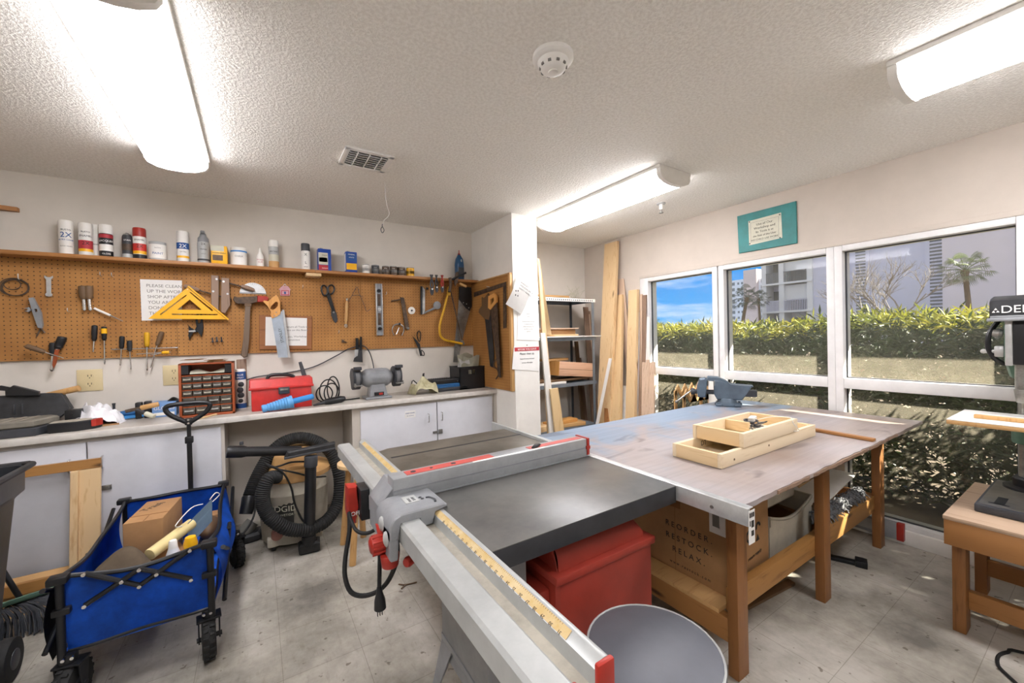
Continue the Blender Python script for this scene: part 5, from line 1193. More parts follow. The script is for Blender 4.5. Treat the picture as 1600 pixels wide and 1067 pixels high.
# crate with papers
x0, x1 = (1.709, 3.491)[0], 1.853
zt = 1.097
t = thing('file_crate', 'black plastic file crate of papers in the corner of the counter', 'crate', ctop((x0+x1)/2, 3.52))
y0, y1 = 3.40, 3.625
x0 = 1.59
g = G()
g.bx(x0, x0+.006, y0, y1, CZ, zt).bx(x1-.006, x1, y0, y1, CZ, zt).bx(x0, x1, y1-.006, y1, CZ, zt).bx(x0, x1, y0, y1, CZ, CZ+.006)
ym, xc_ = zt-.075, (x0+x1)/2
g.bx(x0, x1, y0, y0+.006, CZ, zt-.07).bx(x0, x1, y0, y0+.006, zt-.03, zt).bx(x0, xc_-.04, y0, y0+.006, zt-.07, zt-.03).bx(xc_+.035, x1, y0, y0+.006, zt-.07, zt-.03).bx(xc_-.006, xc_+.002, y0, y0+.006, zt-.07, zt-.03)
g.bx(x0-.006, x1+.004, y0-.006, y1+.004, zt-.010, zt, .001)if False else None
g.out('crate', M['black'], t)
G().bx(x0-.005, x1+.003, y0-.005, y0+.003, zt-.012, zt+.002, .002).bx(x0-.005, x0+.003, y0, y1, zt-.012, zt+.002, .002).out('rim', M['black'], t)
for k in range(6):
    lab = 'newspaper sheet sticking up out of the black crate, %s' % ('frontmost', 'second', 'third', 'fourth', 'fifth', 'rearmost')[k]
    xa = x0+.02+.03*(k % 3); wd = (.13, .10, .16, .12, .18, .14)[k]; ht = (.03, .06, .09, .05, .12, .10)[k]; ti = (.3, -.35, .2, .45, -.15, .1)[k]
    def pf(u, v, k=k, xa=xa, wd=wd, ht=ht, ti=ti):
        z = CZ+.03+(zt+ht-CZ-.03)*v
        return (min(x1-.012, xa+wd*u+ti*.16*(v-.6)), y0+.035+.028*k+.02*math.sin(3*u+k)*v, z+.05*ti*(u-.5)*v+.012*math.sin(7*u+k)*v)
    tag(G().sheet(pf, 10, 8).solidify(.0012).out('newspaper', M['paper'] if k % 2 else M['papery']), lab, 'paper', 'papers in the crate')

# ------------------------------------------------------------------ wet and dry vacuum under the counter
vx, vy = .195, 3.19
t = thing('shop_vacuum', 'beige shop vacuum with a tan lid in the gap under the counter', 'vacuum cleaner', (vx, vy, 0))
VZ = .455
dr_ = G().lathe([(.192, .035), (.20, .045), (.218, VZ-.10), (.222, VZ-.095), (.222, VZ-.085), (.219, VZ-.08), (.223, VZ)], (vx, vy, 0), n=44).out('drum', M['vacbody'], t)
G().lathe([(.224, VZ-.006), (.240, VZ), (.242, VZ+.03), (.225, VZ+.045), (.17, VZ+.06), (.15, VZ+.075), (.145, VZ+.13), (.13, VZ+.155), (.09, VZ+.175), (.001, VZ+.18)], (vx, vy, 0), n=40).out('lid', M['vaclid'], t)
G().bx(vx-.06, vx+.06, vy-.25, vy-.10, VZ-.01, VZ+.085, .02).out('inlet_block', M['vaclid'], t)
for a in (.6, 2.4, 3.9, 5.4): 
    xx, yy = vx+.19*math.cos(a), vy+.19*math.sin(a)
    G().bx(xx-.035, xx+.035, yy-.035, yy+.035, .03, .09, .012).out('caster_pod', M['vacbody'], t)
    G().cyl((xx-.012, yy, .03), (xx+.012, yy, .03), .03, n=16, bev=.004).out('caster_wheel', M['rubber'], t)
p = (0.078, 2.99, 0.135)
G().cyl((p[0], 3.01, p[2]), (p[0], 2.965, p[2]-.01), .034, n=18, bev=.005).out('drain_cap', plain('red_brown_cap', '#8d5f52', .6), t)
def front(xx): return vy-math.sqrt(max(0, .2085**2-(xx-vx)**2))
lb = G()
xa, xb = 0.008, 0.175
za, zb_ = 0.178, 0.323
for lo, hi, mm, nm in ((za, zb_, M['ink'], 'label_plate'),):
    lb.sheet(lambda u, v: (xa+(xb-xa)*u, front(xa+(xb-xa)*u)-.007, lo+(hi-lo)*v), 12, 2)
    lbl = lb.out(nm, mm, t)
def curved(g):
    for vv in g.bm.verts: vv.co.y += front(vv.co.x)-front((xa+xb)/2)
    return g
yq = front((xa+xb)/2)-.0095
curved(G().text('RIDGID', (xa+.012, yq, za+(zb_-za)*.60), (1, 0, 0), (0, 0, 1), .052)).out('lettering', M['papery'], lbl)
curved(G().text('WET/DRY VAC', (xa+.09, yq, za+(zb_-za)*.40), (1, 0, 0), (0, 0, 1), .020)).out('lettering', M['papery'], lbl)
curved(G().text('2.5', (xa+.010, yq, za+.012), (1, 0, 0), (0, 0, 1), .038)).out('lettering', M['hackyellow'], lbl)
# corrugated hose: one long loop, ribbed
def ribbed(pts, r, name, parent, mat, sub=14, amp=.05, n=14):
    P_ = [Vector(p) for p in pts]; Q = []
    for i in range(len(P_)-1):
        a = P_[max(i-1, 0)]; b_ = P_[i]; c = P_[i+1]; d = P_[min(i+2, len(P_)-1)]
        for k in range(sub):
            u = k/sub; Q.append(.5*((2*b_)+(c-a)*u+(2*a-5*b_+4*c-d)*u*u+(3*b_-a-3*c+d)*u**3))
    Q.append(P_[-1]); cnt = [0]; L = len(Q)
    return G().tube(Q, r, n=n, sub=0, rr=lambda u: r*(1+amp*(1 if round(u*(L-1)) % 2 else -1))).out(name, mat, parent)
VACT = t
H_ = [(0.089, 2.93, 0.516), (0.04, 2.88, 0.529), (0.008, 2.86, 0.463), (0.009, 2.86, 0.376), (0.047, 2.86, 0.288), (0.134, 2.87, 0.196), (0.243, 2.89, 0.153), (0.356, 2.94, 0.154), (0.439, 3.0, 0.221), (0.471, 3.05, 0.333), (0.463, 3.09, 0.461), (0.421, 3.13, 0.575), (0.343, 3.16, 0.651), (0.244, 3.18, 0.69), (0.145, 3.18, 0.679), (0.067, 3.16, 0.626), (0.009, 3.12, 0.543), (-0.035, 3.06, 0.464), (-0.061, 3.02, 0.4)]
HOSE = ribbed(H_, .040, 'hose', VACT, M['rubber'], 16)
e0 = Vector(H_[-1]); e1 = Vector((-0.086, 2.98, 0.307))
G().lathe([(.040, 0), (.044, .01), (.040, (e1-e0).length*.5), (.036, (e1-e0).length)], e0, e1-e0, n=18).out('hose_cuff', M['black'], HOSE)
# wand resting on the lid with a floor tool
wd = thing('vacuum_wand', 'long straight black vacuum wand lying across the top of the vacuum', 'vacuum wand', (.15, 2.95, .66))
a, b_ = Vector((-0.17, 2.93, 0.72)), Vector((0.226, 2.97, 0.65))
G().cyl(a, b_, .030, n=18).out('tube', M['black'], wd)
G().lathe([(.034, 0), (.036, .01), (.036, .08), (.031, .10)], a, b_-a, n=18).out('cuff', M['black'], wd)
G().bx(a.x+.065, a.x+.085, a.y-.01, a.y+.01, a.z+.03, a.z+.05, .003).out('latch_button', M['darkgrey'], wd)
ft = thing('vacuum_floor_tool', 'black wide floor tool on an upright pipe leaning against the vacuum', 'vacuum tool', (.42, 2.92, 0))
a, b_ = Vector((0.126, 2.885, 0.655)), Vector((0.427, 2.9, 0.661))
d = (b_-a).normalized()
G().prism([a+Vector((0, 0, -.022)), b_+Vector((0, 0, -.016)), b_+Vector((0, 0, .024)), a+Vector((.02, 0, .018))], (0, .055, 0), .008).out('head', M['dust'], ft)
G().prism([a+Vector((0, -.004, -.026)), b_+Vector((0, -.004, -.020)), b_+Vector((0, -.004, -.008)), a+Vector((0, -.004, -.012))], (0, .012, 0), .002).out('lip', M['darkgrey'], ft)
pt, pb = Vector((0.279, 2.9, 0.623)), Vector((0.252, 2.9, 0.193))
G().cyl(pt, pt+(pb-pt)*.16, .040, n=18, bev=.004).out('collar', M['darkgrey'], ft)
pb2 = Vector((pb.x, pb.y, .05))
G().cyl(pt+(pb-pt)*.14, pb2, .034, n=18).out('pipe', M['black'], ft)
p = (0.251, 3.019)
G().prism([(pb.x-.06, 2.87, 0), (pb.x+.06, 2.86, 0), (pb.x+.07, 2.95, 0), (pb.x-.06, 2.95, 0)], (0, 0, .07), .012).cyl((pb.x, 2.90, .05), (pb.x, 2.90, .11), .042, n=16).out('brush_foot', M['rubber'], ft)
# small vacuum nozzle on the floor and cords over the lid
p = (-0.096, 3.284)
t2 = thing('vacuum_nozzle', 'dusty grey vacuum nozzle lying on the floor left of the vacuum', 'vacuum tool', (p[0], p[1], 0))
G().prism([(p[0]-.09, p[1]-.05, 0), (p[0]+.08, p[1]-.02, 0), (p[0]+.12, p[1]+.10, 0), (p[0]-.02, p[1]+.10, 0)], (0, 0, .06), .015).out('head', M['dust'], t2)
G().lathe([(.035, 0), (.045, .04), (.042, .10)], (p[0]-.03, p[1]+.02, .05), (.55, .2, .55), n=16).out('neck', plain('grey_nozzle', '#77756f', .6), t2)
cd = G()
yv = 2.955
cd.tube([(0.026, 2.93, 0.614), (0.056, 2.92, 0.586), (0.101, 2.92, 0.586), (0.165, 2.91, 0.6), (0.25, 2.93, 0.583)], .006, n=7)
cd.tube([(0.023, 2.94, 0.604), (0.083, 2.9, 0.582), (0.127, 2.9, 0.529), (0.162, 2.93, 0.43), (0.178, 2.945, 0.326), (0.213, 2.945, 0.22), (0.241, 2.94, 0.172)], .006, n=7)
cd.tube([(0.016, 2.95, 0.618), (0.083, 2.91, 0.575), (0.182, 2.92, 0.528), (0.295, 2.95, 0.467), (0.375, 3.0, 0.44)], .006, n=7)
cd.tube([(-0.036, 3.0, 0.421), (-0.039, 2.97, 0.31), (-0.066, 2.9, 0.264), (-0.104, 2.86, 0.229)], .006, n=7)
cd.out('power_cord', M['rubber'], VACT)

# ------------------------------------------------------------------ round wooden stool behind the saw
sx, sy = (0.726, 2.684)
sx, sy = .68, 2.72
ws = thing('wooden_stool', 'small round wooden stool partly hidden behind the table saw', 'stool', (sx, sy, 0))
p = (0.464, 2.595, 0.56)
feet = [(0.443, 2.597), (0.452, 2.566)]
f1, f2, f3 = (0.454, 2.876), (0.456, 2.571), (1.001, 2.923)
cx_, cy_ = (.53, 2.70)
tops = [(cx_-.05, cy_+.04), (cx_-.02, cy_-.08), (cx_+.08, cy_+.0), (cx_+.02, cy_+.08)]
fts = [(f1[0], f1[1]), (f2[0], f2[1]), (f3[0], f3[1]), (cx_+.06, cy_+.20)]
SZ = .565
G().lathe([(.115, SZ), (.125, SZ+.006), (.125, SZ+.026), (.115, SZ+.032), (.001, SZ+.032)], (cx_, cy_, 0), n=36).out('seat', M['pine_x'], ws)
for a, b_ in zip(tops, fts): G().cyl((b_[0], b_[1], 0), (a[0], a[1], SZ), .020, .016, n=14).out('leg', M['tan_z'], ws)
for i, j, h in ((0, 2, .26), (1, 2, .30), (0, 3, .22)):
    u = 1-h/SZ
    A = Vector((fts[i][0]*u+tops[i][0]*(1-u), fts[i][1]*u+tops[i][1]*(1-u), h)); Bv = Vector((fts[j][0]*u+tops[j][0]*(1-u), fts[j][1]*u+tops[j][1]*(1-u), h))
    G().cyl(A, Bv, .010, n=10).out('stretcher', M['tan_z'], ws)

# ------------------------------------------------------------------ wheeled bin at the left edge
bn = thing('wheeled_bin', 'tall dusty black wheeled rubbish bin at the left edge', 'bin', (-1.15, 2.36, 0))
RZ = .855; xr, yf_, yb_ = -.852, 2.02, 2.655; xl = -1.50
def loop(x0, x1, y0, y1, z, c=.05):
    o = []
    for (cx, cy, a0) in ((x1-c, y1-c, 0), (x0+c, y1-c, 90), (x0+c, y0+c, 180), (x1-c, y0+c, 270)):
        for k in range(4): a = math.radians(a0+k*30); o.append(Vector((cx+c*math.cos(a), cy+c*math.sin(a), z)))
    return o
def skin(rings, mat, name, parent, close_bottom=True, thick=0):
    g = G(); b = g.bm; R_ = [[b.verts.new(p) for p in r] for r in rings]; n = len(R_[0])
    for A, Bq in zip(R_, R_[1:]):
        for i in range(n): b.faces.new((A[i], A[(i+1) % n], Bq[(i+1) % n], Bq[i]))
    if close_bottom: b.faces.new(R_[0][::-1])
    bmesh.ops.recalc_face_normals(b, faces=b.faces)
    if thick: bmesh.ops.solidify(b, geom=b.faces[:], thickness=thick)
    return g.out(name, mat, parent)
binm = plain('scuffed_black_bin', '#191b1d', .4, col2='#3d4146', scale=3.2)
skin([loop(xl+.10, xr-.10, yf_+.09, yb_-.10, .06), loop(xl+.085, xr-.062, yf_+.075, yb_-.085, .30), loop(xl+.03, xr-.035, yf_+.03, yb_-.035, RZ-.13), loop(xl+.025, xr-.03, yf_+.025, yb_-.03, RZ-.12), loop(xl+.012, xr-.012, yf_+.012, yb_-.012, RZ-.10), loop(xl+.01, xr-.010, yf_+.01, yb_-.010, RZ)], binm, 'body', bn, thick=.005)
G().tube([p for p in loop(xl, xr, yf_, yb_, RZ, .06)], .013, n=8, closed=True, sub=2).out('rim', M['dust'], bn)
p = (-0.88, 2.499)
for xx, yy in ((p[0]-.02, p[1]), (p[0]-.02, 2.10), (-1.42, 2.55)):
    w = G().cyl((xx-.025, yy, .085), (xx+.025, yy, .085), .085, n=28, bev=.01).out('wheel', M['rubber'], bn)
    G().cyl((xx-.028, yy, .085), (xx+.028, yy, .085), .04, n=16, bev=.004).out('hub', M['darkgrey'], w)
# spray bottle-like things in the bin
q = (-0.975, 2.817, 0.87)
t = thing('power_tool_top', 'black capped tub with a pink lid showing above the bin rim', 'tub', (-1.15, 2.50, .70))
G().lathe([(.07, .70), (.075, .86), (.06, .885), (.03, .90)], (-1.07, 2.52, 0), n=24).out('tub', M['black'], t)
G().lathe([(.035, .90), (.035, .915), (.001, .916)], (-1.08, 2.52, 0), n=20).out('lid', plain('pink_lid', '#b04a5c', .5), t)
G().lathe([(.078, .84), (.080, .85), (.078, .86)], (-1.07, 2.52, 0), n=24, caps=False).out('metal_band', M['alu'], t)
# ------------------------------------------------------------------ wooden frame leaning on the cabinet, plywood, broom
fr = thing('screen_stretcher', 'rough pine frame leaning against the left cabinet', 'frame', (-1.15, 3.13, 0))
def lean(z): return 3.19-.10*(1-z/.75)*.9
fx0, fx1, fz0, fz1 = -1.60, -.765, .10, .735
def fboard(x0, x1, z0, z1, name, mat, th=.022):
    G().prism([(x0, lean(z0)-th, z0), (x1, lean(z0)-th, z0), (x1, lean(z1)-th, z1), (x0, lean(z1)-th, z1)], (0, th, 0), .002).out(name, mat, fr)
fboard(fx0, fx1, fz1-.05, fz1, 'top_rail', M['leg_x']); fboard(fx0, fx1-.02, fz0, fz0+.055, 'bottom_rail', M['leg_x'])
fboard(fx1-.115, fx1-.085, fz0+.055, fz1-.05, 'inner_stile', M['pine_z'], .04); fboard(fx1-.085, fx1, fz0-.02, fz1-.052, 'outer_stile', M['cream_z'] if 'cream_z' in M else M['pine_z'])
fboard(fx0, fx0+.06, fz0+.055, fz1-.05, 'outer_stile', M['pine_z'])
tag(G().prism([(-1.60, 3.05, 0), (-.80, 3.08, 0), (-.80, 3.175, .16), (-1.60, 3.165, .16)], (0, .012, 0), .001).out('plywood_offcut', M['ply_x']), 'strip of plywood on the floor behind the broom, under the pine frame', 'plywood')
bx_, by_ = (-0.887, 2.839)
br = thing('broom', 'black bristled broom head on the floor beside the bin', 'broom', (bx_, by_, 0))
G().prism([(bx_-.20, by_+.06, .135), (bx_-.02, by_+.10, .145), (bx_+.005, by_+.115, .135), (bx_-.02, by_+.135, .12), (bx_-.20, by_+.12, .11)], (0, 0, .025), .006).out('block', M['green'], br)
g = G()
for k in range(150):
    u = nb.random(); a = Vector((bx_-.20+.19*u, by_+.075+.035*u+nb.uniform(-.01, .03), .125))
    e = Vector((bx_-.16+.30*u+nb.uniform(-.02, .02), by_-.02+.05*u+nb.uniform(-.03, .05), nb.uniform(0.003, .02)))
    g.tube([a, (a+e)/2+Vector((.015, .0, .02)), e], .0028, n=4, sub=2)
g.out('bristles', M['darkgrey'], br)['kind'] = 'stuff'
G().cyl((bx_-.12, by_+.10, .15), (bx_-.42, by_+.155, .95), .011, n=12).out('handle', M['black'], br)

# ------------------------------------------------------------------ folding wagon
wg = thing('folding_wagon', 'blue cloth folding wagon with black frame and chunky wheels', 'wagon', (-.42, 2.58, 0))
X0, X1, Y0, Y1 = -.645, -.195, 2.185, 3.03
ZB, ZR = .205, .50
T_ = M['blackm']
def rim(x0, x1, y0, y1, z): return [Vector(p) for p in ((x0, y0, z), (x1, y0, z), (x1, y1, z), (x0, y1, z))]
sag = lambda u: -.055*math.sin(PI*u)
# cloth tub: four sagging walls and a floor
def wall_(p0, p1, sg, bow, n=18):
    p0 = Vector(p0); p1 = Vector(p1); nrm = (p1-p0).cross(Vector((0, 0, 1))).normalized()
    return lambda u, v: (p0+(p1-p0)*u)+Vector((0, 0, ZB+.01+(ZR-ZB-.01+sg*math.sin(PI*u))*v))+nrm*(bow*math.sin(PI*v)*(.5+.5*math.sin(PI*u))+.006*math.sin(9*u+4*v))
for nm, p0, p1, sg, bow in (('near_panel', (X0+.012, Y0, 0), (X1-.012, Y0, 0), -.03, .010), ('far_panel', (X1-.012, Y1, 0), (X0+.012, Y1, 0), .0, .012), ('side_panel', (X1, Y0+.01, 0), (X1, Y1-.01, 0), -.075, .065), ('side_panel', (X0, Y1-.01, 0), (X0, Y0+.01, 0), -.045, .03)):
    G().sheet(wall_(p0, p1, sg, bow), 22, 10).solidify(.003).out(nm, M['cloth'], wg)
    f = wall_(p0, p1, sg, bow)
    G().tube([f(k/16, 1) for k in range(17)], .009, n=8, sub=2).out('rim_binding', M['black'], wg)
    G().tube([f(k/10, 0) for k in range(11)], .007, n=6, sub=1).out('hem_binding', M['black'], wg)
G().bx(X0, X1, Y0, Y1, ZB, ZB+.012, .003).out('floor_panel', M['cloth'], wg)
for xx in (X0, X1):
    for yy in (Y0, Y1):
        s1 = -1 if yy == Y0 else 1
        G().cyl((xx, yy+s1*.016, .16), (xx, yy+s1*.016, ZR+.005), .013, n=12).out('post', T_, wg)
        G().bx(xx-.030, xx+.026, yy+s1*.016-.026, yy+s1*.016+.022, ZR-.012, ZR+.016, .006).out('corner_cap', T_, wg)
def bar(a, b_, name='cross_bar', r=.011):
    G().cyl(a, b_, r, n=8).out(name, T_, wg)
yo = Y0-.022
xm = (X0+X1)/2
NB = lambda p: (p[0], yo, p[2])
kn = [NB(q) for q in ((-0.577, 2.155, 0.504), (-0.473, 2.155, 0.439), (-0.421, 2.155, 0.469), (-0.422, 2.155, 0.402), (-0.369, 2.155, 0.433), (-0.26, 2.155, 0.372), (-0.261, 2.155, 0.497), (-0.578, 2.155, 0.382))]
for i, j in ((0, 3), (7, 2), (2, 5), (3, 6)): bar(kn[i], kn[j], r=.0095)
for q in kn: G().cyl((q[0], yo-.008, q[2]), (q[0], yo-.016, q[2]), .0075, n=12, bev=.002).out('rivet', M['chrome'], wg)
for zz, x0, x1 in ((kn[5][2], X1-.03, X1+.02), (kn[7][2], X0-.02, X0+.03)): G().bx(x0, x1, yo-.014, yo+.014, zz-.012, zz+.012, .004).out('slide_collar', T_, wg)
for xx, s1 in ((X1, 1), (X0, -1)):
    xo = xx+s1*.045; ym_ = (Y0+Y1)/2
    for a, b_ in (((xo, Y0-.01, ZR-.03), (xo, ym_+.03, ZB+.05)), ((xo, Y1+.01, ZR-.03), (xo, ym_-.03, ZB+.05)), ((xo, Y0-.01, ZB+.03), (xo, ym_+.03, ZR-.10)), ((xo, Y1+.01, ZB+.03), (xo, ym_-.03, ZR-.10))): bar(a, b_, r=.009)
def wheel(x, y, ang, fork):
    w = G(); w.M = Tr(x, y, .088) @ Rz(ang)
    w.lathe([(.055, -.024), (.078, -.024), (.087, -.014), (.088, 0), (.087, .014), (.078, .024), (.055, .024)], (0, 0, 0), (1, 0, 0), n=32)
    for k in range(18):
        a = 2*PI*k/18
        for s1 in (-1, 1): w.bx(s1*.011-.009, s1*.011+.009, .087*math.cos(a+s1*.08)-.006, .087*math.cos(a+s1*.08)+.006, .087*math.sin(a+s1*.08)-.006, .087*math.sin(a+s1*.08)+.006, .002, R=Rx(a))
    o = w.out('wheel', M['rubber'], wg)
    w = G(); w.M = Tr(x, y, .088) @ Rz(ang)
    w.lathe([(.012, -.026), (.05, -.020), (.056, -.012), (.056, .012), (.05, .020), (.012, .026)], (0, 0, 0), (1, 0, 0), n=24).out('hub', M['darkgrey'], o)
    w = G(); w.M = Tr(x, y, .088) @ Rz(ang)
    for s1 in (-1, 1): w.prism([(s1*.036, -.016, -.01), (s1*.036, .016, -.01), (s1*.036, .028, .085), (s1*.036, -.028, .085)], (.005, 0, 0), .001)
    w.bx(-.041, .046, -.032, .032, .085, .094, .003); w.cyl((-.042, 0, 0), (.047, 0, 0), .010, n=10)
    w.cyl((0, 0, .094), (0, 0, .125), .022, n=14)
    f = w.out('wheel_fork', T_, wg)
    for s1 in (-1, 1): G().cyl((x+s1*.012, y-.022, .205), (x+s1*.012, y-.032, .205), .006, n=8).out('bolt', M['chrome'], f)
wheel(X1-.015, Y0-.0, .12, True); wheel(X0+.02, Y0-.01, -.25, True); wheel(X1+.055, Y1-.05, .35, True); wheel(X0+.02, Y1-.02, 0, True)
# handle
hx_ = -0.358; hz = 0.976
hd = G().cyl((hx_, Y1+.035, .16), (hx_, Y1+.035, hz-.17), .013, n=12).cyl((hx_, Y1+.035, hz-.19), (hx_, Y1+.035, hz-.06), .0105, n=12).out('handle', M['black'], wg)
G().tube([(hx_, Y1+.035, hz-.075), (hx_-.03, Y1+.035, hz-.06), (hx_-.085, Y1+.035, hz-.02), (hx_-.105, Y1+.035, hz+.018), (hx_-.08, Y1+.035, hz+.036), (hx_, Y1+.035, hz+.040), (hx_+.08, Y1+.035, hz+.036), (hx_+.105, Y1+.035, hz+.018), (hx_+.085, Y1+.035, hz-.02), (hx_+.03, Y1+.035, hz-.06)], .0135, n=10, closed=True).out('grip', M['black'], hd)
G().bx(hx_-.02, hx_+.02, Y1+.02, Y1+.05, hz-.20, hz-.16, .005).bx(hx_-.018, hx_+.018, Y1+.022, Y1+.048, hz-.09, hz-.05, .005).out('collar', M['black'], hd)
for zz in (hz-.058, hz-.078): G().cyl((hx_, Y1+.022, zz), (hx_, Y1+.016, zz), .006, n=10).out('bolt', M['chrome'], hd)
G().bx(hx_-.03, hx_+.03, Y1+.0, Y1+.04, .20, .25, .004).out('handle_bracket', T_, wg)
for k in range(3): G().sheet(lambda u, v: (X0-.035-.02*math.sin(PI*u)+.012*k, Y0+.02+.10*v+.06*k, ZB-.02+(ZR-ZB-.03)*u), 8, 4).solidify(.003).out('side_pocket', M['black'], wg)
# contents
bxc = thing('cardboard_box', 'brown cardboard box standing inside the blue wagon', 'box', (-.42, 2.74, ZB+.015))
bR = about((-.43, 2.72, ZB), Rz(-.12))
g = G(); g.M = bR; g.bx(-.545, -.395, 2.58, 2.88, ZB+.016, ZB+.315, .003); g.out('box', M['card'], bxc)
g = G(); g.M = bR; g.bx(-.546, -.394, 2.66, 2.664, ZB+.315, ZB+.3165); g.bx(-.47, -.466, 2.58, 2.66, ZB+.315, ZB+.3165); g.out('flap_seam', M['carddark'], bxc)
g = G(); g.M = bR; g.text('Trash', (-.505, 2.72, ZB+.3155), (.5, .86, 0), (-.86, .5, 0), .05); g.out('handwriting', M['ink'], bxc)
g = G(); g.M = bR; g.text('THIS SIDE', (-.3942, 2.62, ZB+.12), (0, 1, 0), (0, 0, 1), .04); g.out('lettering', M['carddark'], bxc)
tag(G().sheet(lambda u, v: (-.61+.20*u, 2.225+.16*v, ZB+.20+.115*math.sin(PI*u)*math.sin(PI*v)+.015*math.sin(6*u+5*v)), 16, 14).solidify(.004).out('work_glove', plain('brown_suede', '#7b6b58', .9)), 'brown crumpled cloth at the near left end of the wagon', 'cloth')
t = thing('rolled_paper', 'cream roll of masking paper lying in the wagon beside the cardboard box', 'paper roll', (-.40, 2.44, ZB+.2))
G().cyl((-.43, 2.38, ZB+.225), (-.30, 2.56, ZB+.262), .026, n=20, bev=.003).out('roll', plain('masking_paper', '#d9c68d', .7, wear=.05), t)
tag(G().bx(-.44, -.32, 2.38, 2.54, ZB+.014, ZB+.19, .004, rz=.3).out('paper_bag', M['carddark']), 'olive brown paper bag under the cream roll in the wagon', 'paper bag')
t = thing('face_mask', 'pale blue disposable face mask with ear loops draped in the wagon', 'face mask', (-.27, 2.60, ZB+.2))
G().sheet(lambda u, v: (-.31+.085*u, 2.50+.15*u+.02*v, ZB+.17+.10*v+.05*u+.012*math.sin(14*v)), 10, 16).solidify(.003).out('mask', plain('mask_blue', '#8fa9be', .8, wear=.04), t)
G().tube([(-.33, 2.50, ZB+.28), (-.35, 2.47, ZB+.30), (-.30, 2.56, ZB+.34), (-.26, 2.62, ZB+.33)], .0025, n=5).out('ear_loop', M['white'], t)
G().tube([(-.235, 2.67, ZB+.33), (-.21, 2.69, ZB+.355), (-.195, 2.71, ZB+.335), (-.225, 2.69, ZB+.31)], .0025, n=5).out('ear_loop', M['white'], t)
t = thing('glue_tube', 'white plastic squeeze bottle with a yellow cap in the wagon', 'bottle', (-.33, 2.36, ZB))
G().lathe([(.03, ZB+.014), (.034, ZB+.08), (.030, ZB+.20), (.016, ZB+.245)], (-.345, 2.36, 0), n=16).out('bottle', M['bag'], t)
G().lathe([(.018, ZB+.24), (.015, ZB+.27), (.012, ZB+.275), (.001, ZB+.276)], (-.345, 2.36, 0), n=14).out('cap', M['white'], t)
G().lathe([(.024, ZB+.20), (.028, ZB+.235), (.020, ZB+.265), (.001, ZB+.27)], (-.285, 2.38, 0), n=14).cyl((-.285, 2.38, ZB+.014), (-.285, 2.38, ZB+.205), .024, n=14).out('second_cap', M['yellow'], t)
t = thing('work_shoe', 'dark brown shoe in the far corner of the wagon', 'shoe', (-.24, 2.85, ZB))
G().ball((-.25, 2.82, ZB+.13), (.05, .12, .055), 16).out('upper', M['dark_z'], t)
G().bx(-.30, -.205, 2.71, 2.93, ZB+.014, ZB+.09, .02).out('sole', M['black'], t)
G().bx(-.255, -.205, 2.84, 2.92, ZB+.14, ZB+.185, .004).out('tongue', M['card'], t)

# ------------------------------------------------------------------ table saw
TZ = .80
sw = thing('table_saw', 'contractor table saw with a long aluminium rip fence and grey extension wing', 'table saw', (.9, 1.5, 0))
G().prism([(.505, 1.40, TZ-.035), (1.280, 1.40, TZ-.035), (1.280, 2.11, TZ-.035), (.56, 2.11, TZ-.035), (.505, 2.08, TZ-.035)], (0, 0, .035), .004).out('iron_table', M['iron'], sw)
g = G()
for yy in (1.66, 1.93): g.bx(.53, 1.279, yy-.009, yy+.009, TZ-.002, TZ+.0006)
g.out('miter_slot', M['wingedge'], sw)
G().bx(.508, 1.298, .917, 1.385, TZ-.002, TZ+.001, .001).out('extension_wing', M['wing'], sw)
G().bx(.508, 1.298, .917, 1.398, TZ-.062, TZ-.002, .003).out('wing_edge', M['wingedge'], sw)
# front rail: outer tube, low channel, inner upright bar with the scale
RY0, RY1 = .497, 2.36
rl = G().prism([(x, RY0, z) for x, z in ((.358, TZ-.062), (.424, TZ-.062), (.424, TZ-.006), (.417, TZ), (.366, TZ), (.358, TZ-.008))], (0, RY1-RY0, 0), .001).out('front_rail', M['rail'], sw)
G().bx(.422, .476, RY0, RY1, TZ-.058, TZ-.036).out('rail_channel', M['railin'], rl)
G().prism([(x, RY0, z) for x, z in ((.470, TZ-.062), (.506, TZ-.062), (.506, TZ+.004), (.500, TZ+.008), (.490, TZ+.008), (.472, TZ-.004))], (0, RY1-RY0, 0), .001).out('scale_bar', M['rail'], rl)
tp = G().prism([(.473, .575, TZ-.0026), (.473, 2.30, TZ-.0026), (.4885, 2.30, TZ+.0082), (.4885, .575, TZ+.0082)], (0, 0, .0006)).out('scale_tape', M['tape'], rl)
g = G(); u_ = Vector((.0155, 0, .0108)).normalized()
for k in range(30, -1, -1):
    yy = .60+(30-k)*.0254*1.05
    if 1.18 < yy < 1.55: continue
    g.text(str(k+1), Vector((.477, yy-.004, TZ+.0010)), (0, 1, 0), -u_ if False else (-.82, 0, -.57), .0105, 'CENTER', .0002)
    for q in range(4): 
        a = Vector((.4855, yy+q*.00667, TZ+.0069)); g.flat([a, a+Vector((0, .0009, 0)), a+Vector((.0028, .0009, .0020)), a+Vector((.0028, 0, .0020))])
g.out('scale_marks', M['ink'], tp)
for x0, x1, z0, z1 in ((.356, .426, TZ-.064, TZ+.002), (.469, .508, TZ-.064, TZ+.010)):
    G().bx(x0, x1, RY0-.012, RY0, z0, z1, .004).out('end_cap', M['red'], rl)
G().bx(1.282, 1.2985, 1.475, 2.27, TZ-.06, TZ+.014, .002).out('rear_rail', M['rail'], sw)
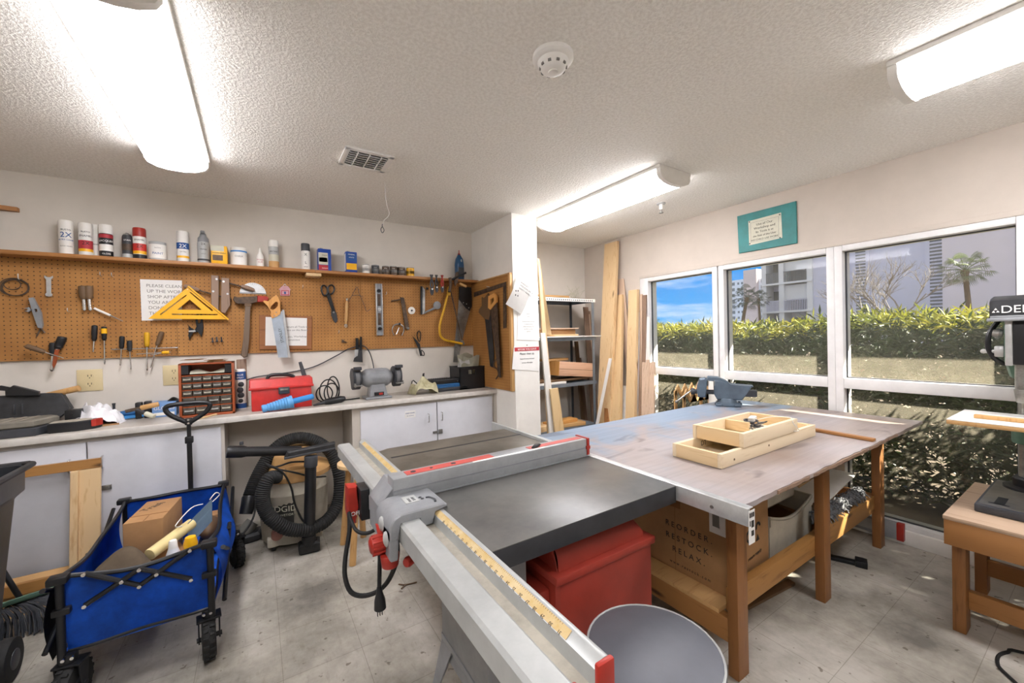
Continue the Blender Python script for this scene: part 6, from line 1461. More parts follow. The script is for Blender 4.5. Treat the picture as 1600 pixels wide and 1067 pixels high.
# rip fence lying across the table
fn = G().bx(.386, 1.292, 1.385, 1.462, TZ+.004, TZ+.082, .002).out('rip_fence', M['fence'], sw)
G().bx(.384, 1.296, 1.3835, 1.3855, TZ+.038, TZ+.044).bx(.388, 1.296, 1.3805, 1.386, TZ+.002, TZ+.006).out('fence_groove', M['grey'], fn)
G().bx(.44, .80, 1.402, 1.445, TZ+.0815, TZ+.0835).bx(.98, 1.28, 1.405, 1.440, TZ+.0815, TZ+.0832).out('red_strip', plain('red_warning_label', '#c2564e', .5), fn)
G().bx(.70, 1.05, 1.389, 1.400, TZ+.0815, TZ+.083).out('white_label', M['inkwhite'], fn)
for xx in (.47, .54, .63): G().cyl((xx, 1.425, TZ+.0832), (xx, 1.425, TZ+.0845), .010 if xx != .54 else .006, n=12).out('slot_hole', M['darkgrey'], fn)
G().prism([(.985, 1.40, TZ+.083), (1.02, 1.40, TZ+.083), (1.05, 1.42, TZ+.083), (1.02, 1.43, TZ+.083)], (0, 0, .012), .004).out('black_clip', M['black'], fn)
G().bx(1.292, 1.306, 1.380, 1.466, TZ+.006, TZ+.086, .003).bx(1.286, 1.308, 1.377, 1.39, TZ+.034, TZ+.05, .002).out('fence_cap', M['red'], fn)
# fence head: block over the rail with a saddle casting and clamp
hd = G().prism([(.338, 1.40, TZ-.115), (.432, 1.40, TZ-.115), (.432, 1.40, TZ+.058), (.392, 1.40, TZ+.058), (.350, 1.40, TZ+.006), (.338, 1.40, TZ-.006)], (0, .14, 0), .004).out('fence_head', M['grey'], sw)
G().bx(.334, .434, 1.394, 1.405, TZ-.040, TZ-.032, .001).out('head_seam', M['lgrey'], hd)
sd_ = G()
prof = [(.326, TZ-.05), (.354, TZ-.05), (.354, TZ-.005), (.358, TZ+.004), (.426, TZ+.004), (.430, TZ-.03), (.466, TZ-.03), (.470, TZ+.013), (.515, TZ+.013), (.515, TZ+.022), (.505, TZ+.028), (.362, TZ+.026), (.340, TZ+.016), (.326, TZ-.008)]
sd_.prism([(a, 1.222, b) for a, b in prof], (0, .165, 0), .004)
sd_.prism([(.326, 1.225, TZ-.02), (.326, 1.34, TZ-.02), (.326, 1.30, TZ-.055), (.326, 1.285, TZ-.115), (.326, 1.230, TZ-.115), (.326, 1.225, TZ-.06)], (.026, 0, 0), .004)
sd_.out('saddle_casting', M['grey'], sw)
g = G().bx(.40, .445, 1.29, 1.35, TZ+.0265, TZ+.0285).out('cast_plate', M['lgrey'], sw)
G().text('SAW', (.436, 1.30, TZ+.0288), (0, 1, 0), (-1, 0, 0), .014).text('FENCE', (.420, 1.296, TZ+.0288), (0, 1, 0), (-1, 0, 0), .011).out('lettering', M['darkgrey'], g)
G().tube([(.47, 1.30, TZ+.028), (.482, 1.295, TZ+.028), (.49, 1.27, TZ+.028), (.485, 1.25, TZ+.028)], .004, n=6).ball((.455, 1.315, TZ+.028), (.006, .006, .003), 8).ball((.458, 1.30, TZ+.028), (.006, .006, .003), 8).out('cursor_mark', M['darkgrey'], sw)
G().cyl((.338, 1.275, TZ-.11), (.338, 1.275, TZ-.15), .030, .026, n=20, bev=.004).out('lever_base', M['red'], sw)
lv = G().prism([(.322, 1.375, TZ-.055), (.340, 1.375, TZ-.055), (.348, 1.30, TZ-.15), (.326, 1.30, TZ-.15)], (0, .02, 0), .006).out('clamp_lever', M['red'], sw)
for yy, zz in ((1.31, TZ-.025), (1.262, TZ-.055)): G().ball((.325, yy, zz), (.010, .020, .024), 14).out('boss', M['lgrey'], sw)
KX = 0.311; KZ = 0.719
G().cyl((KX+.01, 1.30, KZ), (.325, 1.30, KZ+.008), .009, n=12).out('clamp_screw', M['blackm'], sw)
kb = G()
p0, p1 = Vector((KX-.028, 1.30, KZ-.002)), Vector((KX+.03, 1.30, KZ+.001))
kb.lathe([(.020, 0), (.027, .005), (.029, .018), (.027, .044), (.020, .052)], p0, p1-p0, n=20)
for k in range(10):
    a = 2*PI*k/10; kb.bx(p0.x+.006, p0.x+.046, p0.y+.028*math.cos(a)-.003, p0.y+.028*math.cos(a)+.003, p0.z+.028*math.sin(a)-.003, p0.z+.028*math.sin(a)+.003, .001)
kb.out('clamp_knob', M['red'], sw)
a = Vector((0.387, 1.27, 0.645)); b = Vector((0.442, 1.3, 0.643))
G().lathe([(.013, 0), (.017, .008), (.013, (b-a).length)], a, b-a, n=14).out('hand_crank', M['red'], sw)
G().cyl(b, b+Vector((.05, .02, .0)), .012, n=10).bx(b.x-.01, b.x+.03, b.y-.01, b.y+.02, b.z-.03, b.z+.03, .004).cyl(b+Vector((.03, .01, 0)), (.54, b.y+.03, b.z), .011, n=10).out('crank_arm', M['blackm'], sw)
# red paddle switch under the far rail
q = Vector((0.304, 1.7, 0.725))
s1 = G().prism([(q.x-.022, 1.66, q.z+.072), (q.x+.016, 1.66, q.z+.068), (q.x+.018, 1.66, q.z-.02), (q.x+.010, 1.66, q.z-.08), (q.x-.014, 1.66, q.z-.085), (q.x-.024, 1.66, q.z-.03)], (0, .05, 0), .006).out('stop_paddle', M['red'], sw)
G().text('OFF', (q.x-.012, 1.655, q.z-.045), (1, 0, .0), (0, 0, 1), .022).out('lettering', M['inkwhite'], s1)
G().bx(q.x+.02, q.x+.085, 1.62, 1.72, q.z-.06, q.z+.06, .004).out('switch_box', M['black'], sw)
pl = G().bx(q.x+.05, q.x+.083, 1.612, 1.62, q.z-.02, q.z+.035, .001).out('rating_plate', M['alu'], sw)
G().ball((q.x+.086, 1.60, q.z-.015), (.010, .012, .018), 12).out('wing_nut', M['steel'], sw)
G().bx(.345, .40, 1.64, 1.70, TZ-.075, TZ-.055, .003).bx(q.x+.075, .40, 1.66, 1.70, TZ-.065, TZ-.055, .002).out('switch_bracket', M['steel'], sw)
# cabinet, skirt and splayed stand
G().bx(.548, .695, 1.03, 1.378, .285, TZ-.063, .004).out('cabinet', M['grey'], sw)
G().bx(.545, .699, 1.025, 1.382, .262, .286, .003).out('stand_top', M['grey'], sw)
def leg(x, y, dx, dy):
    # splayed sheet metal angle
    G().prism([(x, y, .265), (x, y-dy*.085, .265), (x+dx*.025, y+dy*.045, 0), (x+dx*.025, y+dy*.075, 0)], (-dx*.004, 0, 0), .001).prism([(x, y, .265), (x-dx*.085, y, .265), (x-dx*.004, y+dy*.075, 0), (x+dx*.025, y+dy*.075, 0)], (0, -dy*.004, 0), .001).out('leg', M['grey'], sw)
leg(.547, 1.380, -1, 1); leg(.547, 1.028, -1, -1); leg(.697, 1.380, 1, 1); leg(.697, 1.028, 1, -1)
G().bx(.556, .560, 1.06, 1.35, .20, .262).out('stand_apron', M['grey'], sw)
# red dust hood / motor cover under the wing
mc = thing('motor_cover', 'large dusty red plastic motor cover under the grey extension wing', 'motor cover', (.95, 1.2, .2))
G().prism([(x, .955, z) for x, z in ((.775, .30), (1.185, .30), (1.205, .33), (1.205, .615), (.757, .615), (.757, .33))], (0, .40, 0), .010).out('lower_shell', M['redbody'], mc)
G().bx(.748, 1.213, .946, 1.36, .600, .628, .006).out('flange', M['redbody'], mc)
nb2 = []
cs = [(.772, .625), (.775, .66), (.79, .72), (.81, .735)] if False else None
def dome(u, v):
    a = PI*v
    xx = .775+(1.175-.775)*u
    return (xx, 1.155-.185*math.cos(a), .62+.118*(math.sin(a)**.55)*(1 if u < .8 else math.sqrt(max(0, 1-((u-.8)/.2)**2*.75))))
G().sheet(dome, 20, 18).out('upper_shell', M['redbody'], mc)
G().prism([(.775, .975, .62), (.775, 1.335, .62), (.775, 1.30, .725), (.775, 1.01, .725)], (.006, 0, 0), .002).out('side_plate', M['redbody'], mc)
G().prism([(1.175, .975, .62), (1.175, 1.335, .62), (1.175, 1.28, .675), (1.175, 1.03, .675)], (-.006, 0, 0), .001).out('side_plate', M['redbody'], mc)
G().bx(.70, .757, .99, 1.34, .30, .575, .01).out('side_shell', M['redbody'], mc)
G().tube([(.60, 1.02, .30), (.66, 1.0, .22), (.70, 1.0, .30)], .02, n=10).out('elbow', M['red'], mc)
G().cyl((.93, 1.15, 0), (.93, 1.15, .31), .05, n=16).bx(.80, 1.06, 1.02, 1.28, 0, .02, .004).out('support_foot', M['blackm'], mc)
# cords hanging from the switch
c = G()
w1 = [(0.286, 1.66, 0.697), (0.289, 1.64, 0.674), (0.299, 1.6, 0.647), (0.32, 1.57, 0.64), (0.346, 1.54, 0.652), (0.361, 1.5, 0.688)]
c.tube(w1, .007, n=8)
w2 = [(0.288, 1.66, 0.691), (0.283, 1.64, 0.63), (0.263, 1.62, 0.546), (0.256, 1.6, 0.485), (0.271, 1.58, 0.431), (0.308, 1.56, 0.412), (0.352, 1.53, 0.426), (0.38, 1.48, 0.478), (0.393, 1.42, 0.561), (0.386, 1.36, 0.634), (0.374, 1.32, 0.698)]
c.tube(w2, .0085, n=8)
w3 = [(0.358, 1.46, 0.7), (0.351, 1.45, 0.641), (0.347, 1.45, 0.551), (0.344, 1.45, 0.478)]
c.tube(w3, .0075, n=8)
c = c.out('power_cord', M['rubber'], sw)
a = Vector(w3[-1])
pg_ = G()
for dx in (-.008, .0, .008): pg_.bx(a.x+dx-.001, a.x+dx+.001, a.y-.004, a.y+.004, a.z-.09, a.z-.068)
pg_.lathe([(.009, 0), (.012, .02), (.019, .045), (.021, .075), (.016, .08)], a+Vector((0, 0, .01)), (.02, 0, -1), n=14).out('plug', M['black'], c)
p = (0.662, 2.185)
tag(G().tube([(p[0]-.03, p[1]+.03, .004), (p[0], p[1], .006), (p[0]+.06, p[1]-.01, .004)], .004, n=5).tube([(p[0], p[1], .006), (p[0]-.03, p[1]-.02, .004)], .005, n=5).out('wood_splinter', M['dark_x']), 'dark splinter lying on the floor left of the saw stand', 'splinter')

# ------------------------------------------------------------------ padded stool in front
sx, sy, SZ2 = .905, .722, .50
st2 = thing('padded_stool', 'round stool with a grey padded vinyl seat in front of the red motor cover', 'stool', (sx, sy, 0))
G().lathe([(.15, SZ2-.065), (.176, SZ2-.058), (.182, SZ2-.04), (.182, SZ2-.018), (.176, SZ2-.006), (.150, SZ2+.003), (.08, SZ2+.008), (.001, SZ2+.009)], (sx, sy, 0), n=56).out('seat', M['stool'], st2)
G().tube([(sx+.179*math.cos(k*PI/20), sy+.179*math.sin(k*PI/20), SZ2-.006) for k in range(40)], .0035, n=6, closed=True, sub=1).out('piping', M['lgrey'], st2)
for k in range(4):
    a = PI/4+PI/2*k; G().cyl((sx+.19*math.cos(a), sy+.19*math.sin(a), 0), (sx+.11*math.cos(a), sy+.11*math.sin(a), SZ2-.06), .013, n=12).out('leg', M['chrome'], st2)
G().tube([(sx+.155*math.cos(k*PI/10), sy+.155*math.sin(k*PI/10), .20) for k in range(20)], .008, n=8, closed=True, sub=1).out('foot_ring', M['chrome'], st2)

# ------------------------------------------------------------------ big work table by the window
wt = thing('work_table', 'large plywood work table with a blue tint, between the saw and the window', 'work table', (2.35, 1.27, 0))
TX0, TX1, TY0, TY1 = 1.312, 3.40, .69, 1.852
g = G()
# slightly ragged near edge
n_ = 44; near = [(TX0+(TX1-TX0)*k/n_, TY0+(.004*rnd.uniform(-1, 1) if 0 < k < n_ else 0)-.018*math.sin(PI*k/n_)*0, 0) for k in range(n_+1)]
pts = [(x, y, TZ-.019) for x, y, z in near]+[(TX1, TY1, TZ-.019), (TX0, TY1, TZ-.019)]
g.prism(pts, (0, 0, .018), .0008)
g.out('top', M['tabletop'], wt)
lo = [(1.56+.0335*k, TY0-.001-.007*rnd.random(), TZ-.018) for k in range(41)]
g = G().prism(lo+[(2.90, TY0+.004, TZ-.018), (1.56, TY0+.004, TZ-.018)], (0, 0, .013))
g.out('splintered_edge', M['brown_z'], wt)
rl2 = G().bx(TX0-.012, TX0+.004, TY0-.028, TY1, TZ-.055, TZ+.003, .002).bx(TX0, TX0+.022, TY0-.028, TY1, TZ-.0005, TZ+.003, .001).out('edge_rail', M['alu'], wt)
for yy in (.78, 1.2): G().cyl((TX0-.013, yy, TZ-.03), (TX0-.016, yy, TZ-.03), .006, n=10).out('bolt', M['steel'], rl2)
for x, y in ((1.548, .831), (2.355, .831), (3.225, .845), (1.548, 1.70), (2.40, 1.70), (3.225, 1.70)):
    G().bx(x, x+.076, y, y+.042, 0, TZ-.02, .003).out('leg', M['leg_z'], wt)
G().bx(1.60, 3.25, .872, .908, .222, .320, .003).out('long_rail', M['leg_x'], wt); G().bx(1.60, 3.25, 1.665, 1.70, .222, .320, .003).out('long_rail', M['leg_x'], wt)
G().bx(1.55, 1.59, .873, 1.70, .130, .226, .003).out('short_rail', M['leg_y'], wt); G().bx(3.24, 3.28, .887, 1.70, .222, .320, .003).out('short_rail', M['leg_y'], wt)
G().bx(1.55, 3.28, .91, 1.66, .226, .244, .001).out('lower_shelf', M['ply_x'], wt)
G().bx(1.56, 3.28, .874, .91, TZ-.10, TZ-.02, .002).bx(1.56, 3.28, 1.66, 1.70, TZ-.10, TZ-.02, .002).out('apron', M['leg_x'], wt)
for px in (array([1.61025004, 0.829     , 0.57741418])[0] if False else 1.585,):
    pass
t = thing('price_label', 'white printed stock label hanging on the end of the aluminium edge rail', 'label', (1.315, .6585, .70))
G().bx(1.298, 1.334, .6575, .6590, .690, .797).out('sheet', M['paper'], t)
g = G().bx(1.302, 1.309, .6568, .6576, .775, .790).bx(1.312, 1.318, .6568, .6576, .775, .790).bx(1.321, 1.330, .6568, .6576, .775, .790).bx(1.303, 1.308, .6568, .6576, .748, .765).bx(1.313, 1.328, .6568, .6576, .742, .764).bx(1.312, 1.327, .6568, .6576, .715, .732)
g.out('printing', M['ink'], t)

# two shallow pine trays
def tray(x0, x1, y0, y1, z0, z1, label, mats, extra=None):
    t = thing('pine_tray', label, 'tray', ((x0+x1)/2, (y0+y1)/2, z0), 'pine trays on the work table')
    w = .019
    G().bx(x0, x1, y0, y0+w, z0, z1, .0015).out('side_board', M['cream_x'], t); G().bx(x0, x1, y1-w, y1, z0, z1, .0015).out('side_board', M['cream_x'], t)
    G().bx(x0, x0+w, y0+w, y1-w, z0, z1, .0015).out('end_board', M['cream_y'], t); G().bx(x1-w, x1, y0+w, y1-w, z0, z1, .0015).out('end_board', M['cream_y'], t)
    G().bx(x0+w, x1-w, y0+w, y1-w, z0+.002, z0+.007).out('bottom', M['cream_x'], t)
    return t
t1 = tray(1.606, 2.51, .918, 1.15, TZ+.001, TZ+.061, 'longer shallow pine tray lying on the work table under the smaller one', 'x')
g = G().text('DT', (1.800, 1.1305, TZ+.020), (1, 0, 0), (0, 0, 1), .034).out('handwriting', M['ink'], t1)
for p in ((2.0, .917, TZ+.035), (1.70, .917, TZ+.025)): G().cyl(p, (p[0], p[1]-.0012, p[2]), .005, n=8).out('knot', M['dark_x'], t1)
t2 = tray(1.768, 2.285, .912, 1.152, TZ+.062, TZ+.124, 'smaller pine tray stacked on the longer one, holding wires and fittings', 'x')
G().bx(2.02, 2.04, 1.02, 1.133, TZ+.07, TZ+.120, .001).out('divider', M['cream_y'], t2)
wv = thing('wire_bundle', 'tangle of dark wires and a white fitting in the smaller pine tray', 'wires', (2.12, 1.06, TZ+.07))
for k in range(9):
    c0 = (2.08+rnd.uniform(-.03, .05), 1.02+rnd.uniform(-.03, .05), TZ+.085+.004*k)
    G().tube([(c0[0]+rnd.uniform(.02, .04)*math.cos(a*PI/3+k), c0[1]+rnd.uniform(.02, .04)*math.sin(a*PI/3+k), c0[2]+rnd.uniform(-.008, .012)) for a in range(6)], .003, n=6, closed=True, sub=4).out('wire', M['darkgrey'] if k % 3 else M['steel'], wv)
G().bx(2.08, 2.15, 1.03, 1.06, TZ+.115, TZ+.135, .005, rz=.3).out('white_fitting', M['white'], wv)
G().tube([(2.16, 1.05, TZ+.11), (2.22, 1.0, TZ+.128), (2.25, .93, TZ+.130), (2.22, .905, TZ+.11), (2.27, .90, TZ+.07), (2.22, .903, TZ+.072)], .0018, n=5).out('white_lead', M['white'], wv)
tag(G().bx(2.60, 2.632, .70, .998, TZ+.001, TZ+.016, .002, rz=-.10).out('wood_strip', M['leg_y']), 'thin brown wood strip lying across the near edge of the work table', 'wood strip')
for k, (a, b) in enumerate((((1.93, .86), (2.05, .80)), ((1.86, .80), (1.98, .745)))): pass
# bench vise
VM = Tr(3.06, 1.70, TZ) @ Rz(math.radians(-58))
vs = thing('bench_vise', 'blue grey bench vise bolted to the far corner of the work table', 'vise', (3.06, 1.70, TZ))
vg = plain('blue_grey_enamel', '#5c6a77', .4, .2, wear=.12, scale=9)
def VG(): g = G(); g.M = VM; return g
VG().lathe([(.085, .002), (.085, .018), (.07, .026), (.066, .045), (.06, .06)], (0, 0, 0), n=28).out('swivel_base', vg, vs)
for a in (.4, 2.2, 4.0, 5.6): VG().bx(.09*math.cos(a)-.022, .09*math.cos(a)+.022, .09*math.sin(a)-.018, .09*math.sin(a)+.018, .002, .022, .006).cyl((.095*math.cos(a), .095*math.sin(a), .02), (.095*math.cos(a), .095*math.sin(a), .032), .009, n=8).out('base_lug', vg, vs)
VG().prism([(-.07, -.05, .05), (.10, -.05, .05), (.13, -.05, .10), (.16, -.05, .145), (.16, -.05, .160), (.0, -.05, .165), (-.05, -.05, .20), (-.09, -.05, .20), (-.09, -.05, .09)], (0, .10, 0), .008).out('fixed_body', vg, vs)
VG().bx(.0, .175, -.035, .035, .148, .162, .004).out('anvil', vg, vs)
VG().bx(-.02, .20, -.030, .030, .075, .125, .005).out('slide_bar', M['darkgrey'], vs)
VG().prism([(-.205, -.048, .06), (-.145, -.048, .06), (-.14, -.048, .14), (-.13, -.048, .19), (-.15, -.048, .215), (-.19, -.048, .205), (-.21, -.048, .15)], (0, .096, 0), .010).out('moving_jaw', vg, vs)
VG().prism([(-.15, -.045, .19), (-.06, -.045, .19), (-.0, -.045, .165), (.03, -.045, .165), (.0, -.045, .195), (-.06, -.045, .222), (-.13, -.045, .225)], (0, .09, 0), .006).out('jaw_top', vg, vs)
for xx in (-.132, -.09): VG().bx(xx, xx+.008, -.05, .05, .155, .195, .001).out('jaw_plate', M['steel'], vs)
VG().cyl((-.25, 0, .10), (-.05, 0, .10), .018, n=16).cyl((-.255, 0, .10), (-.225, 0, .10), .026, n=16, bev=.004).out('screw', M['darkgrey'], vs)
VG().cyl((-.24, .005, .115), (-.36, -.06, -.0+.02), .007, n=10).ball((-.36, -.06, .02), .012, 10).ball((-.24, .005, .115), .012, 10).out('handle', M['steel'], vs)

# ------------------------------------------------------------------ under the table
cbx = thing('cardboard_box', 'large printed cardboard box on the shelf under the work table', 'box', (1.82, 1.14, .245))
BX0, BX1, BY0, BY1, BZ0, BZ1 = 1.645, 2.00, .925, 1.42, .246, .665
G().bx(BX0, BX1, BY0, BY1, BZ0, BZ1, .003).out('box', M['card'], cbx)
G().bx(BX0-.001, BX0+.001, (BY0+BY1)/2-.03, (BY0+BY1)/2+.03, BZ1-.12, BZ1).bx(BX0-.0006, BX0+.001, (BY0+BY1)/2-.001, (BY0+BY1)/2+.001, BZ0, BZ1).out('tape', M['carddark'], cbx)
for k, s_ in enumerate(('REORDER.', 'RESTOCK.', 'RELAX.')): G().text(' '.join(s_), (BX0-.0012, 1.106, .447-.057*k), (0, -1, 0), (0, 0, 1), .036, 'CENTER').out('lettering', M['ink'], cbx)
G().text('w w w . r e s t o c k . c o m', (BX0-.0012, 1.10, .275), (0, -1, 0), (0, 0, 1), .018, 'CENTER').out('lettering', M['ink'], cbx)
g = G(); yq = BY0-.001
xm = (BX0+BX1)/2+.06
g.lathe([(.030, 0), (.030, .001), (.019, .001), (.019, 0)], (xm-.055, yq, .455), (0, -1, 0), n=24, caps=False)
g.prism([(xm+.022*math.cos(k*PI/10+.3)+.02, yq, .475+.026*math.sin(k*PI/10+.3)) for k in range(11)]+[(xm+.012*math.cos(k*PI/10+.3)+.02, yq, .475+.015*math.sin(k*PI/10+.3)) for k in range(10, -1, -1)], (0, -.001, 0))
g.prism([(xm, yq, .415), (xm+.03, yq, .418), (xm+.015, yq, .445)], (0, -.001, 0))
g.text('return supply', (xm-.07, yq, .345), (1, 0, .12), (0, 0, 1), .022)
g.out('printed_logo', M['ink'], cbx)
g = G().bx(BX0-.002, BX0+.0, BY0+.004, BY0+.075, .50, .655).out('shipping_label', M['paper'], cbx)
G().bx(BX0-.003, BX0-.0018, BY0+.03, BY0+.06, .53, .625).out('printing', M['inkgrey'], g)
def bin_(x0, x1, y0, y1, z0, z1, label, cut):
    t = thing('storage_bin', label, 'storage bin', ((x0+x1)/2, (y0+y1)/2, z0), 'cloudy plastic bins')
    w = .004
    g = G().bx(x0, x0+w, y0, y1, z0, z1, .001).bx(x1-w, x1, y0, y1, z0, z1, .001).bx(x0, x1, y1-w, y1, z0, z1, .001).bx(x0, x1, y0, y1, z0, z0+w)
    prof = [(x0+(x1-x0)*k/14, z1-cut*math.sin(PI*k/14)) for k in range(15)]
    g.prism([(x0, y0, z0), (x1, y0, z0)]+[(a, y0, b) for a, b in prof[::-1]], (0, w, 0))
    g.out('body', M['clear'], t)
    G().tube([(a, y0, b) for a, b in prof], .006, n=8, sub=1).tube([(x0, y0, z1), (x0, y1, z1), (x1, y1, z1), (x1, y0, z1)], .006, n=8, sub=0).out('rim', M['clear'], t)
    G().prism([(a, y0-.002, b-.008) for a, b in prof]+[(a, y0-.002, b-.045) for a, b in prof[::-1]], (0, -.004, 0)).out('handle_band', M['clear'], t)
    return t
bin_(2.075, 2.545, .955, 1.30, .246, .46, 'cloudy white plastic bin with a dipped front edge under the work table, lower of two', .05)
bin_(2.09, 2.45, 1.0, 1.32, .468, .585, 'cloudy plastic tub nested on top of the lower bin, upper of two', .02)
tag(G().prism([(2.20, 1.18, .592), (2.45, 1.06, .62), (2.56, 1.10, .645), (2.40, 1.30, .635), (2.25, 1.32, .60)], (0, 0, .004)).out('black_sheet', M['black']), 'black shiny plastic sheet lying on the upper cloudy bin', 'sheet')
def panel(name, pts, vec, mat, label, cat='board'):
    return tag(G().prism(pts, vec, .001).out(name, mat), label, cat)
panel('white_board', [(2.565, 1.0, .40), (2.66, .925, .398), (3.17, .945, .445), (3.06, 1.22, .475), (2.62, 1.22, .465)], (0, 0, .007), M['white'], 'large white board lying slanted on the scraps under the work table')
panel('white_board', [(2.42, 1.26, .575), (2.70, 1.06, .60), (2.80, 1.12, .62), (2.55, 1.36, .60)], (0, 0, .006), M['bag'], 'narrow pale board lying slanted above the large white board')
panel('wood_offcut', [(2.56, 1.02, .475), (2.74, .955, .56), (2.76, .975, .563), (2.58, 1.04, .478)], (0, 0, .02), M['pine_y'], 'thin pine offcut propped above the large white board')
panel('wood_offcut', [(2.65, .97, .33), (3.08, .965, .40), (3.08, .985, .40), (2.65, .99, .33)], (0, 0, .04), M['cream_x'], 'pale stick lying along the shelf behind the grey mop')
panel('wood_offcut', [(2.80, 1.06, .40), (2.98, 1.05, .42), (2.99, 1.16, .42), (2.82, 1.18, .40)], (0, 0, .03), M['leg_x'], 'reddish brown block on the shelf under the work table')
panel('dark_board', [(2.50, 1.00, .25), (2.84, .99, .25), (2.86, 1.25, .27), (2.52, 1.26, .27)], (0, 0, .10), M['carddark'], 'brown cardboard pad between the bins and the mop')
panel('dark_board', [(2.72, 1.20, .27), (3.20, 1.02, .40), (3.24, 1.20, .43), (2.80, 1.40, .29)], (0, 0, .015), M['darkgrey'], 'dark grey board lying under the large white board')
g = G()
for k in range(900):
    u = rnd.random(); a = rnd.uniform(0, 2*PI); R_ = .022*math.sqrt(rnd.random())+.012
    p = Vector((2.50+.62*u, .935+R_*math.cos(a)-.02, .358+R_*math.sin(a)))
    d = Vector((rnd.uniform(-.02, .02), rnd.uniform(-.012, .012), rnd.uniform(-.012, .012)))
    g.tube([p, p+d, p+d*1.6+Vector((0, -.004, -.010))], .0028, n=4, sub=1)
g.cyl((2.50, .915, .356), (3.12, .915, .356), .028, n=10)
mp = g.out('mop_head', plain('grey_mop_yarn', '#77787a', 1, wear=.12, scale=40)); tag(mp, 'shaggy grey mop head lying along the rail under the work table', 'mop')
panel('wood_scrap', [(2.7, 1.45, .246), (3.1, 1.40, .246), (3.12, 1.52, .246), (2.72, 1.56, .246)], (0, 0, .05), M['pine_x'], 'pine scrap at the back of the shelf under the work table')
# black steel bracket on the floor
p0, p1 = (3.0, 1.003), (2.893, 0.827)
t = thing('steel_bar', 'black flat steel bar with a bent end on the floor under the work table', 'bar', (*p0, 0))
G().prism([(p0[0]-.20, p0[1]+.06, 0), (p1[0], p1[1], 0), (p1[0]+.03, p1[1]+.04, 0), (p0[0]-.18, p0[1]+.11, 0)], (0, 0, .02), .003).out('bar', M['blackm'], t)
G().bx(p1[0]-.02, p1[0]+.05, p1[1]-.005, p1[1]+.05, 0, .035, .004, rz=.3).out('bent_end', M['blackm'], t)
g = G()
for k in range(4):
    q = (2.85+.14*k, 1.10+.05*k); g.tube([(q[0], q[1], .004), (q[0]+.06, q[1]+.03, .02), (q[0]+.12, q[1]-.01, .005), (q[0]+.16, q[1]+.04, .004)], .003, n=5)
tag(g.out('loose_wires', M['darkgrey']), 'thin loose wires on the floor under the end of the work table', 'wires', None)
panel('wood_offcut', [(2.0, 1.02, 0), (2.4, .98, 0), (2.41, 1.02, 0), (2.01, 1.06, 0)], (0, 0, .015), M['dark_x'], 'dark stick on the floor under the long rail of the work table')
# level with red end on the sill
q0, q1 = (3.4, 0.871, 0.135), (3.4, 0.786, 0.134)
t = thing('spirit_level', 'grey box level with a red end cap standing against the window base', 'level', (3.40, .85, .02))
yl = 0.787; 
G().bx(3.375, 3.405, yl+.02, 1.50, .03, .135, .003).out('body', M['grey'], t)
G().bx(3.373, 3.407, yl-.012, yl+.022, .028, .137, .003).out('end_cap', M['red'], t)
G().bx(3.372, 3.376, yl+.10, 1.45, .05, .115).out('web', M['lgrey'], t)
for yy in (yl+.10, 1.40): G().bx(3.37, 3.406, yy, yy+.03, 0, .03).out('rest', M['darkgrey'], t)
# wavy wooden offcuts behind the table, by the window
for k, (lab, dz, yy) in enumerate((('zigzag cut plywood offcut standing at the corner of the window, nearer one', 0, 2.02), ('zigzag cut plywood offcut standing behind the nearer zigzag one', .03, 2.10))):
    zz = []
    x0, x1 = 2.98, 3.38
    for j in range(9): zz.append((x0+(x1-x0)*j/8, yy, (.90+dz if j % 2 else .83+dz)))
    lo = [(x, y, z-.05) for x, y, z in zz][::-1]
    tag(G().prism([(x0, yy, 0), (x0, yy, .80)]+zz+[(x1, yy, .80), (x1, yy, 0)] if False else zz+lo, (0, .012, 0)).bx(x0, x0+.03, yy, yy+.012, 0, .85+dz).bx(x1-.03, x1, yy, yy+.012, 0, .85+dz).out('zigzag_offcut', M['ply_x']), lab, 'offcut', 'zigzag offcuts')
tag(G().bx(3.34, 3.365, 1.86, 2.02, 0, .965, .002).out('white_board', M['white']), 'white board standing on end behind the vise against the window', 'board')
panel('white_panel', [(3.36, 1.10, .2), (3.40, 1.10, .74), (3.40, 1.38, .74), (3.36, 1.38, .2)], (.012, 0, 0), M['lgrey'], 'grey panel standing between the work table and the window') if False else None

# ------------------------------------------------------------------ drill press on its wooden stand
ds = thing('drill_stand', 'stained wooden stand carrying the drill press at the right edge', 'stand', (2.9, .1, 0))
DZ = .54
DX0, DX1, DY0, DY1 = 2.53, 3.20, -.45, .455
G().bx(DX0, DX1, DY0, DY1, DZ-.018, DZ, .002).out('top', wood('stand_top_wood', '#b59b82', '#8f745b', 'y'), ds)
for q, ax in (((DX0+.003, DX0+.04, DY0, DY1-.003), 'leg_y'), ((DX1-.04, DX1, DY0, DY1), 'leg_y'), ((DX0+.04, DX1-.04, DY1-.04, DY1-.004), 'leg_x'), ((DX0+.04, DX1-.04, DY0, DY0+.038), 'leg_x')): G().bx(q[0], q[1], q[2], q[3], DZ-.128, DZ-.018, .002).out('apron', M[ax], ds)
for x in (2.612, 3.08):
    for y in (.400, -.40): G().bx(x, x+.085, y, y+.042, 0, DZ-.02, .003).out('leg', M['leg_z'], ds)
G().bx(2.655, 2.69, -.36, .400, .10, .18, .003).out('stretcher', M['leg_y'], ds); G().bx(3.09, 3.12, -.36, .400, .10, .18, .003).out('stretcher', M['leg_y'], ds)
dp = thing('drill_press', 'grey bench drill press with a black belt cover on the wooden stand', 'drill press', (2.95, .27, DZ))
cx_, cy_ = 3.10, .265
b = G().bx(2.685, 3.195, .145, .385, DZ+.001, DZ+.038, .006).out('base', M['darkgrey'], dp)
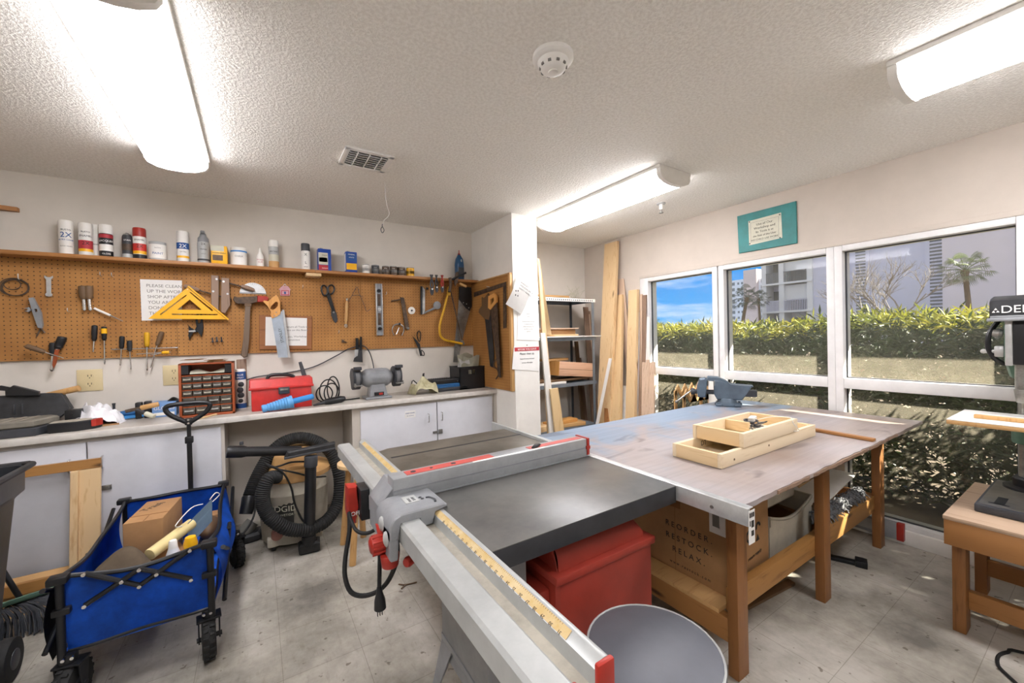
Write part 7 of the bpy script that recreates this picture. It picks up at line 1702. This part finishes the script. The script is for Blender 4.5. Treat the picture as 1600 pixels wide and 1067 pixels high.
G().bx(2.70, 3.18, .155, .375, DZ+.036, DZ+.0395, .001).out('machined_top', M['iron'], b)
G().bx(2.74, 2.86, .305, .335, DZ+.0385, DZ+.0402).bx(2.735, 2.75, .29, .35, DZ+.0385, DZ+.0402).out('slot', M['black'], b)
G().lathe([(.085, DZ+.038), (.085, DZ+.050), (.06, DZ+.055)], (cx_, cy_, 0), n=28).lathe([(.055, DZ+.05), (.055, DZ+.09), (.045, DZ+.10)], (cx_, cy_, 0), n=24).out('column_flange', M['black'], dp)
G().cyl((cx_, cy_, DZ+.05), (cx_, cy_, 1.36), .035, n=28).out('column', M['steel'], dp)
G().lathe([(.052, .80), (.056, .81), (.056, .925), (.045, .935)], (cx_, cy_, 0), n=24).prism([(2.95, cy_-.03, .885), (cx_-.04, cy_-.03, .86), (cx_-.04, cy_-.03, .925), (2.95, cy_-.03, .925)], (0, .06, 0), .004).out('table_arm', M['green'], dp)
G().lathe([(.12, .915), (.12, .930)], (2.93, .27, 0), n=32).out('iron_table', M['blackm'], dp)
# head
hx0, hx1, hy0, hy1 = 2.80, 3.26, .14, .345
G().prism([(2.86, cy_-.05, 1.20), (3.0, cy_-.05, 1.12), (3.15, cy_-.05, 1.10), (3.16, cy_-.05, 1.40), (2.86, cy_-.05, 1.40)], (0, .10, 0), .010).out('head_casting', M['green'], dp)
G().bx(2.80, 2.90, cy_-.075, cy_+.035, 1.195, 1.395, .006).out('front_plate', M['black'], dp)
G().bx(2.795, 2.905, cy_+.018, cy_+.040, 1.19, 1.40, .004).out('bright_edge', M['alu'], dp)
for zz in (1.15, 1.13, 1.11): G().bx(2.84, 2.86, cy_-.045, cy_-.025, zz, zz+.010, .002).out('switch_button', M['white'], dp)
G().cyl((2.88, cy_, 1.20), (2.88, cy_, 1.08), .022, n=18).cyl((2.88, cy_, 1.08), (2.88, cy_, 1.02), .026, .018, n=18, bev=.003).cyl((2.88, cy_, 1.02), (2.88, cy_, .972), .004, n=8).out('quill_chuck', M['steel'], dp)
pc = G().prism([(2.755, hy0-.10, 1.392), (3.30, hy0-.10, 1.392), (3.30, hy0-.10, 1.475), (3.20, hy0-.10, 1.50), (2.80, hy0-.10, 1.50), (2.762, hy0-.10, 1.48)], (0, hy1-hy0+.10, 0), .010).out('belt_cover', M['dust'], dp)
G().bx(2.748, 3.30, hy0-.105, hy1+.006, 1.388, 1.402, .003).bx(2.752, 2.757, hy0-.10, hy1-.004, 1.402, 1.412, .001).out('cover_rim', M['grey'], pc)
G().text('DELTA', (2.7545, .312, 1.424), (0, -1, 0), (0, 0, 1), .046, ext=.001).prism([(2.7545, .336, 1.427), (2.7545, .326, 1.427), (2.7545, .331, 1.436)], (-.001, 0, 0)).prism([(2.7545, .324, 1.427), (2.7545, .314, 1.427), (2.7545, .319, 1.436)], (-.001, 0, 0)).prism([(2.7545, .330, 1.438), (2.7545, .320, 1.438), (2.7545, .325, 1.447)], (-.001, 0, 0)).out('lettering', M['inkwhite'], pc)
G().tube([(2.90, .335, 1.39), (2.88, .36, 1.33), (2.88, .362, 1.26), (2.90, .345, 1.215), (2.93, .32, 1.19)], .010, n=8).out('cable', M['black'], dp)
G().bx(2.87, 2.90, .315, .345, 1.225, 1.275, .005).cyl((2.885, .345, 1.25), (2.885, .375, 1.25), .009, n=10).ball((2.885, .378, 1.25), .011, 10).out('depth_stop', M['alu'], dp)
G().lathe([(.016, 0), (.022, .01), (.016, .03)], (2.88, .32, 1.33), (0, 1, .2), n=16).out('spring_cap', M['steel'], dp)
G().cyl((3.28, cy_-.02, 1.20), (3.28, cy_-.02, 1.40), .075, n=24, bev=.006).out('motor', M['darkgrey'], dp)
aux = thing('wooden_drill_table', 'white faced wooden table clamped on the drill press', 'board', (2.8, .27, .93))
G().bx(2.615, 2.985, -.05, .455, .931, .950, .002).out('board', M['ply_x'], aux)
G().bx(2.615, 2.985, -.05, .455, .950, .9525).out('white_face', M['white'], aux)
tag(G().bx(2.72, 2.745, -.05, .388, .953, .970, .002).out('fence_strip', M['tan_z']), 'brown wooden strip lying on the white faced drill table', 'wood strip')
G().tube([(3.0, -.12, .006), (2.75, -.05, .006), (2.652, 0.247)+(.006,), (2.604, 0.284)+(.006,), (2.542, 0.302)+(.006,), (2.47, 0.294)+(.006,), (2.427, 0.265)+(.006,), (2.395, 0.239)+(.006,), (2.359, 0.22)+(.006,)], .006, n=8).out('power_cord', M['rubber'], dp)

# ------------------------------------------------------------------ lumber leaning in the window corner
def board(spec, th, mat, label, dx=0):
    b, t, w = spec
    b = Vector(b)+Vector((dx, 0, 0)); t = Vector(t)+Vector((dx, 0, 0)); h = Vector((0, w/2, 0)); n = Vector((th, 0, 0))
    return tag(G().prism([b-h, b+h, t+h, t-h], n, .0015).out('lumber_board', mat), label, 'board', 'boards leaning in the corner')
board(((3.031, 3.03, 0.0), (3.36, 3.148, 2.401), 0.188), .038, M['pine_z'], 'tallest knotty pine board, reaching the ceiling in the corner')
board(((3.019, 2.845, 0.0), (3.36, 3.065, 1.806), 0.133), .038, wood('smooth_pine', '#d8b88a', '#c09968', 'z', knots=False), 'smooth golden board right of the tallest one')
board(((3.271, 2.746, 0.0), (3.4, 3.055, 1.983), 0.078), .019, M['pale_z'], 'thin pinkish board leaning the other way behind the golden board')
board(((3.065, 2.699, 0.0), (3.37, 2.86, 1.839), 0.115), .038, M['pine_z'], 'knotty yellow board with a dark knot near its top')
board(((3.027, 2.737, 0.0), (3.3, 2.947, 0.817), 0.078), .019, M['white_z'], 'short white board between the golden and yellow boards')
board(((3.183, 2.714, 0.0), (3.39, 2.815, 1.599), 0.037), .015, M['white_z'], 'narrow white edged strip beside the yellow board')
board(((3.246, 2.718, 0.0), (3.41, 2.798, 1.787), 0.049), .019, M['pale_z'], 'narrow greyish brown strip left of its twin at the window')
board(((3.244, 2.683, 0.0), (3.41, 2.744, 1.775), 0.044), .019, M['brown_z'], 'narrow grey weathered strip at the window edge')
board(((3.23, 2.624, 0.0), (3.41, 2.713, 1.546), 0.063), .012, M['white_z'], 'white strip standing against the window frame')
for k, (s_, m_, l) in enumerate(((((3.122, 2.561, 0.0), (3.33, 2.684, 1.08), 0.047), 'pale_z', 'first'), (((3.126, 2.522, 0.0), (3.33, 2.64, 1.108), 0.038), 'pale_z', 'second'), (((3.112, 2.471, 0.0), (3.34, 2.614, 1.082), 0.038), 'cream', 'third'), (((3.113, 2.448, 0.0), (3.34, 2.579, 1.09), 0.034), 'pale_z', 'fourth'))):
    board(s_, .019, M.get(m_, M['pale_z']), 'short sunlit board at the window, %s from the wall corner' % l, -.02)
board(((2.941, 2.879, -0.0), (3.16, 3.069, 0.755), 0.055), .019, M['leg_z'], 'short brown offcut low between the tallest and golden boards')
board(((2.924, 3.112, 0.0), (3.1, 2.946, 1.122), 0.038), .012, M['white_z'], 'thin white stick slanting beside the shelf post')
# boards leaning on the pier
def pb(ps, y, th, mat, label):
    return tag(G().prism(ps, (0, th, 0), .001).out('lumber_board', mat), label, 'board', 'boards leaning on the pillar')
def ext(ps):
    """carry the two lower corners down to the floor along the board"""
    a, b, c, d = [Vector(p) for p in ps]
    def down(t, l): k = l.z/(t.z-l.z); return l+(l-t)*k
    return [a, b, down(b, c), down(a, d)]
pb([(2.2, 2.96, 2.088), (2.222, 2.96, 2.09), (2.539, 3.205, 1.383), (2.425, 3.205, 1.385)], 3.2, .02, wood('honey_board', '#ddbf90', '#c9a470', 'z', knots=False), 'honey coloured tapered board standing on the second steel shelf, leaning to the pillar')
pb(ext([(2.21, 2.965, 2.054), (2.238, 2.965, 1.985), (2.37, 2.965, 0.486), (2.279, 2.965, 0.499)]), 2.965, .018, M['pine_z'], 'pine board leaning behind the white board on the pillar')
pb(ext([(2.195, 2.93, 1.402), (2.247, 2.93, 1.401), (2.35, 2.93, 0.507), (2.267, 2.93, 0.519)]), 2.93, .018, M['white_z'], 'white board with nail holes leaning on the pillar')
pb(ext([(2.269, 2.9, 0.88), (2.36, 2.9, 0.884), (2.419, 2.9, 0.503), (2.311, 2.9, 0.518)]), 2.90, .018, wood('honey_board_short', '#ddbf90', '#c9a470', 'z', knots=False), 'short honey coloured board at the foot of the white board')

# ------------------------------------------------------------------ steel shelf unit in the alcove
SU = thing('shelf_unit', 'grey steel shelf unit in the alcove right of the pillar', 'shelf unit', (2.65, 3.4, 0))
ux0, ux1, uy0, uy1 = 2.17, 3.135, 3.20, 3.60
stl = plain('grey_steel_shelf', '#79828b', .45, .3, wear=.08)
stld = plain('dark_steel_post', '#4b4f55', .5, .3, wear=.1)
for x in (ux0, ux1-.035):
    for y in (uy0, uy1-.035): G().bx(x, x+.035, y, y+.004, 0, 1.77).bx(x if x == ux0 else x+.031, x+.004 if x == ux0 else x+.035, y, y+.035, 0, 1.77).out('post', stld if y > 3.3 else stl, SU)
levels = [1.765, 1.352, .868, .40, .06]
for z in levels:
    s_ = G().bx(ux0+.004, ux1-.004, uy0+.004, uy1-.004, z-.004, z).bx(ux0, ux1+.02, uy0-.002, uy0+.002, z-.035, z+.001).bx(ux0, ux1, uy1-.004, uy1, z-.035, z).bx(ux0, ux0+.003, uy0, uy1, z-.035, z).bx(ux1-.003, ux1, uy0, uy1, z-.035, z).out('shelf', stl, SU)
    if z > 1.7:
        g = G()
        for k in range(34): g.bx(ux0+.04+k*.027, ux0+.052+k*.027, uy0-.0028, uy0-.0019, z-.026, z-.010)
        g.out('slots', M['darkgrey'], s_)
        G().bx(ux0, ux1+.02, uy0-.0026, uy0-.0022, z-.034, z+.0008).out('white_edge', M['white'], s_)
def scrap(x0, x1, y0, y1, z0, z1, mat, label, rz=0, cat='board'):
    return tag(G().bx(x0, x1, y0, y1, z0, z1, .0015, rz=rz).out('wood_scrap', mat), label, cat, 'scraps on the steel shelves')
scrap(2.3, 3.05, 3.30, 3.42, 1.766, 1.785, M['pine_x'], 'thin pine board on the top steel shelf', .05)
scrap(2.25, 2.95, 3.40, 3.52, 1.786, 1.815, M['ply_x'], 'thicker plywood strip at the back of the top steel shelf', -.03)
scrap(2.4, 3.12, 3.22, 3.28, 1.766, 1.774, M['dark_x'], 'dark strip at the front of the top steel shelf', -.01)
g = G()
for k in range(26):
    a = Vector((3.05+rnd.uniform(-.03, .03), 3.42+rnd.uniform(-.04, .04), 1.77)); g.tube([a, a+Vector((rnd.uniform(-.05, .05), rnd.uniform(-.03, .03), .06)), a+Vector((rnd.uniform(-.12, .10), rnd.uniform(-.05, .05), rnd.uniform(.05, .16)))], .002, n=4, sub=2)
tag(g.out('dried_twigs', M['papery']), 'bunch of dry pale twigs at the right end of the top steel shelf', 'twigs')['kind'] = 'stuff'
scrap(2.25, 3.22, 3.16, 3.32, 1.354, 1.366, M['white'], 'long white panel sticking out past the second steel shelf', .04)
scrap(2.35, 2.95, 3.25, 3.35, 1.367, 1.385, M['pine_x'], 'pine board on top of the long white panel', .02)
scrap(2.5, 3.0, 3.36, 3.46, 1.354, 1.44, M['card'], 'brown cardboard flat box on the second steel shelf', .0)
scrap(2.42, 3.02, 3.34, 3.44, 1.442, 1.456, M['pale_z'], 'pale board lying on the flat box', -.05)
scrap(2.2, 2.6, 3.22, 3.34, 1.367, 1.383, M['ply_x'], 'short plywood piece at the left of the second steel shelf', .1)
wb = thing('wooden_crate', 'pinkish plywood box tilted on the third steel shelf', 'wooden box', (2.85, 3.3, .87))
g = G(); g.M = about((2.85, 3.30, .93), Ry(.10)); g.bx(2.62, 3.10, 3.205, 3.45, .935, 1.085, .002); g.out('box', wood('pinkish_ply', '#cfa588', '#b98c70', 'x', knots=False), wb)
g = G(); g.M = about((2.85, 3.30, .93), Ry(.10)); g.bx(2.62, 3.10, 3.2035, 3.2045, 1.005, 1.009); g.out('crack_line', M['dark_x'], wb)
g = G(); g.M = about((2.85, 3.30, .93), Ry(.10)); g.bx(2.618, 2.622, 3.205, 3.45, .935, 1.085); g.out('end_face', M['handle'], wb)
scrap(2.30, 3.08, 3.22, 3.40, .895, .915, M['dark_x'], 'dark board under the tilted plywood box', .03)
scrap(2.28, 2.72, 3.21, 3.33, .870, .893, M['white'], 'short white board at the front left of the third steel shelf', -.04)
scrap(2.55, 2.90, 3.36, 3.5, 1.10, 1.125, M['ply_x'], 'plywood scrap on top of the tilted plywood box', .1)
scrap(2.30, 2.70, 3.22, 3.40, .402, .455, M['pine_x'], 'block of pine on the fourth steel shelf', .1)
scrap(2.55, 2.98, 3.22, 3.36, .402, .44, M['ply_x'], 'flat plywood scrap on the fourth steel shelf', -.15)
scrap(2.50, 2.90, 3.23, 3.35, .442, .475, M['handle'], 'honey coloured scrap lying on the plywood scrap', .1)
for k in range(6):
    z = .30+.045*k
    tag(G().bx(2.185, 2.30, 3.22, 3.40, .402+.034*k, .43+.034*k, .003, rz=.05*(k % 3-1)).out('tile_box', M['white'] if k % 2 else M['darkgrey']), 'small %s packet at the left of the fourth steel shelf, %s from the bottom' % ('white' if k % 2 else 'dark', ('first', 'second', 'third', 'fourth', 'fifth', 'sixth')[k]), 'packet', 'stacked packets')
# boards standing behind the shelf unit, seen through it
for k, (x, w, zt, m_, l) in enumerate(((3.20, .07, 1.70, 'brown_z', 'brown weathered board standing behind the right shelf post, tallest'), (3.27, .06, 1.62, 'pale_z', 'greyish board standing in the corner behind the shelf unit'), (3.33, .05, 1.66, 'brown_z', 'dark board standing deepest in the corner'), (3.16, .05, 1.30, 'dark_z', 'old dark board standing behind the shelf unit, shorter'), (3.24, .05, 1.10, 'brown_z', 'short dark brown board standing in front of the corner boards'))):
    yy = 3.40+.04*k
    tag(G().prism([(x, yy-.10, 0), (x+w, yy-.10, 0), (x+w+.01, yy+.04, zt), (x+.01, yy+.04, zt)], (0, .018, 0), .001).out('lumber_board', M[m_]), l, 'board', 'boards in the alcove corner')

# ------------------------------------------------------------------ outside the windows
gm = plain('mulch_ground', '#6e604c', .95, col2='#463b2e', scale=3)
struct(G().bx(3.58, 90, -60, 90, -.15, -.05).out('ground', gm))
struct(G().bx(3.58, 4.28, -7, 6, 2.06, 2.20).out('roof_eave', M['wall2']))
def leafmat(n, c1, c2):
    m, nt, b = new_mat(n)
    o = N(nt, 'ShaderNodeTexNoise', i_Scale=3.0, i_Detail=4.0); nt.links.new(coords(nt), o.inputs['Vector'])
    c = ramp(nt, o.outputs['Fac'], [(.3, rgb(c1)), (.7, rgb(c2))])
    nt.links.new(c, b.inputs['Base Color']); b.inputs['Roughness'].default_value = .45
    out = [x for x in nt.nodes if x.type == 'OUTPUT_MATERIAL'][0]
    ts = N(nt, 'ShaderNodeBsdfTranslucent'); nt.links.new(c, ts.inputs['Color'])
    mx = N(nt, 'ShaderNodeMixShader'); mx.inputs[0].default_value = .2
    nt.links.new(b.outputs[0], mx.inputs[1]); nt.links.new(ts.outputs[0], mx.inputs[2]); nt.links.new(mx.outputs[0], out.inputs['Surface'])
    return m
LM = leafmat('hedge_leaf', '#1c2a17', '#3a4c24'); LM2 = leafmat('hedge_leaf_sunlit', '#7d8a2a', '#b3a83e')  # yellow copy paints sunlight into the leaf colour of the hedge top
hg = thing('hedge', 'dense clipped green hedge with sunlit yellow tips outside the windows', 'hedge', (4.8, 1.8, -.05))
hr = random.Random(11)
g = G()
def hz(y): return 1.445+.5*min(1, max(0, (-.45-y)/.5))+.025*math.sin(2.1*y)+.02*math.sin(5.3*y+1)  # taller unseen stretch past the near end, added to keep sun off the floor
def leaf(g, p, d, L, w):
    d = d.normalized(); s_ = d.cross(Vector((hr.uniform(-1, 1), hr.uniform(-1, 1), hr.uniform(-1, 1)))).normalized()
    b = g.bm; m = p+d*L*.45
    a = b.verts.new(p); c = b.verts.new(m+s_*w); e = b.verts.new(p+d*L-Vector((0, 0, L*.15))); f = b.verts.new(m-s_*w)
    q = b.faces.new((a, c, e, f)); q.material_index = g.mi
for k in range(48000):
    y = hr.uniform(-2.6, 6.2); t = hr.random()
    z = hr.random()**.8*(hz(y)+.02) if t < .8 else hz(y)-hr.random()*.12
    if z < .75 and hr.random() < .12: continue
    x = 4.14+.08*math.sin(3*y+4*z)+abs(hr.gauss(0, .16)) if t < .8 else hr.uniform(4.12, 5.3)
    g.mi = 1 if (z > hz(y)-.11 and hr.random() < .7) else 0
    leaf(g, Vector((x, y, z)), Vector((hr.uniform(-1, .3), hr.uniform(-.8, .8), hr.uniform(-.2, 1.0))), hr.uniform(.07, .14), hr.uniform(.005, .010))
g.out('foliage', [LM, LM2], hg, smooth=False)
g = G()
for k in range(24000):
    y = hr.uniform(-2.6, 6.2); z = hr.random()**.8*(hz(y)-.03); x = hr.uniform(4.4, 5.25)
    if z < .6 and hr.random() < .12: continue
    g.mi = 0
    leaf(g, Vector((x, y, z)), Vector((hr.uniform(-1, 1), hr.uniform(-1, 1), hr.uniform(-.6, .6))), hr.uniform(.10, .18), hr.uniform(.016, .03))
g.out('inner_foliage', [LM], hg, smooth=False)
for k in range(20):
    y = -2.2+.42*k+hr.uniform(-.1, .1)
    G().tube([(4.65+hr.uniform(-.1, .15), y, -.06), (4.66, y+hr.uniform(-.06, .06), .4), (4.7, y+hr.uniform(-.15, .15), 1.1)], .022, n=7, rr=lambda u: .028-.014*u).out('stem', M['bark'], hg)

# apartment block
bl = thing('apartment_building', 'pale lavender apartment block with louvered stair vents beyond the hedge', 'building', (47, 8, -.05))
S_ = 2.75
bm_ = plain('lavender_stucco', '#c4c8e0', .9, wear=.02, scale=.3); bw = plain('pink_white_stucco', '#d4cfdc', .9, wear=.02, scale=.3)
dk = plain('dark_window_glass', '#6d727b', .3); wp = plain('pale_panel', '#d3d7df', .6, wear=.02, scale=.5)
bx0 = 44
G().bx(bx0, bx0+14, 7.65, 16.1, -.05, 14).out('main_block', bm_, bl)
G().bx(bx0-.7, bx0+14, -14, 7.65, -.05, 14).out('near_block', bw, bl)
for y0, y1 in ((12.25, 12.95), (7.70, 8.42)):
    sv = G().bx(bx0-.06, bx0+.02, y0, y1, 1.2, 11).out('stair_vent', dk, bl)
    g = G()
    for k in range(36): g.bx(bx0-.14, bx0-.02, y0, y1, 1.6+k*.27, 1.72+k*.27)
    g.out('louvers', bm_, sv)
    G().bx(bx0-.12, bx0+.02, y1, y1+.25, -.05, 14).bx(bx0-.12, bx0+.02, y0-.25, y0, -.05, 14).out('vent_surround', bm_, bl)
# balcony wing
G().bx(bx0+1.4, bx0+14, 16.1, 20.3, -.05, 14).out('balcony_wall', bm_, bl)
for y in (16.1, 18.5, 20.1): G().bx(bx0-.2, bx0+1.4, y, y+.45, -.05, 14).out('pier', wp, bl)
for f in range(5):
    z = .55+2.80*f
    G().bx(bx0-.3, bx0+1.4, 16.1, 20.5, z-.18, z).out('balcony_floor', wp, bl)
    for (ya, yb) in ((16.55, 18.5), (18.95, 20.1)):
        G().bx(bx0+1.36, bx0+1.42, ya, yb, z+.1, z+2.1).out('window', dk, bl)
        g = G()
        for k in range(14):
            y = ya+(yb-ya)*(k+.5)/14; g.bx(bx0-.25, bx0-.21, y-.025, y+.025, z, z+1.0)
        g.bx(bx0-.27, bx0-.19, ya, yb, z+.98, z+1.05)
        g.out('railing', bm_ if f % 2 else dk, bl)
    G().bx(bx0+.2, bx0+.25, 16.55, 18.5, z+1.1, z+2.5).out('shutter_panel', wp, bl) if f in (1, 2) else None
tw = thing('distant_tower', 'tall white and pink apartment tower far behind the first palm', 'building', (205, 100, 0))
tb = plain('white_tower', '#d6d9e2', .9, wear=.02, scale=.1); tp_ = plain('pink_tower', '#cbb5b0', .9, wear=.02, scale=.1)
G().bx(200, 220, 101.5, 111.5, 0, 27).out('left_wing', tb, tw)
G().bx(199, 220, 95.5, 101.5, 0, 31).out('core', tp_, tw)
G().bx(201, 220, 91, 95.5, 0, 26.5).out('right_wing', tb, tw)
for f in range(9):
    z = 2+2.8*f
    G().bx(199.7, 200.1, 106.2, 110.8, z, z+1.5).out('balcony_opening', dk, tw)
    G().bx(200.7, 201.1, 91.6, 94.4, z, z+1.5).out('balcony_opening', dk, tw)
    for y in (102.2, 104.0): G().bx(199.9, 200.05, y, y+.9, z+.2, z+1.3).out('window', dk, tw)
# palms
pg = leafmat('palm_leaf', '#4a5c34', '#7f8b58'); pd = leafmat('palm_leaf_silhouette', '#27331f', '#3f4d31')  # darker copy puts the silhouette shade into the palm leaf colour
def palm(x, y, zb, zc, R_, m, label, lean=0, nf=30, seed=1):
    pr = random.Random(seed)
    t = thing('palm_tree', label, 'palm tree', (x, y, zb), 'palm trees beyond the hedge')
    G().tube([(x, y-lean, zb), (x, y-lean*.6, zb+(zc-zb)*.5), (x, y, zc)], .16, n=10, rr=lambda u: R_*(.12-.03*u)).out('trunk', M['bark'], t)
    G().lathe([(R_*.10, -R_*.35), (R_*.16, -R_*.1), (R_*.12, .05)], (x, y, zc), n=10).out('boots', M['bark'], t)
    for k in range(nf):
        a = 2.4*k; el = -.75+1.95*(k/nf)
        d = Vector((math.cos(a)*math.cos(el), math.sin(a)*math.cos(el), math.sin(el)))
        L = R_*pr.uniform(.5, .75); c = Vector((x, y, zc))
        g = G(); tip = c+d*L
        g.tube([c, c+d*L*.6+Vector((0, 0, .03*R_)), tip], R_*.012, n=4, sub=1)
        side = d.cross(Vector((0, 0, 1))).normalized(); up = side.cross(d)
        for q in range(15):
            b_ = -1.5+3.0*q/14
            dd = (d*math.cos(b_)+side*math.sin(b_)).normalized()
            e = tip+dd*R_*.42-Vector((0, 0, R_*.10*(1+abs(b_))))
            w = up.cross(dd).normalized()*R_*.016
            m_ = tip+dd*R_*.24
            g.flat([tip, m_+w, e, m_-w])
        g.out('frond', m, t, smooth=False)
    return t
palm(39, 19.6, -.05, 4.55, 1.45, pd, 'dark leaning palm in front of the distant tower', -.7, 26, 2)
palm(42, 20.0, -.05, 4.6, 1.1, pd, 'second dark palm against the balconies of the apartment block', .2, 22, 5)
palm(36, 5.42, -.05, 4.75, 1.25, pg, 'sunlit fan palm in front of the blank pinkish wall', .25, 32, 3)
palm(60, 46.5, -.05, 3.2, 1.6, pd, 'tiny distant palm just above the hedge under the clouds', .3, 14, 4)
# bare tree
bt = thing('bare_tree', 'leafless grey tree with thin twigs in front of the louvered vent', 'tree', (30, 7.5, -.05))
tr = random.Random(5)
bk = plain('grey_bark', '#807a76', .9, wear=.1, scale=4)
g1, g2 = G(), G()
def grow(p, d, L, r, n):
    e = p+d*L
    (g1 if n > 3 else g2).tube([p, p+d*L*.5+Vector((tr.uniform(-.05, .05)*L, tr.uniform(-.08, .08)*L, 0)), e], r, n=5, sub=1, rr=lambda u: r*(1-.35*u))
    if n == 0: return
    for k in range(3 if n > 1 else 2):
        dd = (d+Vector((tr.uniform(-.7, .7), tr.uniform(-.9, .9), tr.uniform(-.1, .5)))).normalized()
        grow(p+d*L*tr.uniform(.5, 1), dd, L*tr.uniform(.6, .8), r*.62, n-1)
for dy in (.9, 0, -.5):
    grow(Vector((30, 7.5+dy*.3, -.05)), Vector((0, dy*.45, 1)).normalized(), 2.4, .07, 5)
g1.out('trunk', bk, bt); g2.out('twigs', bk, bt)

# ------------------------------------------------------------------ sky, sun and camera
w = bpy.data.worlds.new('sky'); SC.world = w; w.use_nodes = True
nt = w.node_tree; bg = nt.nodes['Background']
tc = N(nt, 'ShaderNodeTexCoord'); sp_ = N(nt, 'ShaderNodeSeparateXYZ'); nt.links.new(tc.outputs['Generated'], sp_.inputs[0])
sky = ramp(nt, sp_.outputs[2], [(.0, rgb('#5fb6f0')), (.10, rgb('#2f9cf0')), (.5, rgb('#1f7fe0'))])
mp = N(nt, 'ShaderNodeMapping'); mp.inputs['Scale'].default_value = (1.6, 1.6, 7.0); mp.inputs['Location'].default_value = (.3, .1, .2); nt.links.new(tc.outputs['Generated'], mp.inputs['Vector'])
cn = N(nt, 'ShaderNodeTexNoise', i_Scale=2.6, i_Detail=7.0, i_Roughness=.55); nt.links.new(mp.outputs['Vector'], cn.inputs['Vector'])
cm = ramp(nt, cn.outputs['Fac'], [(.46, (0, 0, 0, 1)), (.62, (.85, .85, .85, 1))])
mx = N(nt, 'ShaderNodeMix', data_type='RGBA'); nt.links.new(cm, mx.inputs['Factor']); nt.links.new(sky, mx.inputs['A']); mx.inputs['B'].default_value = rgb('#eef4fa')
# added unseen brightness in the sky behind and overhead, lighting building and hedge fronts
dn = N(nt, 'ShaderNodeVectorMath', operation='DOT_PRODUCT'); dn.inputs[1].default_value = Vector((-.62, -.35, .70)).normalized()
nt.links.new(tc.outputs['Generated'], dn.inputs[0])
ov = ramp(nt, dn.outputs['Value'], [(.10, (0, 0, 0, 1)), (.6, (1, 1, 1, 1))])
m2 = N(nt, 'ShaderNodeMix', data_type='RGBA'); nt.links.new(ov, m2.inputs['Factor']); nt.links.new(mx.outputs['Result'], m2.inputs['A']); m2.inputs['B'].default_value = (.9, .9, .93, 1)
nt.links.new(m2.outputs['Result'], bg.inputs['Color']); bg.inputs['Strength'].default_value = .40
L = bpy.data.lights.new('sun', 'SUN'); L.energy = 11; L.angle = .009; L.color = (1, .93, .80)
so = bpy.data.objects.new('sun', L); COL.objects.link(so)
so.rotation_euler = Vector((-.80, .90, -.90)).to_track_quat('-Z', 'Y').to_euler(); so.location = (8, -8, 10)

cam = bpy.data.cameras.new('camera'); cam.sensor_width = 36; cam.lens = 621.18/1600*36; cam.clip_start = .02; cam.clip_end = 600
co = bpy.data.objects.new('camera', cam); COL.objects.link(co)
yaw, pitch, roll = [math.radians(a) for a in (32.669, -.6146, -1.328)]
fw = Vector((math.sin(yaw)*math.cos(pitch), math.cos(yaw)*math.cos(pitch), math.sin(pitch)))
rt = Vector((math.cos(yaw), -math.sin(yaw), 0)); up = rt.cross(fw)
r2 = rt*math.cos(roll)+up*math.sin(roll); u2 = -rt*math.sin(roll)+up*math.cos(roll)
mt = Matrix((r2, u2, -fw)).transposed().to_4x4(); mt.translation = (0, 0, 1.3675)
co.matrix_world = mt
SC.camera = co
SC.view_settings.view_transform = 'Standard'; SC.view_settings.look = 'None'; SC.view_settings.gamma = 1
SC.view_settings.use_curve_mapping = False
SC.view_settings.exposure = 1.7
SC.cycles.max_bounces = 8; SC.cycles.transparent_max_bounces = 12
